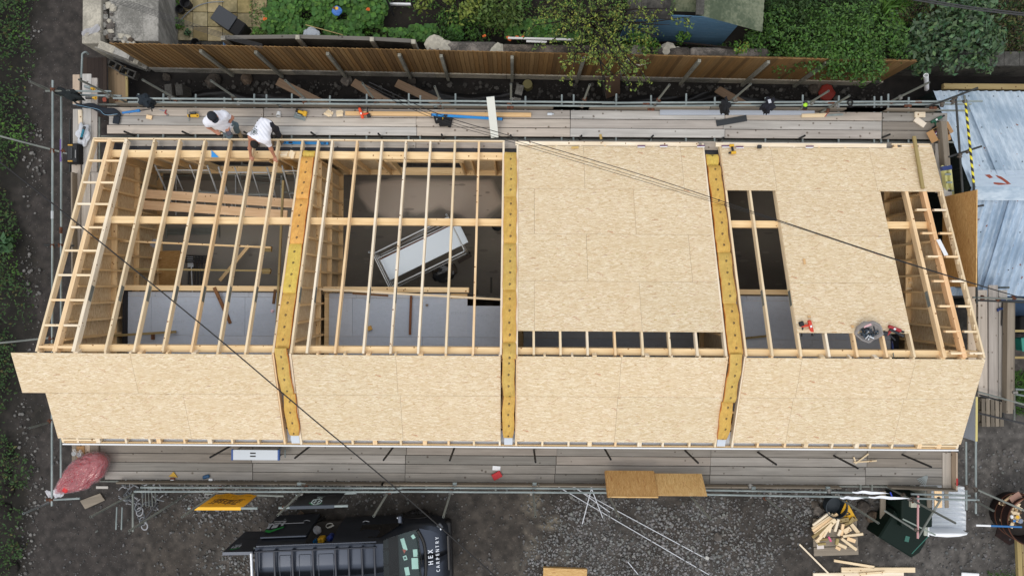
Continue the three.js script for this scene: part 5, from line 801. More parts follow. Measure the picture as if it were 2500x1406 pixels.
  const logo = (x, w, h, t) => { x.clearRect(0, 0, w, h); x.fillStyle = 'rgb(170,178,188)'; x.save(); if (t) { x.font = 'bold 40px sans-serif'; x.fillText('H', w * 0.62, 40); } x.beginPath(); x.moveTo(w * 0.12, 60); x.lineTo(w * 0.9, 60); x.lineTo(w * 0.9, 150); x.lineTo(w * 0.76, 158); x.lineTo(w * 0.76, 84); x.lineTo(w * 0.12, 84); x.fill(); x.beginPath(); x.moveTo(w * 0.3, 100); x.lineTo(w * 0.64, 92); x.lineTo(w * 0.62, 124); x.lineTo(w * 0.28, 130); x.fill(); x.beginPath(); x.moveTo(w * 0.27, 140); x.lineTo(w * 0.6, 134); x.lineTo(w * 0.58, 176); x.lineTo(w * 0.25, 186); x.fill(); x.beginPath(); x.moveTo(0, 110); x.lineTo(w * 0.16, 104); x.lineTo(w * 0.14, 190); x.lineTo(0, 186); x.fill(); x.restore(); x.fillStyle = 'rgb(24,128,56)'; x.beginPath(); x.moveTo(0, 200); x.lineTo(w * 0.3, 214); x.lineTo(w, 160); x.lineTo(w, 182); x.lineTo(w * 0.3, 246); x.lineTo(0, 228); x.fill(); };
  const lm = deco((x, w, h) => logo(x, w, h, true), 1, 1, 256, 256);
  { const g = new THREE.PlaneGeometry(0.44, 0.9, 2, 6); g.rotateY(Math.PI); g.rotateZ(Math.PI); g.scale(1, 1, 1); const p = g.attributes.position; for (let i = 0; i < p.count; i++) { const y = p.getY(i) + 1.14; p.setXYZ(i, p.getX(i) + 0.34, y, -1.096 + Math.max(0, y - 1.12) * 0.2); } g.computeVertexNormals(); mesh(g, lm, 'door_logo', sd); }
  // rear door swung straight back
  const rd = sub('rear_door', van); const rdm = mesh(moved(rbox(0.8, 1.5, 0.09, 0.035, 3), -0.46, 1.15, -0.62), paintBlack, 'door_skin', rd); mesh(moved(rbox(0.78, 0.012, 0.085, 0.004), -0.46, 1.904, -0.62), paint, 'door_top', rd); rd.rotation.y = -0.02;
  { const g = new THREE.PlaneGeometry(0.22, 0.5); g.rotateY(Math.PI); g.rotateZ(Math.PI); moved(g, -0.62, 1.56, -0.669); mesh(g, deco((x, w, h) => logo(x, w, h, true), 1, 1, 256, 256), 'door_logo', rd); mesh(moved(rbox(0.7, 0.02, 0.012, 0.005), -0.46, 1.0, -0.669), trim, 'door_swage', rd); mesh(moved(rbox(0.08, 0.05, 0.05, 0.01), -0.08, 1.7, -0.67), galv, 'door_hinge', rd); }
  // load space seen through the doorway
  const ls = sub('load_space', van); mesh(moved(new THREE.BoxGeometry(2.4, 0.04, 1.8), 1.3, 0.5, 0), mat([58, 54, 50], 0.9), 'load_floor', ls); mesh(moved(new THREE.BoxGeometry(2.4, 1.4, 0.04), 1.3, 1.2, 0.2), mat([34, 32, 30], 0.9), 'racking_back', ls); mesh(moved(new THREE.BoxGeometry(0.74, 0.03, 0.55), 1.65, 0.95, -0.35), mat([90, 92, 94], 0.7), 'shelf', ls);
  // things carried inside
  const jug = thing('fuel_can', 'yellow plastic can in the open side doorway of the van', 'can', vp(1.5, 0.97, -0.62), 0.1); mesh(rbox(0.18, 0.24, 0.15, 0.04, 3).translate(0, 0.12, 0), yellow, 'can_body', jug); mesh(moved(cyl(0.03, 0.035, 0.07, 12), 0.0, 0.27, -0.03), mat([196, 150, 30], 0.5), 'can_neck', jug); mesh(moved(new THREE.TorusGeometry(0.05, 0.014, 6, 14, Math.PI), 0, 0.235, 0.03, 0, Math.PI / 2), yellow, 'can_handle', jug);
  const bl2 = single(merge([moved(cyl(0.085, 0.085, 0.2, 16), 0, 0.1, 0), moved(cyl(0.03, 0.08, 0.07, 16), 0, 0.235, 0)]), mat([40, 62, 140], 0.4), 'bottle', 'dark blue round bottle right of the yellow can in the van', 'bottle'); bl2.position.copy(vp(1.74, 0.97, -0.66));
  const bag = single(rockGeo(1, 0.14, 0.3, 0.9), mat([190, 190, 194], 0.7), 'cloth_bag', 'pale crumpled bag left of the yellow can in the van doorway', 'bag'); bag.position.copy(vp(1.24, 0.62, -0.72));
  const bb = single(merge([moved(cyl(0.06, 0.06, 0.16, 12), 0, 0.08, 0), moved(cyl(0.02, 0.02, 0.08, 8), 0, 0.2, 0)]), mat([30, 110, 170], 0.4), 'spray_can', 'light blue can behind the pale bag in the van doorway', 'can'); bb.position.copy(vp(1.3, 0.9, -0.55));
  const tm = single(merge([moved(new THREE.TorusGeometry(0.09, 0.012, 6, 16), 0, 0, 0, 0.4), moved(rbox(0.2, 0.03, 0.04, 0.01), 0.04, 0.03, 0.02, 0, 0.4)]), mat([196, 196, 190], 0.6), 'tool_strap', 'pale looped strap below the yellow can in the van', 'strap'); tm.position.copy(vp(1.6, 0.66, -0.84));
  const ob = single(rbox(0.12, 0.09, 0.1, 0.02), orange, 'small_box', 'small orange box at the right of the van load space', 'box'); ob.position.copy(vp(2.0, 1.0, -0.5));
  const tl = single(merge([moved(cyl(0.02, 0.02, 0.5, 8), 0, 0, 0, 0, 0, Math.PI / 2), moved(rbox(0.12, 0.05, 0.06, 0.01), 0.24, 0, 0)]), mat([120, 122, 126], 0.4, { metalness: 0.4 }), 'hand_tool', 'grey long handled tool lying on the shelf in the van', 'tool'); tl.position.copy(vp(1.8, 1.0, -0.2)); tl.rotation.y = 0.2;
}
// ================================================================ two workers
// a body or a garment is the smooth union of tapered capsules, meshed on a grid
function sdfMesh(bones, k, cell, clip) {
  const lo = V(1e9, 1e9, 1e9), hi = V(-1e9, -1e9, -1e9);
  for (const [a, b, ra, rb] of bones) { const r = Math.max(ra, rb) + k + 0.02; for (const p of [a, b]) { lo.min(p.clone().subScalar(r)); hi.max(p.clone().addScalar(r)); } }
  const c = lo.clone().add(hi).multiplyScalar(0.5), half = Math.max(hi.x - lo.x, hi.y - lo.y, hi.z - lo.z) / 2, n = Math.min(150, Math.ceil(2 * half / cell) + 4);
  const mc = new MarchingCubes(n, new THREE.MeshStandardMaterial(), false, false, 260000); mc.isolation = 0;
  const B = bones.map(([a, b, ra, rb]) => { const d = b.clone().sub(a); return [a.x, a.y, a.z, d.x, d.y, d.z, 1 / Math.max(1e-9, d.lengthSq()), ra, rb]; });
  const H2 = n / 2; let i = 0;
  for (let z = 0; z < n; z++) for (let y = 0; y < n; y++) for (let x = 0; x < n; x++, i++) {
    const px = c.x + (x - H2) / H2 * half, py = c.y + (y - H2) / H2 * half, pz = c.z + (z - H2) / H2 * half; let d = 1;
    for (const q of B) { const ax = px - q[0], ay = py - q[1], az = pz - q[2]; let t = (ax * q[3] + ay * q[4] + az * q[5]) * q[6]; t = t < 0 ? 0 : t > 1 ? 1 : t; const ex = ax - q[3] * t, ey = ay - q[4] * t, ez = az - q[5] * t, e = Math.sqrt(ex * ex + ey * ey + ez * ez) - (q[7] + (q[8] - q[7]) * t); const h = Math.max(0, k - Math.abs(d - e)) / k; d = Math.min(d, e) - h * h * k * 0.25; }
    if (clip) d = Math.max(d, clip(px, py, pz));
    mc.field[i] = -d;
  }
  mc.update();
  const g = new THREE.BufferGeometry(), cnt = mc.count; const pos = new Float32Array(cnt * 3);
  for (let j = 0; j < cnt; j++) { pos[3 * j] = c.x + mc.positionArray[3 * j] * half; pos[3 * j + 1] = c.y + mc.positionArray[3 * j + 1] * half; pos[3 * j + 2] = c.z + mc.positionArray[3 * j + 2] * half; }
  g.setAttribute('position', new THREE.BufferAttribute(pos, 3)); const q = mergeVertices(g, 1e-5); q.computeVertexNormals(); return q;
}
const L3 = (a, b, t) => a.clone().lerp(b, t);
// palm, four unequal fingers and a thumb; grip bends the fingers down
function handBones(wrist, dir, down, side, grip = 0.7, s = 1) {
  const f = dir.clone().normalize(), lat = f.clone().cross(down).normalize().multiplyScalar(side), dn = lat.clone().cross(f).normalize(); if (dn.dot(down) < 0) dn.negate();
  const out = []; const kn = wrist.clone().addScaledVector(f, 0.09 * s);
  for (let i = 0; i < 4; i++) {
    const o = (i - 1.5) * 0.021 * s, root = kn.clone().addScaledVector(lat, o), len = [0.072, 0.082, 0.077, 0.06][i] * s;
    out.push([wrist.clone().addScaledVector(lat, o * 0.6), root, 0.017 * s, 0.0125 * s]);
    let p = root, a = 0.3 * grip; for (let j = 0; j < 3; j++) { const d = f.clone().multiplyScalar(Math.cos(a)).addScaledVector(dn, Math.sin(a)), q = p.clone().addScaledVector(d, len * [0.45, 0.32, 0.25][j]); out.push([p, q, 0.0105 * s - j * 0.001, 0.0095 * s - j * 0.001]); p = q; a += 0.75 * grip; }
  }
  const t0 = wrist.clone().addScaledVector(f, 0.03 * s).addScaledVector(lat, -0.03 * s), t1 = t0.clone().addScaledVector(f, 0.03 * s).addScaledVector(lat, -0.028 * s).addScaledVector(dn, 0.012), t2 = t1.clone().addScaledVector(f, 0.034 * s).addScaledVector(dn, 0.012);
  out.push([t0, t1, 0.013 * s, 0.0115 * s], [t1, t2, 0.0115 * s, 0.0095 * s]); return out;
}
function person(label, j, o) {
  const hipC = L3(j.hipL, j.hipR, 0.5), g = thing('person', label, 'person', V(hipC.x, DY, hipC.z)); const off = g.position.clone().negate();
  const put = (geo, m, n) => { geo.translate(off.x, off.y, off.z); return mesh(geo, m, n, g); };
  const chest = L3(j.shL, j.shR, 0.5), neck = L3(chest, j.head, 0.45), f = j.face.clone().normalize(), up = j.crown.clone().normalize(), rt = f.clone().cross(up).normalize();
  const hd = (x, y, z) => j.head.clone().addScaledVector(rt, x).addScaledVector(up, y).addScaledVector(f, z);
  const body = [
    [chest, hipC, 0.13, 0.12], [j.shL, j.shR, 0.07, 0.07], [neck, chest, 0.055, 0.08], [j.head, neck, 0.07, 0.058],
    [j.hipL, j.knL, 0.09, 0.06], [j.knL, j.anL, 0.058, 0.042], [j.hipR, j.knR, 0.09, 0.06], [j.knR, j.anR, 0.058, 0.042],
    [j.shL, j.elL, 0.058, 0.044], [j.elL, j.wrL, 0.042, 0.03], [j.shR, j.elR, 0.058, 0.044], [j.elR, j.wrR, 0.042, 0.03]];
  const headB = [[hd(0, 0.03, -0.02), hd(0, -0.04, 0.02), 0.088, 0.075], [hd(0, -0.05, 0.03), hd(0, -0.09, 0.05), 0.055, 0.035], [hd(0, 0.0, 0.088), hd(0, -0.03, 0.108), 0.011, 0.016], [hd(-0.035, -0.068, 0.082), hd(0.035, -0.068, 0.082), 0.008, 0.008], [hd(-0.05, 0.018, 0.08), hd(0.05, 0.018, 0.08), 0.012, 0.012], [hd(0.082, 0.01, -0.01), hd(0.084, -0.035, 0), 0.016, 0.012], [hd(-0.082, 0.01, -0.01), hd(-0.084, -0.035, 0), 0.016, 0.012]];
  const parts = [sdfMesh(body, 0.05, 0.014), sdfMesh(headB, 0.018, 0.006), sdfMesh([[L3(j.elL, j.wrL, 0.8), j.wrL, 0.033, 0.029], ...handBones(j.wrL, j.dirL, j.dnL, 1, j.gripL)], 0.012, 0.004), sdfMesh([[L3(j.elR, j.wrR, 0.8), j.wrR, 0.033, 0.029], ...handBones(j.wrR, j.dirR, j.dnR, -1, j.gripR)], 0.012, 0.004)];
  put(mergeGeometries(parts.map((q) => q.toNonIndexed())), skin, 'body');
  for (const x of [-0.034, 0.034]) { put(new THREE.SphereGeometry(0.013, 10, 8).translate(...hd(x, 0.0, 0.078).toArray()), white, 'eye'); }
  // t-shirt: torso and half sleeves a little looser than the body, open at neck, cuffs and hem
  const slv = 0.62, hemT = o.hem ?? 0.05, shirtB = [[chest, L3(chest, hipC, 0.55), 0.165, 0.158], [L3(chest, hipC, 0.55), L3(chest, hipC, 1 + hemT), 0.158, 0.168], [j.shL, j.shR, 0.1, 0.1], [L3(j.shL, chest, 0.5), L3(j.hipL, hipC, 0.35), 0.13, 0.13], [L3(j.shR, chest, 0.5), L3(j.hipR, hipC, 0.35), 0.13, 0.13], [j.shL, L3(j.shL, j.elL, slv), 0.084, 0.072], [j.shR, L3(j.shR, j.elR, slv), 0.084, 0.072]];
  const cut = [[hipC.clone().addScaledVector(hipC.clone().sub(chest).normalize(), 0.09), hipC.clone().sub(chest).normalize()], [neck, neck.clone().sub(chest).normalize()]];
  const wr = (x, y, z) => 0.006 * Math.sin(x * 34 + y * 21) * Math.sin(z * 31 - y * 17) + 0.004 * Math.sin(x * 71 - z * 53);
  const arms = [[j.shL, j.elL], [j.shR, j.elR]].map(([a, b]) => { const d = b.clone().sub(a), L = d.length(); d.normalize(); return [a, d, L * slv]; });
  const shirt = put(sdfMesh(shirtB, 0.07, 0.012, (x, y, z) => { let m = -1; const p = V(x, y, z); for (const [c, n] of cut) m = Math.max(m, p.clone().sub(c).dot(n)); for (const [a, d, L] of arms) { const e = p.clone().sub(a), t = e.dot(d); if (t > L * 0.5 && e.addScaledVector(d, -t).length() < 0.14) m = Math.max(m, t - L); } return Math.max(m, -1); }), mat([226, 228, 236], 0.85), 'shirt');
  { const p = shirt.geometry.attributes.position, n = shirt.geometry.attributes.normal; for (let i = 0; i < p.count; i++) { const w = wr(p.getX(i), p.getY(i), p.getZ(i)); p.setXYZ(i, p.getX(i) + n.getX(i) * w, p.getY(i) + n.getY(i) * w, p.getZ(i) + n.getZ(i) * w); } shirt.geometry.computeVertexNormals(); }
  const trB = [[j.hipL, j.hipR, 0.125, 0.125], [hipC, L3(hipC, chest, 0.2), 0.125, 0.12], [j.hipL, j.knL, 0.108, 0.078], [j.knL, j.anL, 0.076, 0.066], [j.hipR, j.knR, 0.108, 0.078], [j.knR, j.anR, 0.076, 0.066]];
  put(sdfMesh(trB, 0.05, 0.014), o.trousers, 'trousers');
  for (const [an, td] of [[j.anL, j.toeL], [j.anR, j.toeR]]) { const a = an.clone().setY(DY + 0.055), d = td.clone().normalize(); put(sdfMesh([[an.clone().setY(DY + 0.15), a, 0.055, 0.055], [a.clone().addScaledVector(d, -0.04), a.clone().addScaledVector(d, 0.17), 0.05, 0.046]], 0.03, 0.01, (x, y, z) => DY + 0.006 - y), o.boots, 'boot'); }
  put(sdfMesh([[L3(hipC, chest, 0.05), L3(hipC, chest, 0.1), 0.132, 0.13]], 0.02, 0.014, (x, y, z) => { const p = V(x, y, z).sub(hipC), n = chest.clone().sub(hipC).normalize(); return Math.abs(p.dot(n) - 0.02) - 0.02; }), black, 'belt');
  return { g, off, hd, put, chest, hipC, shirt };
}
{ // the worker standing with a flat tool in his hand
  const A = (px, py, y) => at(px, py, y), j = {
    head: A(519, 285, 3.86), crown: V(-0.12, 1, -0.12), face: V(0.55, -0.45, 0.62), shL: A(545, 281, 3.62), shR: A(506, 297, 3.62), hipL: A(556, 300, 3.2), hipR: A(541, 308, 3.18),
    knL: A(573, 306, 2.86), anL: A(578, 320, 2.42), knR: A(558, 330, 2.84), anR: A(558, 330, 2.42), elL: A(565, 287, 3.38), wrL: A(556, 306, 3.3), elR: A(507, 309, 3.36), wrR: A(522, 320, 3.26),
    dirL: V(-0.25, -0.15, 1), dnL: V(-0.6, -1, 0), gripL: 0.9, dirR: V(0.9, -0.3, 0.5), dnR: V(0.2, -1, -0.3), gripR: 1.1, toeL: V(0.5, 0, 0.85), toeR: V(0.15, 0, 1) };
  const p = person('worker in dark cap and white t-shirt standing on the rear deck with a grey tool', j, { trousers: mat([92, 112, 122], 0.9), boots: mat([142, 122, 92], 0.9) });
  const capM = mat([22, 28, 38], 0.85);
  { const g = new THREE.SphereGeometry(0.112, 22, 12, 0, 6.2832, 0, 1.75); g.scale(0.95, 0.92, 1.1); const q = new THREE.Matrix4().makeBasis(j.face.clone().cross(j.crown).normalize().negate(), j.crown.clone().normalize(), j.face.clone().addScaledVector(j.crown.clone().normalize(), -j.face.dot(j.crown.clone().normalize())).normalize()); g.applyMatrix4(q); const c = p.hd(0, 0.035, -0.005); g.translate(c.x, c.y, c.z); p.put(g, capM, 'cap');
    const b = slab([[-0.08, 0], [-0.085, 0.05], [-0.06, 0.1], [0, 0.12], [0.06, 0.1], [0.085, 0.05], [0.08, 0]], 0.012); b.applyMatrix4(q); const e = p.hd(0, 0.045, 0.075); b.translate(e.x, e.y, e.z); p.put(b, capM, 'cap_peak');
    const s = cyl(0.03, 0.03, 0.006, 16); s.applyMatrix4(q); const h = p.hd(0.02, 0.07, 0.165); s.translate(h.x, h.y, h.z); p.put(s, white, 'cap_sticker'); }
  const fh = j.wrL.clone().add(V(-0.03, -0.05, 0.11)); const tool = single(rbox(0.12, 0.03, 0.24, 0.015), mat([58, 58, 72], 0.5), 'sanding_block', 'flat dark grey tool held in the standing worker left hand', 'hand tool'); tool.position.copy(fh); tool.rotation.set(0.2, 0.35, 0.1);
  const tp = single(rbox(0.06, 0.05, 0.08, 0.015), yellow, 'tape_measure', 'yellow tape measure clipped to the standing worker belt', 'tape measure'); tp.position.copy(A(540, 320, 3.1));
  const hv = single(rbox(0.1, 0.02, 0.03, 0.008), mat([170, 220, 40], 0.5), 'marker', 'lime green marker in the standing worker pocket', 'marker'); hv.position.copy(A(560, 315, 3.1));
}
{ // the worker bending over the eaves
  const A = (px, py, y) => at(px, py, y), j = {
    head: A(622, 350, 3.28), crown: V(-0.05, 0.45, 1), face: V(0, -1, 0.35), shL: A(648, 338, 3.3), shR: A(612, 334, 3.28), hipL: A(655, 306, 3.18), hipR: A(640, 302, 3.16),
    knL: A(672, 315, 2.8), anL: A(680, 330, 2.42), knR: A(655, 325, 2.78), anR: A(659, 335, 2.42), elL: A(661, 364, 2.98), wrL: A(670, 383, 2.76), elR: A(609, 362, 2.95), wrR: A(611, 380, 2.74),
    dirL: V(0.12, -0.35, 0.9), dnL: V(0, -1, -0.3), gripL: 1.2, dirR: V(0.0, -0.4, 0.9), dnR: V(0, -1, -0.3), gripR: 1.2, toeL: V(0.35, 0, 0.9), toeR: V(0.2, 0, 1) };
  const p = person('worker in white t-shirt with printed back bending over the eaves, hands on the rafters', j, { trousers: mat([32, 34, 44], 0.9), boots: mat([120, 104, 84], 0.9), hem: -0.02 });
  const hair = mat([24, 22, 20], 0.9);
  const q = new THREE.Matrix4().makeBasis(V(1, 0, 0), j.crown.clone().normalize(), V(1, 0, 0).cross(j.crown.clone().normalize()).normalize());
  { const g = new THREE.SphereGeometry(0.105, 20, 12, 0, 6.2832, 0, 1.8); g.scale(0.92, 1, 1.1); g.applyMatrix4(q); const c = p.hd(0, 0.03, -0.02); g.translate(c.x, c.y, c.z); p.put(g, hair, 'cap'); const r = new THREE.TorusGeometry(0.075, 0.018, 8, 20, 3.4); r.rotateX(Math.PI / 2); r.rotateY(3.3); const e = p.hd(0, -0.1, -0.05); r.translate(e.x, e.y, e.z); p.put(r, mat([122, 44, 56], 0.8), 'collar'); }
  // the print on the back of the shirt, following its surface
  const t = canvasTex(256, 256, (x, w, h) => { x.clearRect(0, 0, w, h); x.strokeStyle = x.fillStyle = 'rgb(58,76,74)'; x.lineWidth = 13; x.beginPath(); for (let i = 0; i <= 6; i++) { const a = Math.PI / 6 + i * Math.PI / 3; x.lineTo(128 + 76 * Math.cos(a), 146 + 76 * Math.sin(a)); } x.stroke(); x.lineWidth = 9; for (const a of [96, 138]) { x.strokeRect(a, 112, 26, 26); x.strokeRect(a, 152, 26, 26); } x.fillRect(124, 100, 7, 96); x.lineWidth = 10; x.beginPath(); x.moveTo(36, 196); x.lineTo(76, 226); x.moveTo(220, 196); x.lineTo(180, 226); x.stroke(); x.font = 'bold 46px sans-serif'; x.textAlign = 'center'; x.fillText('H E X', 128, 46); });
  const g = new THREE.PlaneGeometry(0.27, 0.27, 12, 12); g.rotateX(-Math.PI / 2); const c = A(624, 322, 3.3).add(p.off); const ray = new THREE.Raycaster(); p.shirt.geometry.computeBoundingSphere(); p.g.updateMatrixWorld(true);
  const pos = g.attributes.position; let prev = 0.95; for (let i = 0; i < pos.count; i++) { const x = pos.getX(i) + c.x, z = pos.getZ(i) + c.z; ray.set(V(x, 3, z).sub(p.off), V(0, -1, 0)); const hit = ray.intersectObject(p.shirt)[0]; const y = hit ? hit.point.y + p.off.y + 0.006 : prev; prev = y; pos.setXYZ(i, x, y, z); }
  g.computeVertexNormals(); mesh(g, new THREE.MeshStandardMaterial({ map: t, transparent: true, alphaTest: 0.4, roughness: 0.85, side: THREE.DoubleSide }), 'shirt_print', p.g);
}
// ================================================================ loose things
const plank = (name, label, a, b, w, t, m, cat = 'timber', group) => tag(beam(name, scene, a, b, w, t, m), label, cat, group);
const fixName = (o) => { o.name = numbered(o.name); return o; };
const P2 = (o, px, py, y, ry = 0) => { o.position.copy(at(px, py, y)); o.rotation.y = ry; return o; };
// beam() on the scene already numbers its name
// ---- inside the building
{
  const fy = 0.03, paleB = mat([250, 226, 204], 0.85, { map: pineTex });
  plank('scaffold_board', 'upper of two pale scaffold boards lying across the first bay', at(326, 471, 1.15), at(722, 497, 1.15), 0.235, 0.038, paleB, 'board');
  plank('scaffold_board', 'lower of two pale scaffold boards lying across the first bay, with metal banded end', at(307, 497, 1.12), at(700, 524, 1.12), 0.235, 0.038, paleB, 'board');
  // trestles the boards rest on
  const zinc = mat([190, 196, 200], 0.5); const trestle = (label, x0, x1, z, tilt) => { const t = thing('steel_trestle', label, 'trestle', [0, 0, 0]); const y = 1.08; for (let k = 0; k < 4; k++) { const x = x0 + (x1 - x0) * k / 3; tube('leg', t, V(x, fy, z + 0.75), V(x + 0.04, 1.3, z - 0.42), zinc, k % 3 ? 0.016 : 0.023); } for (const q of [0.05, 0.45, 0.9]) tube('rail', t, V(x0, fy + 1.27 * q, z + 0.75 - 1.17 * q), V(x1, fy + 1.27 * q, z + 0.75 - 1.17 * q), zinc, 0.019); for (const x of [x0, x1]) tube('foot', t, V(x, fy + 0.03, z - 0.4), V(x, fy + 0.03, z + 0.8), zinc, 0.018); tube('head_rail', t, V(x0, y, z - 0.26), V(x1, y, z - 0.26), galvDull, 0.018); tube('head_rail', t, V(x0, y, z + 0.26), V(x1, y, z + 0.26), galvDull, 0.018); return t; };
  trestle('left steel trestle under the pale boards in the first bay', -9.6, -8.2, -2.8); trestle('middle steel trestle under the pale boards in the first bay', -7.9, -6.6, -2.75); trestle('right steel trestle under the pale boards near the orange insulation strip', -6.2, -5.4, -2.8);
  const fr = (label, c, yaw, w, h) => { const t = thing('trestle_frame', label, 'scaffold frame', c, yaw); for (const x of [-w / 2, w / 2]) tube('frame_upright', t, V(x, 0.03, -h / 2), V(x, 0.03, h / 2), galvDull, 0.02); for (let k = 0; k < 5; k++) tube('frame_rung', t, V(-w / 2, 0.03, -h / 2 + 0.1 + k * (h - 0.2) / 4), V(w / 2, 0.03, -h / 2 + 0.1 + k * (h - 0.2) / 4), galvDull, 0.016); return t; };
  fr('flat steel frame on the floor below the left trestle in the first bay', at(430, 400, fy), 0.05, 1.1, 0.9); fr('flat steel frame leaning on the rear wall of the first bay', at(640, 420, fy + 0.1), -0.1, 1.2, 0.8); fr('flat steel frame lying just below the purlin in the first bay', at(470, 565, fy), 0.02, 1.5, 0.35);
  const bundle = thing('steel_props', 'bundle of dark steel frames stood on the floor near the grey boards', 'steel frames', at(482, 650, fy)); for (let i = 0; i < 5; i++) tube('prop', bundle, V(-0.2 + i * 0.09, 0.08, -0.3), V(-0.22 + i * 0.09, 0.1, 0.52), steelDark, 0.022); for (let i = 0; i < 4; i++) tube('prop_head', bundle, V(-0.35, 0.12 + i * 0.03, -0.3 + i * 0.06), V(0.42, 0.12 + i * 0.03, -0.28 + i * 0.06), steelDark, 0.02);
  const o1 = single(boxGeo(0.62, 0.018, 1.0), osbOld[0], 'osb_offcut', 'brown strand board offcut standing on the floor beside the steel frames', 'board'); P2(o1, 413, 655, 0.06, 0.03);
  const sp = single(merge([moved(rbox(0.17, 0.03, 0.3, 0.05, 3), 0, 0, -0.1), moved(cyl(0.02, 0.02, 0.8, 8), 0.02, 0, 0.4, Math.PI / 2)]), mat([190, 196, 200], 0.5), 'shovel', 'pale bladed shovel lying between the strand board and the steel frames', 'shovel'); P2(sp, 464, 648, 0.15, 0.05);
  plank('timber_length', 'diagonal timber batten on the floor of the first bay', at(535, 685, 0.35), at(606, 600, 0.35), 0.09, 0.045, pineIn[1]);
  plank('timber_length', 'long thin batten spanning the first bay below the purlin', at(215, 585, 1.9), at(660, 604, 1.9), 0.045, 0.07, pineIn[1]); plank('timber_length', 'long thin batten spanning the first bay nearer the grey boards', at(190, 655, 1.9), at(660, 661, 1.9), 0.045, 0.07, pineTreated[1]);
  for (const [px, py, l] of [[653, 608, 'timber block hanging at the end of the upper thin batten'], [650, 662, 'timber block at the end of the lower thin batten']]) { const m = single(boxGeo(0.2, 0.1, 0.14), pineTreated[1], 'timber_block', l, 'block'); P2(m, px, py, 1.7); }
  plank('timber_prop', 'long greenish batten running beside the orange insulation strip down to the grey boards', at(690, 440, 2.25), at(672, 835, 2.3), 0.05, 0.05, pineTreated[1]);
  plank('timber_length', 'brown timber slanting on the grey boards in the first bay', at(521, 702, MEZZ + 0.16), at(561, 790, MEZZ + 0.02), 0.075, 0.05, mat([136, 100, 70], 0.8, { map: pineTex }));
  plank('timber_length', 'thin timber lying along the gable end of the grey boards', at(140, 828, 2.6), at(428, 810, MEZZ + 0.1), 0.06, 0.05, pineTreated[1]);
  const b0 = single(boxGeo(0.05, 0.1, 0.14), mat([110, 70, 46], 0.8), 'timber_block', 'small dark block on the grey boards near the gable', 'block'); P2(b0, 372, 822, MEZZ + 0.06);
  plank('timber_length', 'short dark timber standing by the insulation strip on the grey boards', at(670, 708, 2.3), at(666, 742, 2.2), 0.06, 0.05, mat([110, 84, 62], 0.8, { map: pineTex }));
  const pk = single(rockGeo(1, 0.05, 0.3, 0.5), mat([222, 190, 200], 0.8), 'paper_scrap', 'pinkish paper scrap on the grey boards near the first insulation strip', 'scrap'); P2(pk, 664, 759, MEZZ + 0.02);
  const pr = single(rockGeo(1, 0.15, 0.35, 0.5), phys([170, 172, 178], 0.3, { transmission: 0.4, thickness: 0, side: THREE.DoubleSide }), 'plastic_bag', 'clear plastic bag hanging by the gable studs in the first bay', 'bag'); P2(pr, 378, 595, 1.3);
  // second bay: wheeled tower with white platform
  const c = at(1040, 622, 0.03), tw = thing('access_tower', 'aluminium access tower with pale platform standing askew in the second bay', 'access tower', c, 0.46), al = mat([176, 180, 182], 0.35, { metalness: 0.6 }), L = 2.2, W = 1.0, Ht = 1.4;
  for (const x of [-L / 2, L / 2]) { for (const z of [-W / 2, W / 2]) tube('upright', tw, V(x, 0, z), V(x, z < 0 ? 2.0 : Ht + 0.3, z), al, 0.026); for (let k = 0; k < 6; k++) tube('rung', tw, V(x, 0.2 + k * 0.28, -W / 2), V(x, 0.2 + k * 0.28, W / 2), al, 0.018); }
  for (const z of [-W / 2, W / 2]) { tube('rail', tw, V(-L / 2, Ht, z), V(L / 2, Ht, z), al, 0.024); tube('rail', tw, V(-L / 2, 0.5, z), V(L / 2, 0.5, z), al, 0.022); } tube('brace', tw, V(-L / 2, 0.3, -W / 2), V(L / 2, 1.3, -W / 2), al, 0.02); tube('brace', tw, V(-L / 2, 1.3, -W / 2 + 0.15), V(L / 2, 1.25, -W / 2 + 0.18), al, 0.02);
  const pf = mesh(rbox(2.32, 0.06, 0.6, 0.01), mat([206, 218, 228], 0.6), 'platform', tw); pf.position.set(0.12, 1.3, 0.02); const pe = mesh(rbox(2.3, 0.03, 0.03, 0.005), mat([96, 60, 44], 0.8), 'platform_edge', tw); pe.position.set(0.1, 1.28, -0.3);
  for (const x of [-L / 2, L / 2]) for (const z of [-W / 2, W / 2]) mesh(moved(cyl(0.07, 0.07, 0.05, 14), x, 0.07, z, Math.PI / 2), black, 'castor', tw);
  const cr = rockGeo(2, 0.42, 0.3, 0.4); const sh = single(cr, phys([44, 46, 50], 0.18, { clearcoat: 0.6 }), 'plastic_sheet', 'crumpled glossy plastic sheet on the floor beside the access tower', 'plastic sheet'); P2(sh, 1085, 665, 0.06, 0.4); sh.scale.z = 0.75;
  plank('timber_length', 'dark timber lying on the floor right of the access tower', at(1118, 640, 0.5), at(1150, 622, 0.5), 0.1, 0.05, mat([44, 36, 30], 0.8)); const bkt = single(merge([moved(cyl(0.17, 0.14, 0.3, 20, true), 0, 0.15, 0), moved(cyl(0.14, 0.14, 0.02, 20), 0, 0.03, 0)]), mat([20, 20, 22], 0.6, { side: THREE.DoubleSide }), 'bucket', 'black bucket in the dark corner beyond the access tower', 'bucket'); P2(bkt, 1215, 552, 0.02);
  plank('timber_length', 'long slender batten laid across the second bay over the grey boards', at(735, 703, 2.38), at(1222, 731, 2.42), 0.05, 0.045, pine[1]); plank('timber_length', 'thin brown strip lying under the long batten in the second bay', at(860, 716, 2.3), at(947, 722, 2.3), 0.05, 0.03, mat([128, 98, 70], 0.8, { map: pineTex }));
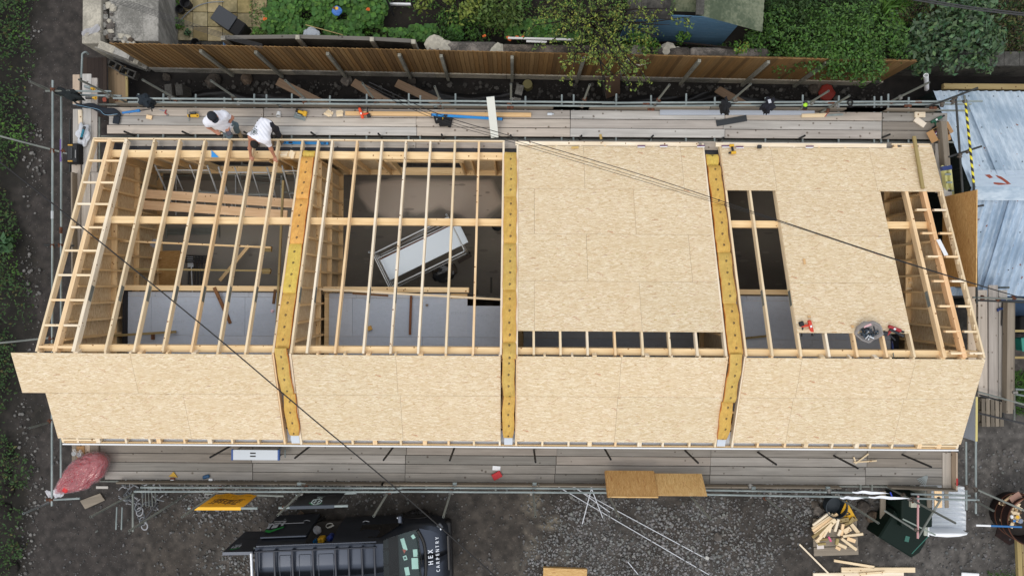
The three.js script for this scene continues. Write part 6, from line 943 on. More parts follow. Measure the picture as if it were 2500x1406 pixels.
  plank('timber_length', 'brown timber lying upright on the grey boards of the second bay', at(1003, 722, MEZZ + 0.06), at(1000, 817, MEZZ + 0.06), 0.055, 0.06, mat([128, 88, 64], 0.8, { map: pineTex }));
  const yb = single(boxGeo(0.1, 0.08, 0.11), mat([198, 154, 78], 0.8), 'timber_block', 'small yellowish wooden block on the grey boards', 'block'); P2(yb, 902, 801, MEZZ + 0.04, 0.4); const rd = single(cyl(0.035, 0.03, 0.03, 14), mat([128, 116, 104], 0.7), 'tape_roll', 'small round tape roll on the grey boards of the second bay', 'tape'); P2(rd, 1042, 745, MEZZ + 0.02);
  // right end bay
  const rt = thing('access_tower', 'aluminium tower frame in the dark right end bay', 'access tower', at(2215, 610, 0.03), 0.1); for (const x of [-0.3, 0.1, 0.4]) tube('upright', rt, V(x, 0.9, -0.55), V(x - 0.06, 0.9, 0.5), al, 0.026); for (const z of [0.15, 0.3, 0.45]) tube('rail', rt, V(-0.6, 0.95, z), V(0.5, 0.95, z), al, 0.024); const rp = mesh(rbox(0.8, 0.05, 0.62, 0.01), mat([64, 66, 68], 0.7), 'platform', rt); rp.position.set(-0.25, 0.82, -0.25); for (const x of [-0.5, 0.45]) tube('leg', rt, V(x, 0, 0.4), V(x, 0.95, 0.4), al, 0.026);
  for (const [a, b, l] of [[[2220, 690], [2330, 690], 'upper pale batten in the right end bay'], [[2215, 705], [2300, 703], 'lower pale batten in the right end bay']]) plank('timber_length', l, at(...a, 2.3), at(...b, 2.3), 0.05, 0.05, pine[2]);
  plank('timber_length', 'short timber on the grey boards left of the fourth bay rafters', at(1818, 826, MEZZ + 0.05), at(1876, 820, MEZZ + 0.05), 0.05, 0.04, pineTreated[1]);
}
// ---- tools on the rear deck
const ry = DY + 0.012;
function nailGun(name, label, px, py, y, yaw, mc, md, s = 1, roll = 0) { const t = thing(name, label, 'nail gun', at(px, py, y), yaw); t.scale.setScalar(s); mesh(moved(rbox(0.3, 0.075, 0.075, 0.025, 3), 0, 0.045, 0), mc, 'gun_body', t); mesh(moved(rbox(0.16, 0.06, 0.05, 0.02, 3), -0.06, 0.042, 0.11, 0, 1.35), mc, 'grip', t); mesh(moved(rbox(0.3, 0.03, 0.032, 0.01), 0.02, 0.04, 0.18, 0, -0.35), md, 'magazine', t); mesh(moved(rbox(0.1, 0.07, 0.1, 0.02, 3), -0.13, 0.045, 0.17), md, 'battery', t); mesh(moved(cyl(0.018, 0.024, 0.09, 10), 0.18, 0.045, 0.005, 0, 0, Math.PI / 2), black, 'nose', t); mesh(moved(rbox(0.05, 0.012, 0.04, 0.004), -0.02, 0.084, 0), white, 'badge', t); return t; }
nailGun('nail_gun', 'bright orange nail gun lying on the long timber on the rear deck', 882, 277, ry + 0.05, 1.9, orange, black, 0.95);
nailGun('nail_gun', 'dark green nail gun beside the cardboard box on the rear deck', 2285, 293, ry, 0.5, green, blackMatt, 1.0);
nailGun('nail_gun', 'red and black nail gun lying at the lower sheet edge left of the nail bag', 1978, 795, roofY(0.8) + 0.03, -1.2, mat([198, 58, 34], 0.45), black, 1.05).rotation.x = 0.35;
{ const n = nailGun('nail_gun', 'dark red nail gun with long black magazine right of the nail bag', 2183, 800, roofY(0.9) + 0.03, -0.35, mat([150, 34, 40], 0.45), mat([30, 34, 42], 0.5), 1.05); n.rotation.x = 0.35; mesh(moved(rbox(0.36, 0.05, 0.05, 0.015), 0.06, 0.09, 0.06, 0, -0.1), mat([30, 34, 42], 0.5), 'magazine_cover', n); }
plank('timber_length', 'long pale timber lying along the toe board of the rear deck', at(842, 276, ry + 0.06), at(1297, 280, ry + 0.06), 0.1, 0.06, [mat([238, 212, 176], 0.75, { map: pineTex })]);
function level(label, a, b, w, t) { const g = thing('spirit_level', label, 'spirit level', a.clone().lerp(b, 0.5)); const d = b.clone().sub(a), L = d.length(); orient(g, d); const bm = mat([22, 128, 198], 0.4); mesh(rbox(L, t, w, 0.006), bm, 'level_body', g); for (const q of [-0.42, 0.42]) { mesh(moved(new THREE.TorusGeometry(0.022, 0.007, 6, 16), L * q, t / 2 + 0.004, 0, Math.PI / 2), black, 'vial', g); } mesh(moved(rbox(0.1, 0.01, 0.04, 0.004), -L * 0.3, t / 2 + 0.004, 0), black, 'grip_hole', g); for (const q of [-1, 1]) mesh(moved(rbox(0.016, t * 1.05, w * 1.08, 0.004), q * L / 2, 0, 0), black, 'end_cap', g); return g; }
level('long blue spirit level lying over the black tool pouch on the rear deck', at(1053, 280, ry + 0.1), at(1227, 291, ry + 0.1), 0.065, 0.04); level('shorter blue spirit level on the inner board between the rafters', at(686, 348, DY + 0.04), at(802, 350, DY + 0.04), 0.07, 0.04);
{ const t = thing('tool_pouch', 'black tool belt pouch on the rear deck below the long spirit level', 'tool pouch', at(1080, 294, ry)); for (const [x, z, l, w, r] of [[-0.12, -0.02, 0.16, 0.2, 0.3], [0.05, 0.07, 0.26, 0.17, 0.05], [0.2, 0.06, 0.08, 0.26, -0.2], [0.04, -0.06, 0.34, 0.1, 0]]) mesh(moved(rbox(l, rr(0.06, 0.12), w, 0.03, 3), x, 0.05, z, 0, r), blackMatt, 'pocket', t); mesh(moved(rbox(0.03, 0.02, 0.05, 0.006), -0.13, 0.12, 0.0), galv, 'buckle', t); mesh(moved(rbox(0.02, 0.02, 0.05, 0.006), 0.02, 0.12, -0.02), yellow, 'pencil', t); }
{ const t = thing('board_offcut', 'white board leaning across the guard rails onto the rear deck', 'board', [0, 0, 0]); beam('board', t, at(1197, 237, DY + 0.98), at(1208, 336, DY + 0.1), 0.19, 0.02, mat([222, 226, 220], 0.6)); }
plank('trim_board', 'long pale grey trim board lying along the rear toe board', at(1612, 274, ry + 0.03), at(1990, 274, ry + 0.03), 0.125, 0.03, mat([176, 184, 196], 0.5), 'trim'); plank('trim_board', 'bare zinc flashing strip beyond the end of the trim board', at(1985, 283, ry + 0.02), at(2060, 279, ry + 0.02), 0.05, 0.02, galv, 'trim');
plank('slate_strip', 'black strip of board lying askew on the rear deck under the jackets', at(1750, 301, ry + 0.02), at(1824, 288, ry + 0.02), 0.15, 0.02, mat([48, 52, 56], 0.8), 'board');
const wedge = single(slab([[0, 0], [0.64, 0.0], [0.58, 0.09], [0, 0.085]], 0.05), pine[1], 'timber_offcut', 'pine offcut with red painted end on the rear deck right of the glove', 'offcut'); P2(wedge, 1957, 279, ry, 0.03); tag(mesh(moved(rbox(0.1, 0.052, 0.02, 0.004), 0.61, 0.026, 0.04, 0, 0.95), red, 'painted_end', wedge), 'red painted edge');
P2(single(boxGeo(0.26, 0.05, 0.13), pine[0], 'timber_offcut', 'short pine block left of the green nail gun', 'offcut'), 2247, 280, ry + 0.03); P2(single(boxGeo(0.3, 0.04, 0.14), mat([226, 214, 196], 0.7), 'timber_offcut', 'whitish block lying at an angle below the short pine block', 'offcut'), 2247, 298, ry + 0.02, -0.6);
{ const t = thing('cardboard_box', 'open cardboard box of fixings at the right end of the rear deck', 'box', at(2290, 325, ry), 0.5); for (const [x, z, l, w] of [[-0.16, 0, 0.006, 0.3], [0.16, 0, 0.006, 0.3], [0, -0.15, 0.32, 0.006], [0, 0.15, 0.32, 0.006]]) mesh(moved(new THREE.BoxGeometry(l, 0.16, w), x, 0.08, z), card, 'box_side', t); mesh(moved(new THREE.BoxGeometry(0.32, 0.006, 0.3), 0, 0.005, 0), card, 'box_bottom', t); for (const [x, z, l, w, ax] of [[-0.24, 0, 0.16, 0.3, 1], [0.24, 0, 0.16, 0.3, -1], [0, 0.22, 0.32, 0.15, 0]]) mesh(moved(new THREE.BoxGeometry(l, 0.005, w), x, 0.14, z, ax ? 0 : 0.4, 0, ax * 0.5), card, 'box_flap', t);
  const g = thing('nail_strips', 'purple and white collated nail strips inside the cardboard box', 'nails', at(2288, 327, ry + 0.06), 0.7); for (let i = 0; i < 4; i++) mesh(moved(rbox(0.18, 0.02, 0.03, 0.004), 0, i * 0.006, -0.05 + i * 0.035), i % 2 ? white : mat([110, 60, 110], 0.5), 'strip', g); const m = single(merge([moved(cyl(0.05, 0.045, 0.1, 16), 0, 0.05, 0), moved(new THREE.TorusGeometry(0.03, 0.008, 6, 12), 0.06, 0.05, 0)]), white, 'mug', 'white mug in the corner of the cardboard box', 'mug'); P2(m, 2296, 317, ry + 0.06); }
{ const t = thing('circular_saw', 'yellow circular saw with silver blade guard on the rear deck', 'saw', at(733, 281, ry), -0.3); mesh(moved(rbox(0.3, 0.012, 0.14, 0.004), 0, 0.01, 0.04), galv, 'sole_plate', t); mesh(moved(cyl(0.085, 0.085, 0.03, 24), 0, 0.08, 0.03, Math.PI / 2, 0, 0), galv, 'blade_guard', t); mesh(moved(new THREE.TorusGeometry(0.085, 0.02, 8, 20, Math.PI), 0, 0.05, 0.0, -1.2), mat([190, 192, 190], 0.4, { metalness: 0.4 }), 'guard_rim', t); mesh(moved(rbox(0.16, 0.09, 0.08, 0.03, 3), 0.02, 0.08, -0.06), yellow, 'motor', t); mesh(moved(rbox(0.09, 0.08, 0.13, 0.02, 3), 0.12, 0.07, -0.06), yellow, 'battery', t); mesh(moved(rbox(0.06, 0.06, 0.1, 0.02), -0.09, 0.08, -0.07), black, 'handle', t); }
{ const t = thing('jigsaw', 'yellow and black cordless planer on the rear deck left of the standing worker', 'power tool', at(471, 284, ry), 0.0); mesh(moved(rbox(0.24, 0.08, 0.07, 0.02, 3), 0, 0.05, 0), yellow, 'tool_body', t); mesh(moved(rbox(0.16, 0.09, 0.05, 0.02, 3), 0.02, 0.06, -0.07), mat([60, 66, 70], 0.5), 'battery', t); mesh(moved(new THREE.TorusGeometry(0.035, 0.014, 8, 16), 0.13, 0.07, 0, Math.PI / 2), yellow, 'handle', t); mesh(moved(cyl(0.009, 0.009, 0.12, 8), -0.12, 0.05, -0.1, Math.PI / 2), galv, 'guide_bar', t); mesh(moved(cyl(0.011, 0.011, 0.07, 8), -0.1, 0.03, 0.09, Math.PI / 2), galv, 'guide_bar', t); mesh(moved(rbox(0.06, 0.085, 0.075, 0.02), -0.06, 0.055, 0), black, 'nose', t); }
{ const g = merge([moved(cyl(0.052, 0.042, 0.1, 18, true), 0, 0.05, 0), moved(cyl(0.042, 0.042, 0.01, 18), 0, 0.01, 0), moved(new THREE.TorusGeometry(0.032, 0.009, 6, 14), 0, 0.05, 0.065, 0, Math.PI / 2)]); const wm = mat([228, 230, 230], 0.35, { side: THREE.DoubleSide });
  for (const [px, py, y, l, r, tip] of [[680, 274, ry, 'white mug lying on the rear deck between the workers and the saw', 0, 1], [185, 1105, FY + 0.07, 'left of two white mugs on the boards at the bottom left corner', 3.4, 0], [198, 1108, FY + 0.07, 'right of two white mugs on the boards at the bottom left corner', 3.2, 0], [2453, 941, RYD + 0.01, 'white mug on the boards of the right end scaffold', 2.4, 0]]) { const m = single(g, wm, 'mug', l, 'mug'); P2(m, px, py, y, r); m.scale.setScalar(1.15); if (tip) m.rotation.set(1.2, 0.2, 0); } }
for (const [px, l] of [[803, 'left'], [830, 'right']]) { const t = thing('packer_stack', `${l} of two small stacks of thin pale packers on the rear deck`, 'packers', at(px, 277, ry), px > 810 ? 0.1 : -0.5); for (let i = 0; i < 5; i++) mesh(moved(boxGeo(0.16, 0.01, 0.05), rr(-0.02, 0.02), 0.01 + i * 0.011, -0.06 + i * 0.03), pine[i % 3], 'packer', t); }
P2(single(boxGeo(0.14, 0.03, 0.1), pine[3], 'timber_offcut', 'small pine offcut on the rear deck below the long black bag', 'offcut'), 363, 286, ry + 0.02, -0.2);
{ const t = thing('clamp', 'small red handled pliers on the rear deck', 'pliers', at(406, 275, ry), 0.3); for (const s of [-1, 1]) mesh(moved(rbox(0.1, 0.02, 0.02, 0.008), -0.02, 0.015, s * 0.03, 0, s * 0.7 + 1.57), red, 'handle', t); mesh(moved(rbox(0.05, 0.02, 0.03, 0.006), 0.0, 0.015, 0.07), galv, 'jaw', t); mesh(path([V(0, 0.01, -0.05), V(-0.08, 0.01, -0.08), V(-0.15, 0.01, -0.12)], 0.005, 10, 5), blue, 'cord', t); }
P2(single(merge([moved(cyl(0.035, 0.035, 0.12, 12), 0, 0.035, 0, 0, 0, Math.PI / 2), moved(cyl(0.015, 0.015, 0.04, 8), 0.08, 0.035, 0, 0, 0, Math.PI / 2)]), mat([206, 214, 222], 0.3), 'bottle', 'small clear bottle lying on the rear deck right of the white board', 'bottle'), 1342, 279, ry); P2(single(boxGeo(0.06, 0.012, 0.13), mat([176, 150, 88], 0.8), 'timber_offcut', 'tiny ochre offcut on the inner rear boards above the third bay', 'offcut'), 1467, 334, DY + 0.02, 0.15);
// blue set square on the wall plate, wood chips
{ const s = single(slab([[0, -0.13], [0.0, 0.05], [0.19, 0.05]], 0.006), mat([30, 140, 214], 0.4), 'set_square', 'blue triangular roofing square on the rear wall plate', 'set square'); P2(s, 515, 379, roofY(-3.285) - 0.14, 0); }
for (const [px, l] of [[693, 'left'], [713, 'right']]) { const t = thing('packer_stack', `${l} of two heaps of pale wood packers on the wall plate by the bending worker`, 'packers', at(px, 378, roofY(-3.285) - 0.15), px > 700 ? 1.3 : 0.1); for (let i = 0; i < 4; i++) mesh(moved(boxGeo(0.17, 0.012, 0.05), rr(-0.02, 0.02), 0.008 + i * 0.011, -0.05 + i * 0.03), pine[i % 2], 'packer', t); }
// clothes hung over the guard rails
function garment(label, px, py, y, m, l, w, seedv, yaw = 0) { const g = new THREE.SphereGeometry(1, 40, 26), p = g.attributes.position; for (let i = 0; i < p.count; i++) { const x = p.getX(i), yy = p.getY(i), z = p.getZ(i), f = 0.78 + 0.34 * Math.sin(Math.atan2(z, x) * 5 + seedv) * 0.5 + 0.5 * (fbm((x + 3) * 0.1 + seedv, (z + yy + 3) * 0.1, 30, 30, 4, 9) - 0.5) + 0.12 * Math.sin(x * 17 + yy * 9 + seedv); p.setXYZ(i, x * l * f, (yy > 0 ? yy * 0.08 : yy * 0.4) * (0.7 + 0.3 * f), z * w * f); } g.computeVertexNormals(); const o = single(g, m, 'jacket', label, 'jacket'); P2(o, px, py, y, yaw); return o; }
const navy = mat([26, 36, 44], 0.95), dark = mat([20, 22, 26], 0.95);
garment('dark jacket bundled over the rails at the far left corner of the rear scaffold', 165, 229, 3.12, mat([18, 26, 28], 0.95), 0.34, 0.14, 1, -0.25); garment('dark teal jacket hanging over the rear guard rails left of the standing worker', 352, 244, 3.14, navy, 0.2, 0.17, 4, -0.4); garment('black jacket hanging over the rear rails above the third strip of insulation', 1773, 258, 3.1, dark, 0.12, 0.22, 2, 0.1); garment('black jacket with white print hanging over the rear rails right of the other', 1879, 256, 3.1, mat([22, 24, 34], 0.95), 0.16, 0.22, 7, -0.3);
{ const pr = single(rbox(0.07, 0.004, 0.09, 0.002), mat([178, 182, 190], 0.8), 'print_patch', 'pale printed patch on the right hand black jacket', 'patch'); P2(pr, 1880, 247, 3.22, 0.3); const gl = thing('work_glove', 'lime green and black work glove stuck on the rear rail', 'glove', at(1967, 256, 3.1)); mesh(rockGeo(1, 0.06, 0.2, 1.2), mat([160, 214, 40], 0.6), 'palm', gl); for (let i = 0; i < 4; i++) mesh(moved(new THREE.CapsuleGeometry(0.013, 0.06, 3, 8), -0.04 + i * 0.027, 0, 0.07, Math.PI / 2), black, 'finger', gl); mesh(moved(rbox(0.1, 0.06, 0.05, 0.02), 0, 0, -0.06), black, 'cuff', gl); const gl2 = single(moved(new THREE.TorusGeometry(0.06, 0.02, 6, 14), 0, 0, 0, Math.PI / 2), blackMatt, 'strap', 'black strap looped on the rear rails right of the glove', 'strap'); P2(gl2, 2077, 251, 3.1); }
// ---- left end of the rear deck
{ const b = new THREE.SphereGeometry(1, 36, 20), p = b.attributes.position; for (let i = 0; i < p.count; i++) { const x = p.getX(i), y = p.getY(i), z = p.getZ(i); p.setXYZ(i, x * 0.62, y * 0.08 * (1 - 0.3 * x), (z * (0.085 + 0.04 * x)) + 0.05 * x + 0.03 * Math.sin(x * 7)); } b.computeVertexNormals(); const o = single(b, mat([22, 30, 40], 0.85), 'tool_bag', 'long black soft tool bag with pale piping at the left end of the rear deck', 'bag'); P2(o, 237, 265, ry + 0.06, -0.16); mesh(path([V(-0.6, 0.05, 0.0), V(-0.2, 0.085, 0.02), V(0.1, 0.08, 0.04), V(0.25, 0.07, 0.13), V(0.55, 0.06, 0.06)], 0.006, 40, 5), mat([120, 160, 186], 0.6), 'piping', o); const fl = mesh(rbox(0.17, 0.05, 0.2, 0.03), mat([24, 32, 42], 0.85), 'bag_flap', o); fl.position.set(0.5, -0.02, 0.2);
  const s = thing('caulking_gun', 'blue handled applicator gun lying across the end of the black tool bag', 'applicator gun', at(330, 272, ry + 0.1), 0.14); mesh(moved(cyl(0.028, 0.028, 0.36, 14), -0.14, 0.03, 0, 0, 0, Math.PI / 2), blue, 'barrel', s); mesh(moved(rbox(0.1, 0.06, 0.07, 0.02), 0.08, 0.03, 0), blue, 'trigger_housing', s); mesh(moved(cyl(0.012, 0.012, 0.34, 10), 0.26, 0.03, 0, 0, 0, Math.PI / 2), black, 'plunger', s); mesh(moved(rbox(0.02, 0.03, 0.14, 0.008), 0.42, 0.03, 0), black, 'plunger_handle', s); }
{ const b = new THREE.SphereGeometry(1, 30, 20), p = b.attributes.position; for (let i = 0; i < p.count; i++) { const x = p.getX(i), y = p.getY(i), z = p.getZ(i), f = 1 + 0.16 * Math.sin(Math.atan2(z, x) * 6 + 1) + 0.1 * Math.sin(x * 11 + z * 7); p.setXYZ(i, x * 0.165 * f, y * 0.07 * f, z * 0.29 * f); } b.computeVertexNormals(); const o = single(b, mat([206, 210, 216], 0.5), 'plastic_sack', 'white plastic sack on the left boards', 'sack'); P2(o, 202, 330, LY + 0.06, -0.05); const t = thing('multi_tool', 'teal and black multi tool lying on the white plastic sack', 'power tool', at(201, 326, LY + 0.15), 1.3); mesh(moved(rbox(0.24, 0.05, 0.05, 0.02, 3), 0, 0.02, 0), mat([18, 116, 138], 0.45), 'tool_body', t); mesh(moved(rbox(0.07, 0.055, 0.06, 0.02), -0.13, 0.02, 0), black, 'battery', t); mesh(moved(rbox(0.1, 0.05, 0.06, 0.02), 0.14, 0.02, 0), mat([60, 62, 64], 0.5), 'head', t); }
{ const t = thing('toolbox', 'black toolbox with two yellow catches on the left boards', 'toolbox', at(188, 378, LY)); mesh(moved(rbox(0.3, 0.2, 0.5, 0.02), 0, 0.1, 0), blackMatt, 'box_body', t); mesh(moved(rbox(0.24, 0.03, 0.44, 0.02), 0.0, 0.21, 0), mat([32, 34, 36], 0.6), 'box_lid', t); mesh(moved(rbox(0.05, 0.04, 0.28, 0.015), 0, 0.235, 0), mat([52, 54, 56], 0.5), 'handle', t); for (const z of [-0.2, 0.2]) mesh(moved(rbox(0.12, 0.03, 0.035, 0.01), -0.04, 0.23, z), mat([200, 156, 60], 0.5), 'catch', t); mesh(moved(rbox(0.02, 0.01, 0.2, 0.003), 0.09, 0.229, 0.02), mat([150, 150, 150], 0.6), 'name_strip', t); }
plank('timber_offcut', 'short pine offcut on the left boards above the white sack', at(193, 268, LY + 0.04), at(194, 302, LY + 0.04), 0.09, 0.04, pine[0], 'offcut');
for (const [px, py, l] of [[222, 216, 'yellow and silver cordless drill behind the left end of the rear rails'], [226, 240, 'second yellow cordless drill below the rails at the far left corner']]) { const t = thing('drill', l, 'drill', at(px, py, LY + 0.02), px > 223 ? 0 : -0.3); mesh(moved(cyl(0.035, 0.03, 0.2, 14), -0.06, 0.04, 0, 0, 0, Math.PI / 2), py < 230 ? galv : mat([60, 60, 60], 0.5), 'motor', t); mesh(moved(rbox(0.09, 0.06, 0.05, 0.02), 0.04, 0.04, 0), yellow, 'drill_body', t); mesh(moved(new THREE.TorusGeometry(0.035, 0.014, 6, 14), 0.08, 0.04, 0, Math.PI / 2), yellow, 'handle', t); }
P2(single(rockGeo(1, 0.07, 0.4, 0.5), mat([140, 66, 50], 0.8), 'cloth_rag', 'small rust coloured rag on the boards at the top left corner', 'rag'), 253, 243, LY + 0.03);
// brown plank gate, hoop and boards at the top left
{ const t = thing('plank_gate', 'dark brown plank gate leaf behind the left end of the rear scaffold', 'gate'); for (let i = 0; i < 6; i++) beam('gate_plank', t, at(206 + i * 9.6, 140, 0.7), at(206 + i * 9.6, 285, 0.7), 0.105, 0.03, [mat([58, 44, 38], 0.9, { map: deckTex }), mat([70, 56, 48], 0.9, { map: deckTex })]); tube('gate_frame', t, at(197, 190, 1.6), at(199, 142, 1.6), galv); mesh(path([at(199, 142, 1.6), at(200, 131, 1.62), at(208, 127, 1.6), at(214, 132, 1.5)], 0.025, 16, 10), galv, 'gate_hoop', t); }
plank('plywood_sheet', 'pale worn plywood strip lying on the ground at the corner of the trench', at(284, 160, 0.5), at(286, 252, 0.4), 0.5, 0.02, [mat([206, 180, 146], 0.85, { map: deckTex })], 'board');
plank('timber_offcut', 'loose upright board edge beside the plywood strip', at(307, 178, 0.6), at(308, 236, 0.5), 0.06, 0.04, pineTreated[0], 'board');
for (const [px, py, l, r] of [[290, 166, 'left hollow concrete block at the foot of the concrete wall', -0.5], [320, 182, 'right hollow concrete block at the foot of the concrete wall', -0.35]]) { const t = thing('hollow_block', l, 'block', at(px, py, 0.45), r); for (const [x, z, a, b] of [[0, -0.09, 0.44, 0.035], [0, 0.09, 0.44, 0.035], [-0.2, 0, 0.04, 0.16], [0.2, 0, 0.04, 0.16], [0, 0, 0.04, 0.16]]) mesh(moved(new THREE.BoxGeometry(a, 0.2, b), x, 0.1, z), concreteDark, 'block_web', t); }
for (const [px, l] of [[421, 'left'], [447, 'right']]) { const m = single(boxGeo(0.2, 0.44, 0.3), concreteDark, 'concrete_block', `${l} of two grey concrete blocks standing behind the rear rails`, 'block'); P2(m, px, 224, 0.5, 0.1); m.rotation.z = 0.1; }
for (const [a, b, l] of [[[676, 198], [805, 262], 'left of three scaffold boards slanting down into the trench'], [[861, 200], [960, 258], 'middle of three scaffold boards slanting down into the trench'], [[967, 202], [1110, 268], 'right of three scaffold boards slanting down into the trench'], [[1752, 217], [1840, 268], 'single scaffold board slanting into the trench by the black jackets']]) plank('scaffold_board', l, at(...a, 0.6), at(...b, 1.4), 0.225, 0.038, [mat([176, 150, 126], 0.9, { map: deckTex })], 'board');
{ const t = thing('sheet_offcut', 'brown board panel standing against the concrete fence base under the tree', 'board'); beam('panel', t, at(1497, 185, 1.0), at(1497, 235, 0.2), 0.42, 0.02, mat([96, 76, 62], 0.85)); beam('panel_edge', t, at(1475, 186, 1.0), at(1475, 234, 0.2), 0.06, 0.03, concreteDark); }
P2(single(rockGeo(1, 0.26, 0.3, 0.4), mat([140, 42, 30], 0.7), 'red_tray', 'crumpled red plastic tray in the trench near the right end of the fence', 'lid'), 2020, 226, 0.2);
P2(single(slab([[0, 0], [0.2, 0.05], [0.1, 0.5], [-0.1, 0.45]], 0.02), concrete, 'slab_offcut', 'broken pale slab standing in the trench behind the middle insulation strip', 'slab'), 1262, 205, 0.2);
{ const m = single(cyl(0.13, 0.16, 0.18, 18), mat([120, 114, 74], 0.7), 'tub', 'small yellowish tub in the trench right of the broken slab', 'tub'); P2(m, 1288, 207, 0.1); }
// ---- on the roof
for (const [px, py, l] of [[1566, 358, 'leftmost purple nail strip on the third bay roof edge'], [1621, 357, 'second purple nail strip from the left on the third bay roof edge'], [1712, 357.5, 'purple nail strip next to the right insulation strip'], [1771, 358, 'purple nail strip left of the drill on the roof edge'], [1806, 360, 'purple nail strip right of the drill on the roof edge'], [1978, 359, 'rightmost nail strip lying alone on the roof edge']]) { const t = thing('nail_strip', l, 'nails', at(px, py, roofY(-3.45) + 0.03), 0.02); mesh(moved(rbox(0.19, 0.015, 0.028, 0.004), 0, 0.01, -0.018), mat([96, 54, 96], 0.5), 'strip', t); mesh(moved(rbox(0.19, 0.015, 0.024, 0.004), rr(-0.02, 0.02), 0.01, 0.016), white, 'strip', t); }
{ const t = thing('drill', 'yellow and black cordless drill on the roof edge beside the right insulation strip', 'drill', at(1788, 366, roofY(-3.4) + 0.03), 0.1); mesh(moved(rbox(0.12, 0.07, 0.07, 0.025, 3), 0, 0.04, -0.1), yellow, 'battery', t); mesh(moved(rbox(0.05, 0.06, 0.13, 0.02), 0.0, 0.04, 0), black, 'grip', t); mesh(moved(cyl(0.035, 0.04, 0.12, 14), 0.0, 0.04, 0.1, 0, 0, Math.PI / 2), yellow, 'drill_body', t); mesh(moved(cyl(0.02, 0.028, 0.06, 12), -0.09, 0.04, 0.1, 0, 0, Math.PI / 2), black, 'chuck', t); t.rotation.x = -0.37; }
{ const m = single(rbox(0.11, 0.06, 0.09, 0.025, 3), mat([34, 36, 42], 0.5), 'tape_measure', 'black tape measure on the roof edge right of the drill', 'tape measure'); P2(m, 1855, 358, roofY(-3.45) + 0.05); P2(single(rbox(0.18, 0.008, 0.055, 0.002), mat([196, 164, 100], 0.8), 'card_offcut', 'ochre card offcut on the third bay roof edge', 'offcut'), 1404, 360, roofY(-3.4) + 0.03, 0.1); }
plank('timber_length', 'greyish green treated batten lying down the right hand roof slope', at(2234, 332, roofY(-3.6) + 0.08), at(2256, 459, roofY(-2.45) + 0.07), 0.075, 0.045, pineTreated[0]);
{ const t = thing('nail_bag', 'round grey canvas bag full of collated nails at the roof sheet edge', 'bag', at(2117, 806, roofY(0.85) + 0.0)); const g = new THREE.LatheGeometry([[0, 0.02], [0.24, 0.0], [0.3, 0.06], [0.28, 0.16], [0.25, 0.15], [0.235, 0.06], [0, 0.05]].map(([x, y]) => new THREE.Vector2(x, y)), 30), p = g.attributes.position; for (let i = 0; i < p.count; i++) { const a = Math.atan2(p.getZ(i), p.getX(i)), f = 1 + 0.05 * Math.sin(a * 5) + 0.04 * Math.sin(a * 9 + 1); p.setXYZ(i, p.getX(i) * f, p.getY(i) * (1 + 0.25 * Math.sin(a * 3 + 2)), p.getZ(i) * f * 0.82); } g.computeVertexNormals(); mesh(g, mat([150, 146, 144], 0.8, { side: THREE.DoubleSide }), 'bag_shell', t); t.rotation.x = 0.3;
  const st = [mat([40, 52, 64], 0.35, { metalness: 0.5 }), mat([206, 212, 218], 0.4), mat([28, 34, 42], 0.4), mat([70, 84, 96], 0.35, { metalness: 0.5 })]; for (let i = 0; i < 42; i++) { const s = mesh(rbox(0.12, 0.018, 0.024, 0.004), st[i % 9 === 1 ? 1 : [0, 2, 3][i % 3]], 'nail_strip', t), a = rnd() * 6.28, r = Math.sqrt(rnd()) * 0.17; s.position.set(Math.cos(a) * r, 0.09 + rr(0, 0.06), Math.sin(a) * r * 0.82); s.rotation.set(rr(-0.5, 0.5), rnd() * 6, rr(-0.5, 0.5)); } const lb = mesh(rbox(0.17, 0.01, 0.05, 0.003), mat([206, 166, 170], 0.7), 'label', t); lb.position.set(-0.09, 0.17, -0.17); lb.rotation.y = 0.4; }
for (const [px, py, w, h, l] of [[1965, 638, 0.05, 0.14, 'small brown offcut lying on the upper right roof sheet'], [1977, 773, 0.06, 0.05, 'tiny tan chip above the red nail gun'], [2083, 797, 0.06, 0.06, 'tiny brown chip left of the nail bag']]) { const m = single(boxGeo(w, 0.012, h), mat([206, 168, 118], 0.8), 'wood_chip', l, 'offcut'); const q = at(px, py, 0); m.position.copy(at(px, py, roofY((py - 703) / FOC * 15.4) + 0.03)); m.rotation.x = -ANG; }
{ const t = thing('pry_bar', 'slim blue chisel standing in the gap by the ridge below the dark red nail gun', 'chisel'); tube('shaft', t, at(2180, 836, 4.05), at(2183, 872, 4.45), galvDull, 0.012); tube('handle', t, at(2179, 834, 4.0), at(2181, 852, 4.25), blueDark, 0.022); const q = P2(single(boxGeo(0.06, 0.04, 0.06), galv, 'metal_bracket', 'small galvanised bracket on the ridge beam right of the fourth bay', 'bracket'), 2140, 873, 4.42); }
{ const m = single(rbox(0.1, 0.008, 0.42, 0.003), white, 'paper_sheet', 'white folded sheet lying against the right gable rafter', 'paper'); P2(m, 2302, 604, roofY(-0.9) + 0.02, 0.24); m.rotation.x = -ANG; }
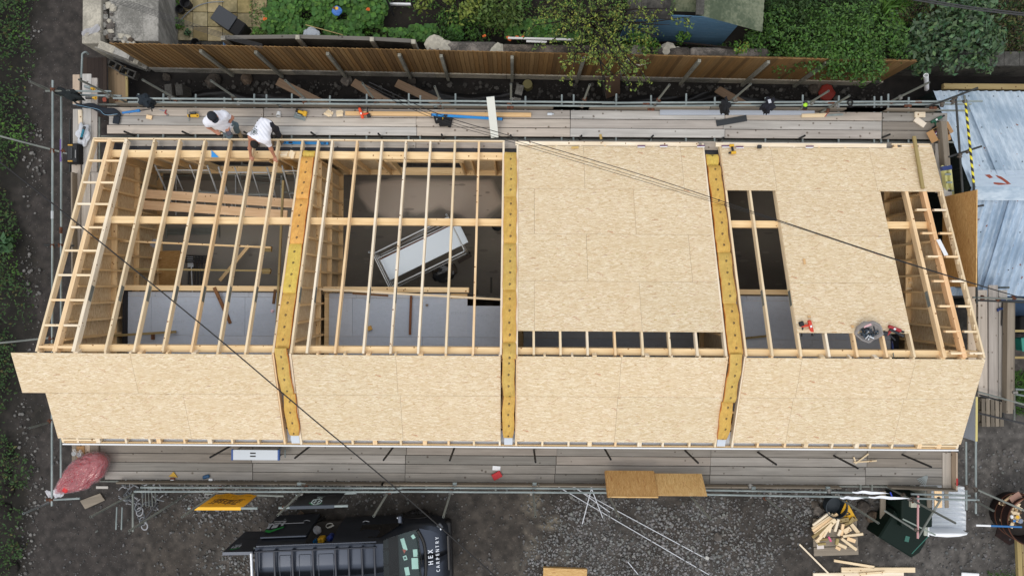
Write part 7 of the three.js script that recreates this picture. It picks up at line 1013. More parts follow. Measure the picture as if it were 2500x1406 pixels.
// ---- right end
{ const t = thing('osb_sheet', 'old strand board sheet stood on edge at the right end scaffold', 'board'); const a = at(2378, 463, 3.66), b = at(2386, 700, 3.66); const g = boxGeo(b.z - a.z, 1.25, 0.018); g.rotateY(Math.PI / 2); const m = mesh(g, osbOld[0], 'sheet', t); m.position.set(10.78, 3.05, (a.z + b.z) / 2); beam('sheet_edge', t, V(10.778, 3.679, a.z), V(10.778, 3.679, b.z), 0.026, 0.004, osbOld[1]); }
{ const t = thing('insulation_board', 'grey faced insulation board stood on edge at the lower right corner', 'board'); const g = boxGeo(1.08, 1.0, 0.05); g.rotateY(Math.PI / 2); const m = mesh(g, greyBoard[2], 'board_face', t); m.position.set(11.3, 2.45, 3.1); beam('foam_edge', t, V(11.3, 2.954, 2.56), V(11.3, 2.954, 3.64), 0.052, 0.004, mat([196, 184, 120], 0.8)); }
{ const t = thing('pallet', 'weathered wooden pallet on the ground beyond the lower right corner', 'pallet', at(2417, 1005, 0.0), 0.02); for (let i = 0; i < 5; i++) mesh(moved(boxGeo(0.8, 0.022, 0.1), 0, 0.13, -0.26 + i * 0.13).rotateY(Math.PI / 2), deckDark[i % 2 ? 0 : 1], 'slat', t); for (const z of [-0.34, 0, 0.34]) mesh(moved(boxGeo(0.64, 0.09, 0.09), 0, 0.07, z), deckDark[1], 'bearer', t); for (let i = 0; i < 3; i++) mesh(moved(boxGeo(0.8, 0.022, 0.1), 0, 0.012, -0.26 + i * 0.26).rotateY(Math.PI / 2), deckDark[1], 'slat', t); }
{ const t = thing('ladder', 'cream fibreglass ladder with blue feet leaning at the right gable', 'ladder'); const m1 = mat([206, 204, 140], 0.5); for (const dx of [0, 13]) beam('ladder_stile', t, at(2309 + dx, 409, 3.0), at(2318 + dx * 0.9, 480, 2.2), 0.07, 0.1, m1); for (let k = 0; k < 3; k++) beam('ladder_rung', t, at(2310 + k * 3, 425 + k * 20, 2.9 - k * 0.25), at(2324 + k * 3, 425 + k * 20, 2.9 - k * 0.25), 0.04, 0.03, galv); beam('ladder_foot', t, at(2303, 411, 3.04), at(2326, 408, 3.04), 0.1, 0.1, blueDark); }
{ const t = thing('bar_clamp', 'blue quick grip bar clamp lying on the right end boards', 'clamp', at(2446, 762, RYD + 0.02), -0.04); mesh(moved(rbox(0.02, 0.02, 0.68, 0.005), 0, 0.03, 0.0), mat([56, 56, 60], 0.4, { metalness: 0.5 }), 'bar', t); mesh(moved(rbox(0.26, 0.04, 0.05, 0.015), 0, 0.03, -0.09, 0, 0.25), blueDark, 'jaw', t); mesh(moved(rbox(0.12, 0.04, 0.05, 0.015), 0.02, 0.03, -0.31), blueDark, 'jaw', t); mesh(moved(rbox(0.05, 0.03, 0.05, 0.01), 0.03, 0.045, -0.09), galv, 'trigger', t); mesh(moved(rbox(0.12, 0.04, 0.04, 0.015), -0.08, 0.03, -0.06, 0, 0.9), blueDark, 'handle', t); }
{ const t = thing('dark_bin', 'dark grey plastic bin below the right gable ladder', 'bin', at(2336, 735, 1.2), 0.1); mesh(moved(cyl(0.16, 0.11, 0.7, 4), 0, 0.35, 0, 0, Math.PI / 4), mat([48, 54, 56], 0.6), 'bin_body', t); mesh(moved(rbox(0.26, 0.06, 0.26, 0.03), 0, 0.73, 0), mat([58, 64, 66], 0.6), 'bin_lid', t); mesh(moved(cyl(0.05, 0.05, 0.06, 14), 0, 0.78, -0.06), white, 'bin_knob', t); }
{ const t = thing('storage_box', 'teal plastic box on the ground at the right edge', 'box', at(2496, 838, 0.4), 0.1); mesh(moved(rbox(0.4, 0.26, 0.36, 0.04), 0, 0.13, 0), mat([30, 112, 100], 0.5), 'box_body', t); mesh(moved(rbox(0.42, 0.03, 0.38, 0.03), 0, 0.275, 0), mat([44, 132, 118], 0.5), 'box_lid', t); const b = single(merge([moved(rbox(0.5, 0.3, 0.5, 0.06), 0, 0.15, 0), moved(rbox(0.3, 0.1, 0.3, 0.04), 0.05, 0.34, 0)]), blackMatt, 'engine_cover', 'black machine cover at the right edge above the teal box', 'machine'); P2(b, 2496, 792, 0.2); const pl = single(boxGeo(1.6, 0.02, 1.0), mat([34, 64, 96], 0.7), 'tarpaulin', 'dark blue sheet on the ground at the right edge below the metal shed', 'tarpaulin'); P2(pl, 2520, 752, 0.1); for (const [y, l] of [[808, 'upper'], [873, 'lower']]) plank('timber_length', `${l} pale timber end poking out at the right edge by the teal box`, at(2480, y, 1.0), at(2512, y, 1.0), 0.06, 0.05, pineTreated[0]); }
// ---- front deck and yard
{ // red bundle wrapped in clear plastic
  const t = thing('wrapped_bundle', 'red bundle wrapped in clear plastic at the bottom left corner of the scaffold', 'bundle', at(195, 1160, FY + 0.25), 0.62);
  const mk = (a, b, c, sd, fold) => { const g = new THREE.SphereGeometry(1, 96, 72), p = g.attributes.position; for (let i = 0; i < p.count; i++) { const x = p.getX(i), y = p.getY(i), z = p.getZ(i), an = Math.atan2(z, y), wv = 9 * fbm((x + 2) * 0.12, (Math.sin(an) + 3) * 0.1, 40, 40, 3, 31 + sd), f = 1 + fold * 1.1 * (Math.abs(Math.sin(an * 3.5 + wv + x * 2)) - 0.5) + fold * 0.6 * (Math.abs(Math.sin(an * 8 - wv * 1.5 + x * 5)) - 0.5) + fold * 2.2 * (fbm((x + 2) * 0.1, (an + 4) * 0.06, 50, 50, 3, 21) - 0.5); p.setXYZ(i, x * a, y * b * f * (1 + 0.25 * x), z * c * f * (0.86 + 0.3 * x - 0.25 * x * x)); } g.computeVertexNormals(); return g; };
  mesh(mk(0.76, 0.26, 0.38, 1, 0.13), mat([176, 30, 44], 0.6), 'red_fabric', t); mesh(mk(0.82, 0.29, 0.42, 3, 0.1), phys([240, 218, 222], 0.18, { transmission: 0.86, thickness: 0, side: THREE.DoubleSide }), 'plastic_wrap', t);
  const kn = mesh(rockGeo(2, 0.17, 0.45, 0.8), phys([226, 226, 230], 0.35, { transmission: 0.35, thickness: 0, side: THREE.DoubleSide }), 'plastic_knot', t); kn.position.set(-0.66, 0.08, 0.03); kn.scale.set(1.1, 0.7, 1); const kt = mesh(rockGeo(1, 0.11, 0.5, 0.6), phys([226, 226, 230], 0.35, { transmission: 0.5, thickness: 0, side: THREE.DoubleSide }), 'plastic_tail', t); kt.position.set(-0.84, 0.1, -0.06); kt.scale.set(0.8, 1, 1.3); const rp = mesh(rockGeo(1, 0.1, 0.3, 0.5), mat([206, 24, 30], 0.5), 'bare_patch', t); rp.position.set(-0.38, 0.2, 0.1);
  for (let i = 0; i < 0; i++) mesh(path([V(-0.5 + i * 0.12, 0.22, -0.1 + i * 0.05), V(0.0 + i * 0.1, 0.33, -0.12 + i * 0.08), V(0.5 + i * 0.04, 0.28, -0.05 + i * 0.09)], 0.012, 20, 5), phys([228, 214, 218], 0.25, { transmission: 0.4, thickness: 0 }), 'plastic_fold', t);
}
P2(single(boxGeo(0.2, 0.02, 0.6), card, 'card_sheet', 'brown card sheet under the two mugs at the bottom left', 'card'), 196, 1118, FY + 0.06, 0.05);
{ const t = thing('hop_up', 'silver folding work platform with blue ends on the front deck', 'work platform', at(636, 1102, FY)); mesh(moved(rbox(1.12, 0.05, 0.26, 0.01), 0, 0.35, 0), mat([176, 184, 192], 0.45, { metalness: 0.3 }), 'platform', t); for (const s of [-1, 1]) { mesh(moved(rbox(0.05, 0.07, 0.27, 0.01), s * 0.575, 0.345, 0), mat([40, 80, 146], 0.5), 'end_cap', t); for (const z of [-0.1, 0.1]) mesh(moved(rbox(0.04, 0.34, 0.03, 0.008), s * 0.5, 0.17, z), galv, 'leg', t); } for (const z of [-0.045, 0.03]) mesh(moved(rbox(0.14, 0.012, 0.035, 0.005), -0.06, 0.373, z), black, 'grip_slot', t); tube('strut', t, V(0.68, 0.2, -0.1), V(0.68, 0.2, 0.1), galv, 0.016); }
{ const t = thing('litter', 'torn yellow packet and scrap on the front deck', 'litter', at(421, 1163, FY + 0.01)); mesh(slab([[-0.1, 0], [0.02, -0.12], [0.12, 0.02]], 0.02), mat([190, 150, 50], 0.7), 'packet', t); mesh(moved(rbox(0.12, 0.03, 0.06, 0.01), 0.0, 0.02, 0.06), mat([110, 60, 40], 0.7), 'scrap', t); mesh(moved(rbox(0.09, 0.015, 0.02, 0.004), 0, 0.04, 0.08), white, 'scrap', t); const b = single(rbox(0.18, 0.06, 0.09, 0.03), mat([28, 74, 112], 0.6), 'cloth_rag', 'small blue rag on the front deck beside a white scrap', 'rag'); P2(b, 502, 1164, FY + 0.04, 0.3); P2(single(rbox(0.1, 0.03, 0.06, 0.01), white, 'paper_scrap', 'small white scrap beside the blue rag', 'scrap'), 513, 1171, FY + 0.03); }
P2(single(rbox(0.2, 0.006, 0.11, 0.002), white, 'paper_sheet', 'white sheet of paper on the middle of the front deck', 'paper'), 1212, 1143, FY + 0.012, -0.08);
{ const g = rbox(0.24, 0.04, 0.17, 0.012), o = single(g, mat([176, 28, 36], 0.55), 'red_packet', 'crumpled red packet below the white paper on the front deck', 'packet'); const p = g.attributes.position; for (let i = 0; i < p.count; i++) p.setY(i, p.getY(i) + 0.02 * Math.sin(p.getX(i) * 40 + p.getZ(i) * 25)); g.computeVertexNormals(); P2(o, 1213, 1161, FY + 0.04, 0.5); }
{ const t = thing('osb_sheet', 'brown strand board sheets stacked slanting over the front guard rail, left pair', 'board'); for (let i = 0; i < 2; i++) { const a = at(1537, 1149 + i * 2, FY + 0.3 + 0.02), b = at(1553, 1214, FY + 0.86 - i * 0.04); b.x = a.x; beam('sheet', t, a, b, i ? 1.24 : 1.2, 0.018, osbOld[0]); } { const q = at(1553, 1214, FY + 0.87), x0 = at(1537, 1149, FY + 0.32).x; beam('sheet_edge', t, V(x0 - 0.6, q.y, q.z), V(x0 + 0.6, q.y, q.z), 0.03, 0.03, osbOld[1]); } const u = thing('osb_sheet', 'lighter strand board sheet slanting over the front guard rail beside the brown pair', 'board'); { const a = at(1652, 1156, FY + 0.28), b = at(1672, 1210, FY + 0.78); b.x = a.x; beam('sheet', u, a, b, 1.26, 0.018, osbOld[1]); } }
for (const [a, b, l] of [[[2090, 1132], [2122, 1108], 'upper pale stick of three crossed on the front deck'], [[2086, 1129], [2142, 1125], 'lower pale stick of three crossed on the front deck'], [[2086, 1116], [2090, 1126], 'short pale stick beside the crossed sticks on the front deck']]) plank('stick', l, at(...a, FY + 0.05), at(...b, FY + 0.04), 0.035, 0.02, pine[2], 'stick');
{ const t = thing('cable_ties', 'spread of grey plastic strips on the right end of the front deck', 'strips', at(2252, 1166, FY + 0.02)); for (let i = 0; i < 6; i++) mesh(moved(rbox(0.26, 0.008, 0.022, 0.003), 0.02 * i, 0.004 * i, 0.02 * i, 0, 0.4 + i * 0.18), mat([142, 150, 150], 0.5), 'strip', t); }
// banners laced below the front rails
function banner(label, corners, draw, back) { // corners: near-left, near-right on the lower tube; far-right, far-left on the upper tube
  const t = thing('banner', label, 'banner'); const [a, b, c, d] = corners, g = new THREE.PlaneGeometry(1, 1, 24, 10), p = g.attributes.position, uv = g.attributes.uv;
  for (let i = 0; i < p.count; i++) { const u = p.getX(i) + 0.5, v = 0.5 - p.getY(i), q = a.clone().lerp(b, u).lerp(d.clone().lerp(c, u), v); p.setXYZ(i, q.x, q.y + 0.01 * Math.sin(u * 9 + v * 4), q.z + 0.012 * Math.sin(u * 14)); uv.setXY(i, u, 1 - v); }
  g.computeVertexNormals(); mesh(g, new THREE.MeshStandardMaterial({ map: canvasTex(512, 256, draw), roughness: 0.6, side: THREE.DoubleSide }), 'banner_sheet', t); return t;
}
{ // seen from behind: the top edge is the one on the outer tube
  const y0 = 2.35, y1 = 3.25; const t = banner('yellow banner with black lettering laced to tubes under the front rails', [at(524, 1204.5, y0), at(628, 1207.5, y0), at(588, 1241, y1), at(480, 1241, y1)], (x, w, h) => {
    x.fillStyle = 'rgb(226,160,24)'; x.fillRect(0, 0, w, h); x.fillStyle = 'rgba(74,48,12,0.75)'; for (const [y, n, x0, dx] of [[34, 24, 60, 17], [58, 16, 100, 17], [76, 15, 100, 18]]) for (let i = 0; i < n; i++) if (i % 5 !== 4) x.fillRect(x0 + i * dx, y, rr(6, 14), 8);
    x.fillStyle = 'rgb(38,22,14)'; x.fillRect(70, 100, 372, 9); x.fillRect(52, 160, 376, 9); x.save(); x.transform(1, 0, -0.25, 1, 36, 0);
    const gl = [[0, 46], [46, 30], [76, 34], [112, 40], [154, 36], [192, 26], [220, 40], [262, 40], [304, 36]]; gl.forEach(([gx, gw], i) => { x.fillRect(76 + gx, 108, 11, 62 + (i % 2) * 16); x.fillRect(76 + gx + gw - 12, 108, 9, 46); if (i % 3 !== 1) x.fillRect(76 + gx, 128, gw, 8); }); x.restore(); x.fillRect(330, 176, 60, 12); x.fillRect(360, 192, 44, 8);
  });
  tube('banner_tube', t, at(458, 1241, y1), at(628, 1241, y1), galv, 0.03); tube('banner_tube', t, at(500, 1205, y0), at(692, 1211, y0), galvDull, 0.026); const hem = mesh(cyl(0.036, 0.036, 1, 12, true), mat([236, 178, 34], 0.6, { side: THREE.DoubleSide }), 'banner_hem', t); { const a = at(475, 1241, y1), b = at(588, 1241, y1), d = b.clone().sub(a); hem.geometry = boxGeo(d.length(), 0.064, 0.072); orient(hem, d); hem.position.copy(a).lerp(b, 0.5); }
  coupler(t, at(466, 1240, y1), 0); coupler(t, at(520, 1204, y0), 0);
  const k = banner('black banner with white and green hexagon emblem laced to tubes under the front rails', [at(738, 1203.5, y0), at(843, 1202, y0), at(816, 1236.5, y1), at(708, 1238, y1)], (x, w, h) => { x.fillStyle = 'rgb(22,24,28)'; x.fillRect(0, 0, w, h); x.fillStyle = 'rgba(150,150,152,0.6)'; x.fillRect(60, 62, 150, 3); x.fillRect(280, 54, 150, 3); x.save(); x.translate(0, h); x.scale(1, -1); x.strokeStyle = 'rgb(196,214,214)'; x.lineWidth = 12; x.beginPath(); for (let i = 0; i <= 6; i++) { const a = Math.PI / 6 + i * Math.PI / 3; x.lineTo(256 + 58 * Math.cos(a), 92 + 50 * Math.sin(a)); } x.stroke(); x.fillStyle = 'rgb(196,214,214)'; x.fillRect(226, 70, 22, 18); x.fillRect(264, 70, 22, 18); x.fillRect(226, 98, 22, 18); x.fillRect(264, 98, 22, 18); x.strokeStyle = 'rgb(40,130,84)'; x.lineWidth = 9; x.beginPath(); x.moveTo(180, 66); x.lineTo(256, 26); x.lineTo(332, 66); x.stroke(); x.font = 'bold 34px sans-serif'; x.textAlign = 'center'; x.fillText('HEX', 256, 176); x.font = '13px sans-serif'; x.fillText('C A R P E N T R Y', 256, 194); x.restore(); });
  tube('banner_tube', k, at(680, 1240, y1), at(849, 1235, y1), galv, 0.03); tube('banner_tube', k, at(722, 1209, y0), at(870, 1203.5, y0), galv, 0.026); { const a = at(707, 1239, y1), b = at(816, 1236, y1), d = b.clone().sub(a); const hm = mesh(boxGeo(d.length(), 0.064, 0.07), mat([44, 54, 66], 0.6), 'banner_hem', k); orient(hm, d); hm.position.copy(a).lerp(b, 0.5); } coupler(k, at(690, 1240, y1), 0); coupler(k, at(735, 1208, y0), 1);
}
// scrap heap of pipes under the left end of the front rails
{ const t = thing('scrap_heap', 'tangled heap of silver foil and grey tube scraps under the front rails', 'scrap', at(350, 1205, 0.3)); const sm1 = [mat([120, 124, 128], 0.4, { metalness: 0.4 }), mat([150, 152, 156], 0.5), mat([84, 88, 92], 0.45, { metalness: 0.4 })]; for (let i = 0; i < 46; i++) { const g = new THREE.TubeGeometry(new THREE.CatmullRomCurve3([V(0, 0, 0), V(rr(-0.12, 0.12), rr(0, 0.08), rr(-0.1, 0.1)), V(rr(-0.25, 0.25), rr(0, 0.1), rr(-0.2, 0.2))]), 8, rr(0.008, 0.026), 6), m = mesh(g, sm1[i % 3], 'scrap_piece', t); m.position.set(rr(-0.5, 0.5), rr(0, 0.2), rr(-0.35, 0.35)); } for (let i = 0; i < 5; i++) { const m = mesh(new THREE.TorusGeometry(0.11, 0.02, 8, 22), sm1[i % 3], 'pipe_ring', t); m.position.set(-0.1 + i * 0.06, 0.1 + i * 0.03, 0.35 + i * 0.12); m.rotation.set(1.2 + 0.1 * i, 0.3, 0.2 * i); } for (const x of [-0.1, 0.05]) tube('pipe', t, V(x - 0.6, 0.1, 0.35), V(x - 0.62, 0.1, 0.98), galv, 0.02); tube('pipe', t, V(0.0, 0.2, 0.85), V(0.6, 0.4, 0.1), steelDark, 0.03); for (let i = 0; i < 5; i++) tube('pipe', t, V(0.1 + i * 0.09, 0.3, -0.3), V(0.08 + i * 0.09, 0.2, 0.3), galvDull, 0.012); const p2 = P2(single(slab([[0, 0], [0.6, -0.1], [0.7, 0.12], [0.1, 0.26]], 0.03), deckDark[0], 'board_offcut', 'broken grey board on the ground beside the red bundle', 'board'), 195, 1222, 0.02); p2.rotation.y = 0.2; P2(single(boxGeo(0.34, 0.02, 0.07), deck[1], 'board_offcut', 'thin grey slat on the ground right of the red bundle', 'board'), 248, 1190, 0.03); }
// white conduits on the gravel
[[[1363, 1188], [1740, 1408], 0.03, 'longest white conduit running diagonally over the gravel to the bottom edge'], [[1398, 1188], [1728, 1366], 0.04, 'second long white conduit over the gravel ending at a pale connector'], [[1446, 1186], [1422, 1279], 0.4, 'short white conduit leaning left below the front rails'], [[1442, 1186], [1472, 1264], 0.4, 'short white conduit leaning right below the front rails'], [[1400, 1187], [1489, 1250], 0.3, 'short white conduit crossing the long ones near the front rails'], [[1530, 1368], [1558, 1402], 0.02, 'small white conduit offcut alone on the gravel']].forEach(([a, b, y, l]) => { const m = tube('conduit', scene, at(...a, y), at(...b, 0.02), mat([206, 210, 216], 0.4), 0.0135); tag(m, l, 'conduit'); });
P2(single(merge([rbox(0.12, 0.05, 0.1, 0.02)]), mat([176, 176, 172], 0.6), 'pipe_connector', 'pale connector block at the end of the second conduit', 'connector'), 1727, 1362, 0.03, -0.5);
P2(single(boxGeo(1.24, 0.12, 0.6), osbOld[1], 'osb_stack', 'stack of pale strand board at the bottom edge below the gravel', 'board'), 1379, 1412, 0.08, -0.03);
// heap of timber offcuts on a board
{ const t = thing('pallet_board', 'grey board on the ground carrying the heap of timber offcuts', 'board', at(2035, 1306, 0.0)); for (const [x, z, l, w, r] of [[0, -0.36, 1.24, 0.24, -0.03], [0, -0.1, 1.2, 0.24, 0.02], [0.02, 0.16, 1.26, 0.24, 0.03], [0.04, 0.42, 1.26, 0.24, 0.04]]) mesh(moved(boxGeo(l, 0.03, w), x, 0.1, z, 0, r), pineTreated[0].clone(), 'base_board', t).material = deckDark[0]; for (const x of [-0.5, 0.5]) mesh(moved(boxGeo(0.1, 0.08, 1.0), x, 0.045, 0), deckDark[1], 'bearer', t);
  const S = [[[1986, 1283], [2027, 1252], 0.06], [[1984, 1291], [2036, 1256], 0.06], [[1986, 1297], [2046, 1255], 0.075], [[1990, 1304], [2040, 1266], 0.06], [[1985, 1313], [2034, 1276], 0.08], [[1996, 1322], [2042, 1270], 0.09], [[2003, 1308], [2032, 1278], 0.06], [[2012, 1312], [2024, 1290], 0.06], [[2040, 1298], [2049, 1268], 0.07], [[2056, 1308], [2060, 1280], 0.08], [[2063, 1282], [2094, 1267], 0.08], [[2062, 1300], [2078, 1290], 0.14], [[2048, 1308], [2054, 1294], 0.07], [[2060, 1310], [2109, 1304], 0.07], [[2056, 1315], [2093, 1343], 0.08], [[2044, 1327], [2068, 1338], 0.09], [[2044, 1330], [2047, 1316], 0.08], [[2042, 1336], [2053, 1342], 0.08], [[2080, 1280], [2098, 1302], 0.1], [[2003, 1318], [2022, 1317], 0.07], [[1993, 1316], [2001, 1326], 0.09], [[2008, 1282], [2020, 1280], 0.09], [[2075, 1278], [2085, 1264], 0.07], [[2052, 1272], [2074, 1268], 0.11], [[2070, 1315], [2090, 1322], 0.1], [[1998, 1330], [2018, 1328], 0.06], [[2030, 1285], [2026, 1300], 0.06]];
  S.forEach(([a, b, w], i) => { const y = 0.2 + 0.012 * (i % 9) + (i < 8 ? 0.04 : 0); const m = beam('timber_offcut', scene, at(...a, y), at(...b, y + rr(-0.02, 0.05)), w, 0.05, i % 6 === 4 || i > 17 && i % 2 ? pineTreated : pine); const A = at(...a, 0), tone = i % 6 === 4 || i > 17 && i % 2 ? 'greenish' : 'pale', len = at(...b, 0).distanceTo(A); tag(m, `${tone} ${len > 0.5 ? 'long' : len > 0.28 ? 'medium' : 'short'} timber at the ${a[1] < 1285 ? 'upper' : a[1] < 1312 ? 'middle' : 'lower'} ${a[0] < 2015 ? 'left' : a[0] < 2050 ? 'centre' : 'right'} of the offcut heap`, 'offcut', 'timber offcuts heaped on the grey board'); });
  const pk = single(rbox(0.05, 0.03, 0.16, 0.008), mat([206, 90, 130], 0.6), 'pink_scrap', 'pink plastic scrap in the heap of timber offcuts', 'scrap'); P2(pk, 2027, 1316, 0.34, 0.5); P2(single(rbox(0.2, 0.02, 0.14, 0.01), mat([214, 206, 200], 0.8), 'paper_bag', 'crumpled white paper bag at the lower left of the timber heap', 'bag'), 2004, 1334, 0.16, 0.1);
}
{ const t = thing('warning_sign', 'yellow folding floor sign with black symbols above the timber heap', 'sign', at(2054, 1240, 0.02)); const sg = mesh(slab([[-0.13, 0.24], [0.0, -0.34], [0.4, 0.3], [0.1, 0.32]], 0.03, 0.006), mat([206, 158, 30], 0.6), 'sign_panel', t); sg.position.y = 0.2; sg.rotation.x = 0.3; const bk = mat([40, 28, 16], 0.7); for (const [x, z, l, w, r] of [[0.02, -0.02, 0.12, 0.03, 0.8], [0.1, 0.05, 0.14, 0.03, -0.6], [0.05, 0.1, 0.1, 0.03, 1.3], [0.12, 0.12, 0.12, 0.04, 0.3], [0.0, 0.08, 0.08, 0.03, 0.2]]) { const m = mesh(moved(rbox(l, 0.006, w, 0.002), x, 0.034, z, 0, r), bk, 'symbol', sg); } const tr = mesh(moved(slab([[0, 0.09], [0.05, -0.03], [0.12, 0.1]], 0.006), 0.24, 0.031, 0.19), bk, 'symbol', sg); const bd = single(merge([moved(cyl(0.3, 0.24, 0.36, 26, true), 0, 0.18, 0), moved(cyl(0.24, 0.24, 0.02, 26), 0, 0.05, 0), moved(new THREE.TorusGeometry(0.3, 0.014, 6, 26), 0, 0.36, 0, Math.PI / 2)]), mat([40, 50, 58], 0.6, { side: THREE.DoubleSide }), 'rubber_tub', 'dark blue grey rubber tub left of the yellow sign', 'tub'); P2(bd, 2030, 1230, 0.0); }
// loose timbers along the bottom edge
[[[1953, 1329], [2024, 1400], 0.045, 0.03, 'thin pale batten lying diagonally left of the timber heap'], [[2038, 1369], [2136, 1385], 0.07, 0.03, 'short pale timber lying below the timber heap'], [[2056, 1392], [2236, 1392], 0.14, 0.05, 'wide white timber along the bottom edge'], [[1987, 1404], [2208, 1402], 0.1, 0.05, 'long yellowish timber on the bottom edge below the wide white one'], [[2100, 1402], [2162, 1397], 0.05, 0.03, 'thin batten resting on the two bottom edge timbers']].forEach(([a, b, w, t, l], i) => plank('timber_length', l, at(...a, 0.06 + (i === 4 ? 0.05 : 0)), at(...b, 0.06 + (i === 4 ? 0.04 : 0)), w, t, pine[i % 3]));
{ const t = thing('picket_panel', 'narrow upright slatted timber at the lower right edge', 'timber', [0, 0, 0]); beam('post', t, at(2490, 1318, 0.5), at(2494, 1412, 0.5), 0.12, 0.1, pineTreated[0]); beam('post', t, at(2498, 1318, 0.48), at(2503, 1412, 0.48), 0.05, 0.1, pineTreated[1]); P2(single(rbox(0.5, 0.05, 0.2, 0.02), white, 'white_board', 'white board edge at the bottom right', 'panel'), 2370, 1407, 0.1, -0.05); }
// green tank, white tank lid, rusty fire drum
{ const gm = phys([7, 26, 20], 0.6, { specularIntensity: 0.4 }), t = thing('oil_tank', 'dark green plastic tank lying on its side under the right of the front rails', 'tank'); const a = at(2206, 1303, 0.6).setY(0); t.position.copy(a); t.rotation.y = -0.55;
  mesh(slab([[-0.58, -0.42], [0.5, -0.42], [0.62, -0.1], [0.62, 0.2], [0.5, 0.44], [-0.58, 0.44]], 0.7, 0.04), gm, 'tank_body', t); mesh(moved(rbox(0.12, 0.02, 0.16, 0.01), 0.1, 0.705, 0.06, 0, 0.3), mat([40, 96, 84], 0.4), 'tank_label', t); mesh(moved(rbox(1.1, 0.02, 0.04, 0.008), -0.05, 0.704, -0.32), gm, 'tank_rib', t); mesh(moved(rbox(0.03, 0.03, 0.7, 0.01), 0.5, 0.69, 0.0, 0, -0.2), mat([36, 96, 84], 0.4), 'tank_rib', t);
  const u = thing('wheelie_bin', 'dark green bin with pale lip standing under the right of the front rails', 'bin'); u.position.copy(at(2195, 1228, 0.0)); mesh(moved(rbox(0.86, 0.9, 0.78, 0.05, 3), 0, 0.45, 0), gm, 'bin_body', u); const lip = mesh(moved(rbox(1.0, 0.03, 0.04, 0.01), 0.04, 0.92, 0.36, 0, -0.45), mat([128, 140, 132], 0.5), 'bin_lip', u); plank('post_timber', 'grey upright plank beside the dark green bin', at(2158, 1200, 0.5), at(2157, 1285, 0.3), 0.14, 0.05, deckDark[0]); }
{ const t = thing('water_tank', 'white ribbed plastic tank cover with curved end under the right corner of the front scaffold', 'tank', at(2311, 1253, 0.6).setY(0)); const wm = mat([236, 240, 244], 0.5); for (let i = 0; i < 9; i++) { const z0 = -0.62 + i * 0.135, w = i < 5 ? 0.63 : 0.66; const g = new THREE.CylinderGeometry(1, 1, 0.128, 40, 1, false, -Math.PI / 2, Math.PI); g.rotateX(Math.PI / 2); const m = mesh(g, wm, i < 5 ? 'tank_rib' : 'tank_panel', t); m.scale.set(w, 0.3 + (i < 5 && i % 2 ? 0.004 : 0) + (i >= 5 ? 0.012 : 0), 1); m.position.set(0, 0.45, z0); } const fr = mesh(slab([[-0.56, 0], [0.56, 0], [0.54, 0.05], [0.33, 0.1], [0, 0.12], [-0.33, 0.1], [-0.54, 0.05]], 0.4, 0.03), wm, 'tank_end', t); fr.position.set(0, 0.3, 0.52); const si = mesh(moved(rbox(0.09, 0.7, 1.2, 0.02), -0.64, 0.4, -0.02), mat([168, 172, 160], 0.6), 'tank_side', t); mesh(moved(rbox(0.03, 0.72, 1.22, 0.01), -0.58, 0.42, -0.02), wm, 'tank_seam', t);
  for (const [px, w, l, m] of [[2292, 0.2, 'orange brown board resting on the white tank cover', pine[3]], [2313, 0.1, 'dark plank resting on the white tank cover', deckDark[0]], [2270, 0.12, 'weathered plank resting on the left of the white tank cover', deckDark[1]]]) plank('board_offcut', l, at(px, 1198, 0.95), at(px + 1, 1240, 0.92), w, 0.03, m, 'board'); const bb = single(rbox(0.22, 0.1, 0.14, 0.01), mat([176, 176, 160], 0.7), 'wall_box', 'small pale box hung on the scaffold tube left of the white tank', 'box'); P2(bb, 2234, 1231, 2.5); }
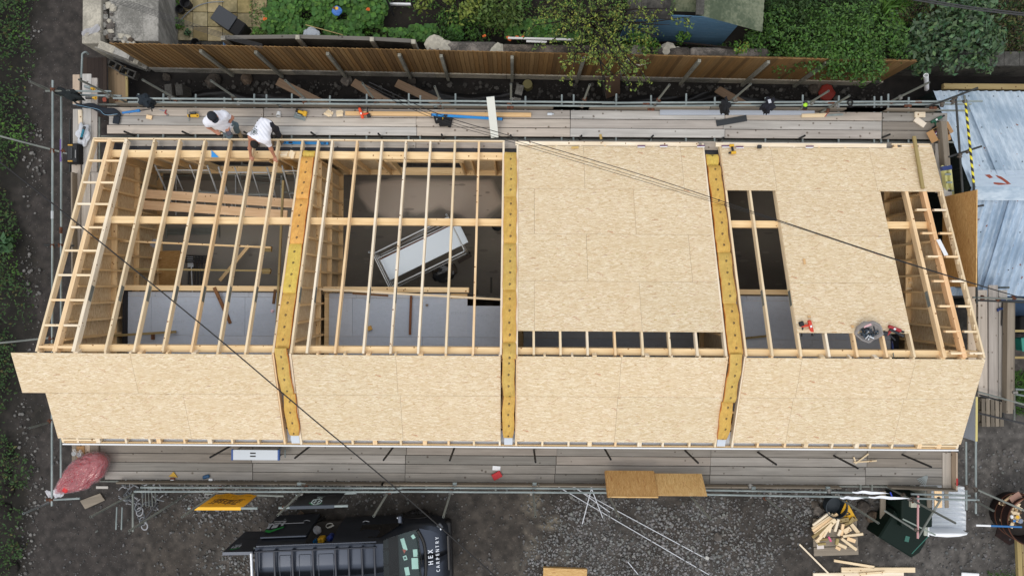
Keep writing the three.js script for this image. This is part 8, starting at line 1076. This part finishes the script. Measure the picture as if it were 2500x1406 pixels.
{ const t = thing('fire_drum', 'rusty steel fire drum full of timber scraps at the right edge', 'drum', at(2462, 1247, 0)); const rd = mat([104, 76, 70], 0.85, { map: rustTex, side: THREE.DoubleSide }), g = new THREE.LatheGeometry([[0.0, 0.06], [0.56, 0.05], [0.6, 0.3], [0.66, 0.9], [0.645, 0.9], [0.585, 0.3], [0.5, 0.12], [0, 0.12]].map(([x, y]) => new THREE.Vector2(x, y)), 48); mesh(g, rd, 'drum_wall', t); mesh(moved(new THREE.TorusGeometry(0.655, 0.016, 8, 48), 0, 0.9, 0, Math.PI / 2), rust, 'drum_rim', t); for (const y of [0.35, 0.62]) mesh(moved(new THREE.TorusGeometry(0.607 + (y - 0.3) * 0.1, 0.014, 8, 48), 0, y, 0, Math.PI / 2), rust, 'drum_hoop', t); const as = mesh(moved(cyl(0.56, 0.56, 0.1, 32), 0, 0.36, 0), mat([54, 48, 44], 0.95), 'ash_bed', t);
  for (let i = 0; i < 26; i++) { const m = single(boxGeo(rr(0.12, 0.36), 0.03, rr(0.04, 0.1)), i % 4 ? pine[i % 4] : mat([90, 70, 50], 0.9), 'scrap_wood', i % 4 ? 'pale scrap of wood burning stock inside the rusty drum' : 'charred dark scrap of wood inside the rusty drum', 'scrap wood', i % 4 ? 'pale scraps in the rusty drum' : 'charred scraps in the rusty drum'); const a = rnd() * 6.28, r = Math.sqrt(rnd()) * 0.4; m.position.copy(at(2468 + Math.cos(a) * r * 85 * 0.7, 1247 + Math.sin(a) * r * 85, 0.5 + rr(0, 0.2))); m.rotation.set(rr(-0.4, 0.4), rnd() * 6, rr(-0.4, 0.4)); }
  const cd = single(slab([[0, 0], [0.3, -0.12], [0.4, 0.12], [0.12, 0.28]], 0.01), mat([150, 118, 104], 0.85), 'card_scrap', 'torn brown cardboard in the top of the rusty drum', 'card'); P2(cd, 2464, 1215, 0.78, 0.2); const br = single(rbox(1.0, 0.03, 0.05, 0.01), mat([34, 100, 158], 0.5), 'blue_bar', 'blue and white bar lying across the yard against the rusty drum', 'bar'); P2(br, 2452, 1285, 0.95, -0.03); const wb = mesh(rbox(0.4, 0.032, 0.052, 0.01), white, 'white_end', br); wb.position.x = -0.55; for (let i = 0; i < 4; i++) { const q = P2(single(rockGeo(0, rr(0.05, 0.09), 0.4, 0.5), [white, blue, yellow, mat([120, 130, 150], 0.5)][i], 'crushed_can', `${['white', 'blue', 'yellow', 'grey blue'][i]} crushed packet in the rusty drum`, 'packet'), 2472 + i * 7, 1262 + (i % 2) * 10, 0.74); } 
  const pt = single(slab([[0, -0.3], [0.5, -0.05], [0.62, 0.2], [0.3, 0.36], [-0.1, 0.1]], 0.02), rd, 'rust_plate', 'rusty steel plate on the ground below the fire drum', 'steel plate'); P2(pt, 2440, 1300, 0.01); }
// white sheeting strips along the front rails
{ const wp = phys([226, 230, 236], 0.4, { side: THREE.DoubleSide }); for (const [a, b, l] of [[[2050, 1214], [2115, 1216], 'white plastic wisp caught on the front rail above the timber heap'], [[2080, 1200], [2180, 1204], 'long white plastic strip tied along the front rail, upper one'], [[2120, 1212], [2235, 1217], 'long white plastic strip tied along the front rail, lower one']]) { const A = at(...a, 2.95), B = at(...b, 2.95), g = new THREE.PlaneGeometry(1, 1, 16, 2), p = g.attributes.position; for (let i = 0; i < p.count; i++) { const u = p.getX(i) + 0.5, q = A.clone().lerp(B, u); p.setXYZ(i, q.x, q.y + 0.04 + 0.02 * Math.sin(u * 20), q.z + p.getY(i) * 0.07 * Math.sin(Math.PI * Math.min(1, u + 0.1)) + 0.01 * Math.sin(u * 15)); } g.computeVertexNormals(); single(g, wp, 'plastic_strip', l, 'plastic strip'); } P2(single(rbox(0.03, 0.03, 0.12, 0.01), mat([30, 60, 180], 0.5), 'cable_tie', 'bright blue tie on the white plastic strips', 'tie'), 2177, 1207, 2.95, 0.4); }
// garden odds and ends
{ const t = thing('garden_windmill', 'yellow flower garden windmill above the nasturtiums', 'ornament', at(815, 20, 0.95)); for (let i = 0; i < 9; i++) mesh(moved(new THREE.SphereGeometry(0.05, 8, 6).scale(1, 0.3, 0.6), 0.07, 0, 0, 0, i * 0.698), yellow, 'petal', t); mesh(moved(cyl(0.035, 0.03, 0.03, 12), 0, 0.02, 0), mat([92, 60, 26], 0.8), 'flower_centre', t); tube('stick', t, V(0, -0.9, 0), V(0, 0, 0), green, 0.008); const b = single(rockGeo(2, 0.15, 0.2, 1), mat([70, 120, 200], 0.5), 'blue_toy', 'pale and bright blue balloon like toy beside the yellow flower windmill', 'toy'); P2(b, 822, 27, 0.72); }
plank('cane', 'thin bamboo cane lying over the nasturtiums', at(745, 60, 0.8), at(836, 85, 0.8), 0.02, 0.02, pineTreated[0], 'cane'); plank('cane', 'dark stake leaning at the black soil bed', at(943, -2, 1.2), at(962, 40, 0.3), 0.05, 0.05, steelDark, 'stake'); plank('bed_edging', 'white plank edging at the top of the black soil bed', at(950, 8, 0.3), at(1002, 9, 0.3), 0.05, 0.1, white, 'edging'); plank('bed_edging', 'grey plank edging along the top edge of the garden', at(850, 3, 0.3), at(930, 5, 0.3), 0.05, 0.1, galvDull, 'edging');
for (const [a, b, l] of [[[1240, 92], [1400, 96], 'upper white painted rail lying on the old stone wall'], [[1285, 100], [1335, 102], 'lower white painted rail lying on the old stone wall']]) plank('painted_rail', l, at(...a, 1.6), at(...b, 1.6), 0.05, 0.04, mat([196, 196, 194], 0.7), 'rail');
P2(single(rockGeo(2, 0.26, 0.3, 0.5), phys([206, 212, 220], 0.2, { transmission: 0.5, thickness: 0, side: THREE.DoubleSide }), 'plastic_bag', 'clear plastic bag among the nasturtiums behind the grey panel fence', 'bag'), 760, 86, 0.7);
P2(single(rockGeo(1, 0.12, 0.25, 0.8), mat([206, 206, 202], 0.7), 'white_stone', 'white rounded stone in the shrubs right of the fence end', 'stone'), 2218, 118, 0.5);
{ // tell apart the few offcuts that would read alike
  const by = {}; for (const o of scene.children) if (o.userData.group === 'timber offcuts heaped on the grey board') (by[o.userData.label] ??= []).push(o);
  for (const k in by) if (by[k].length > 1) by[k].sort((a, b) => a.position.z - b.position.z).forEach((o, i, l) => { o.userData.label += ', ' + (i === 0 ? 'upper' : i === l.length - 1 ? 'lower' : 'middle') + ' one'; });
}
scene.traverse((o) => { if (o.isMesh) { o.castShadow = true; o.receiveShadow = true; } });
renderer.render(scene, camera);
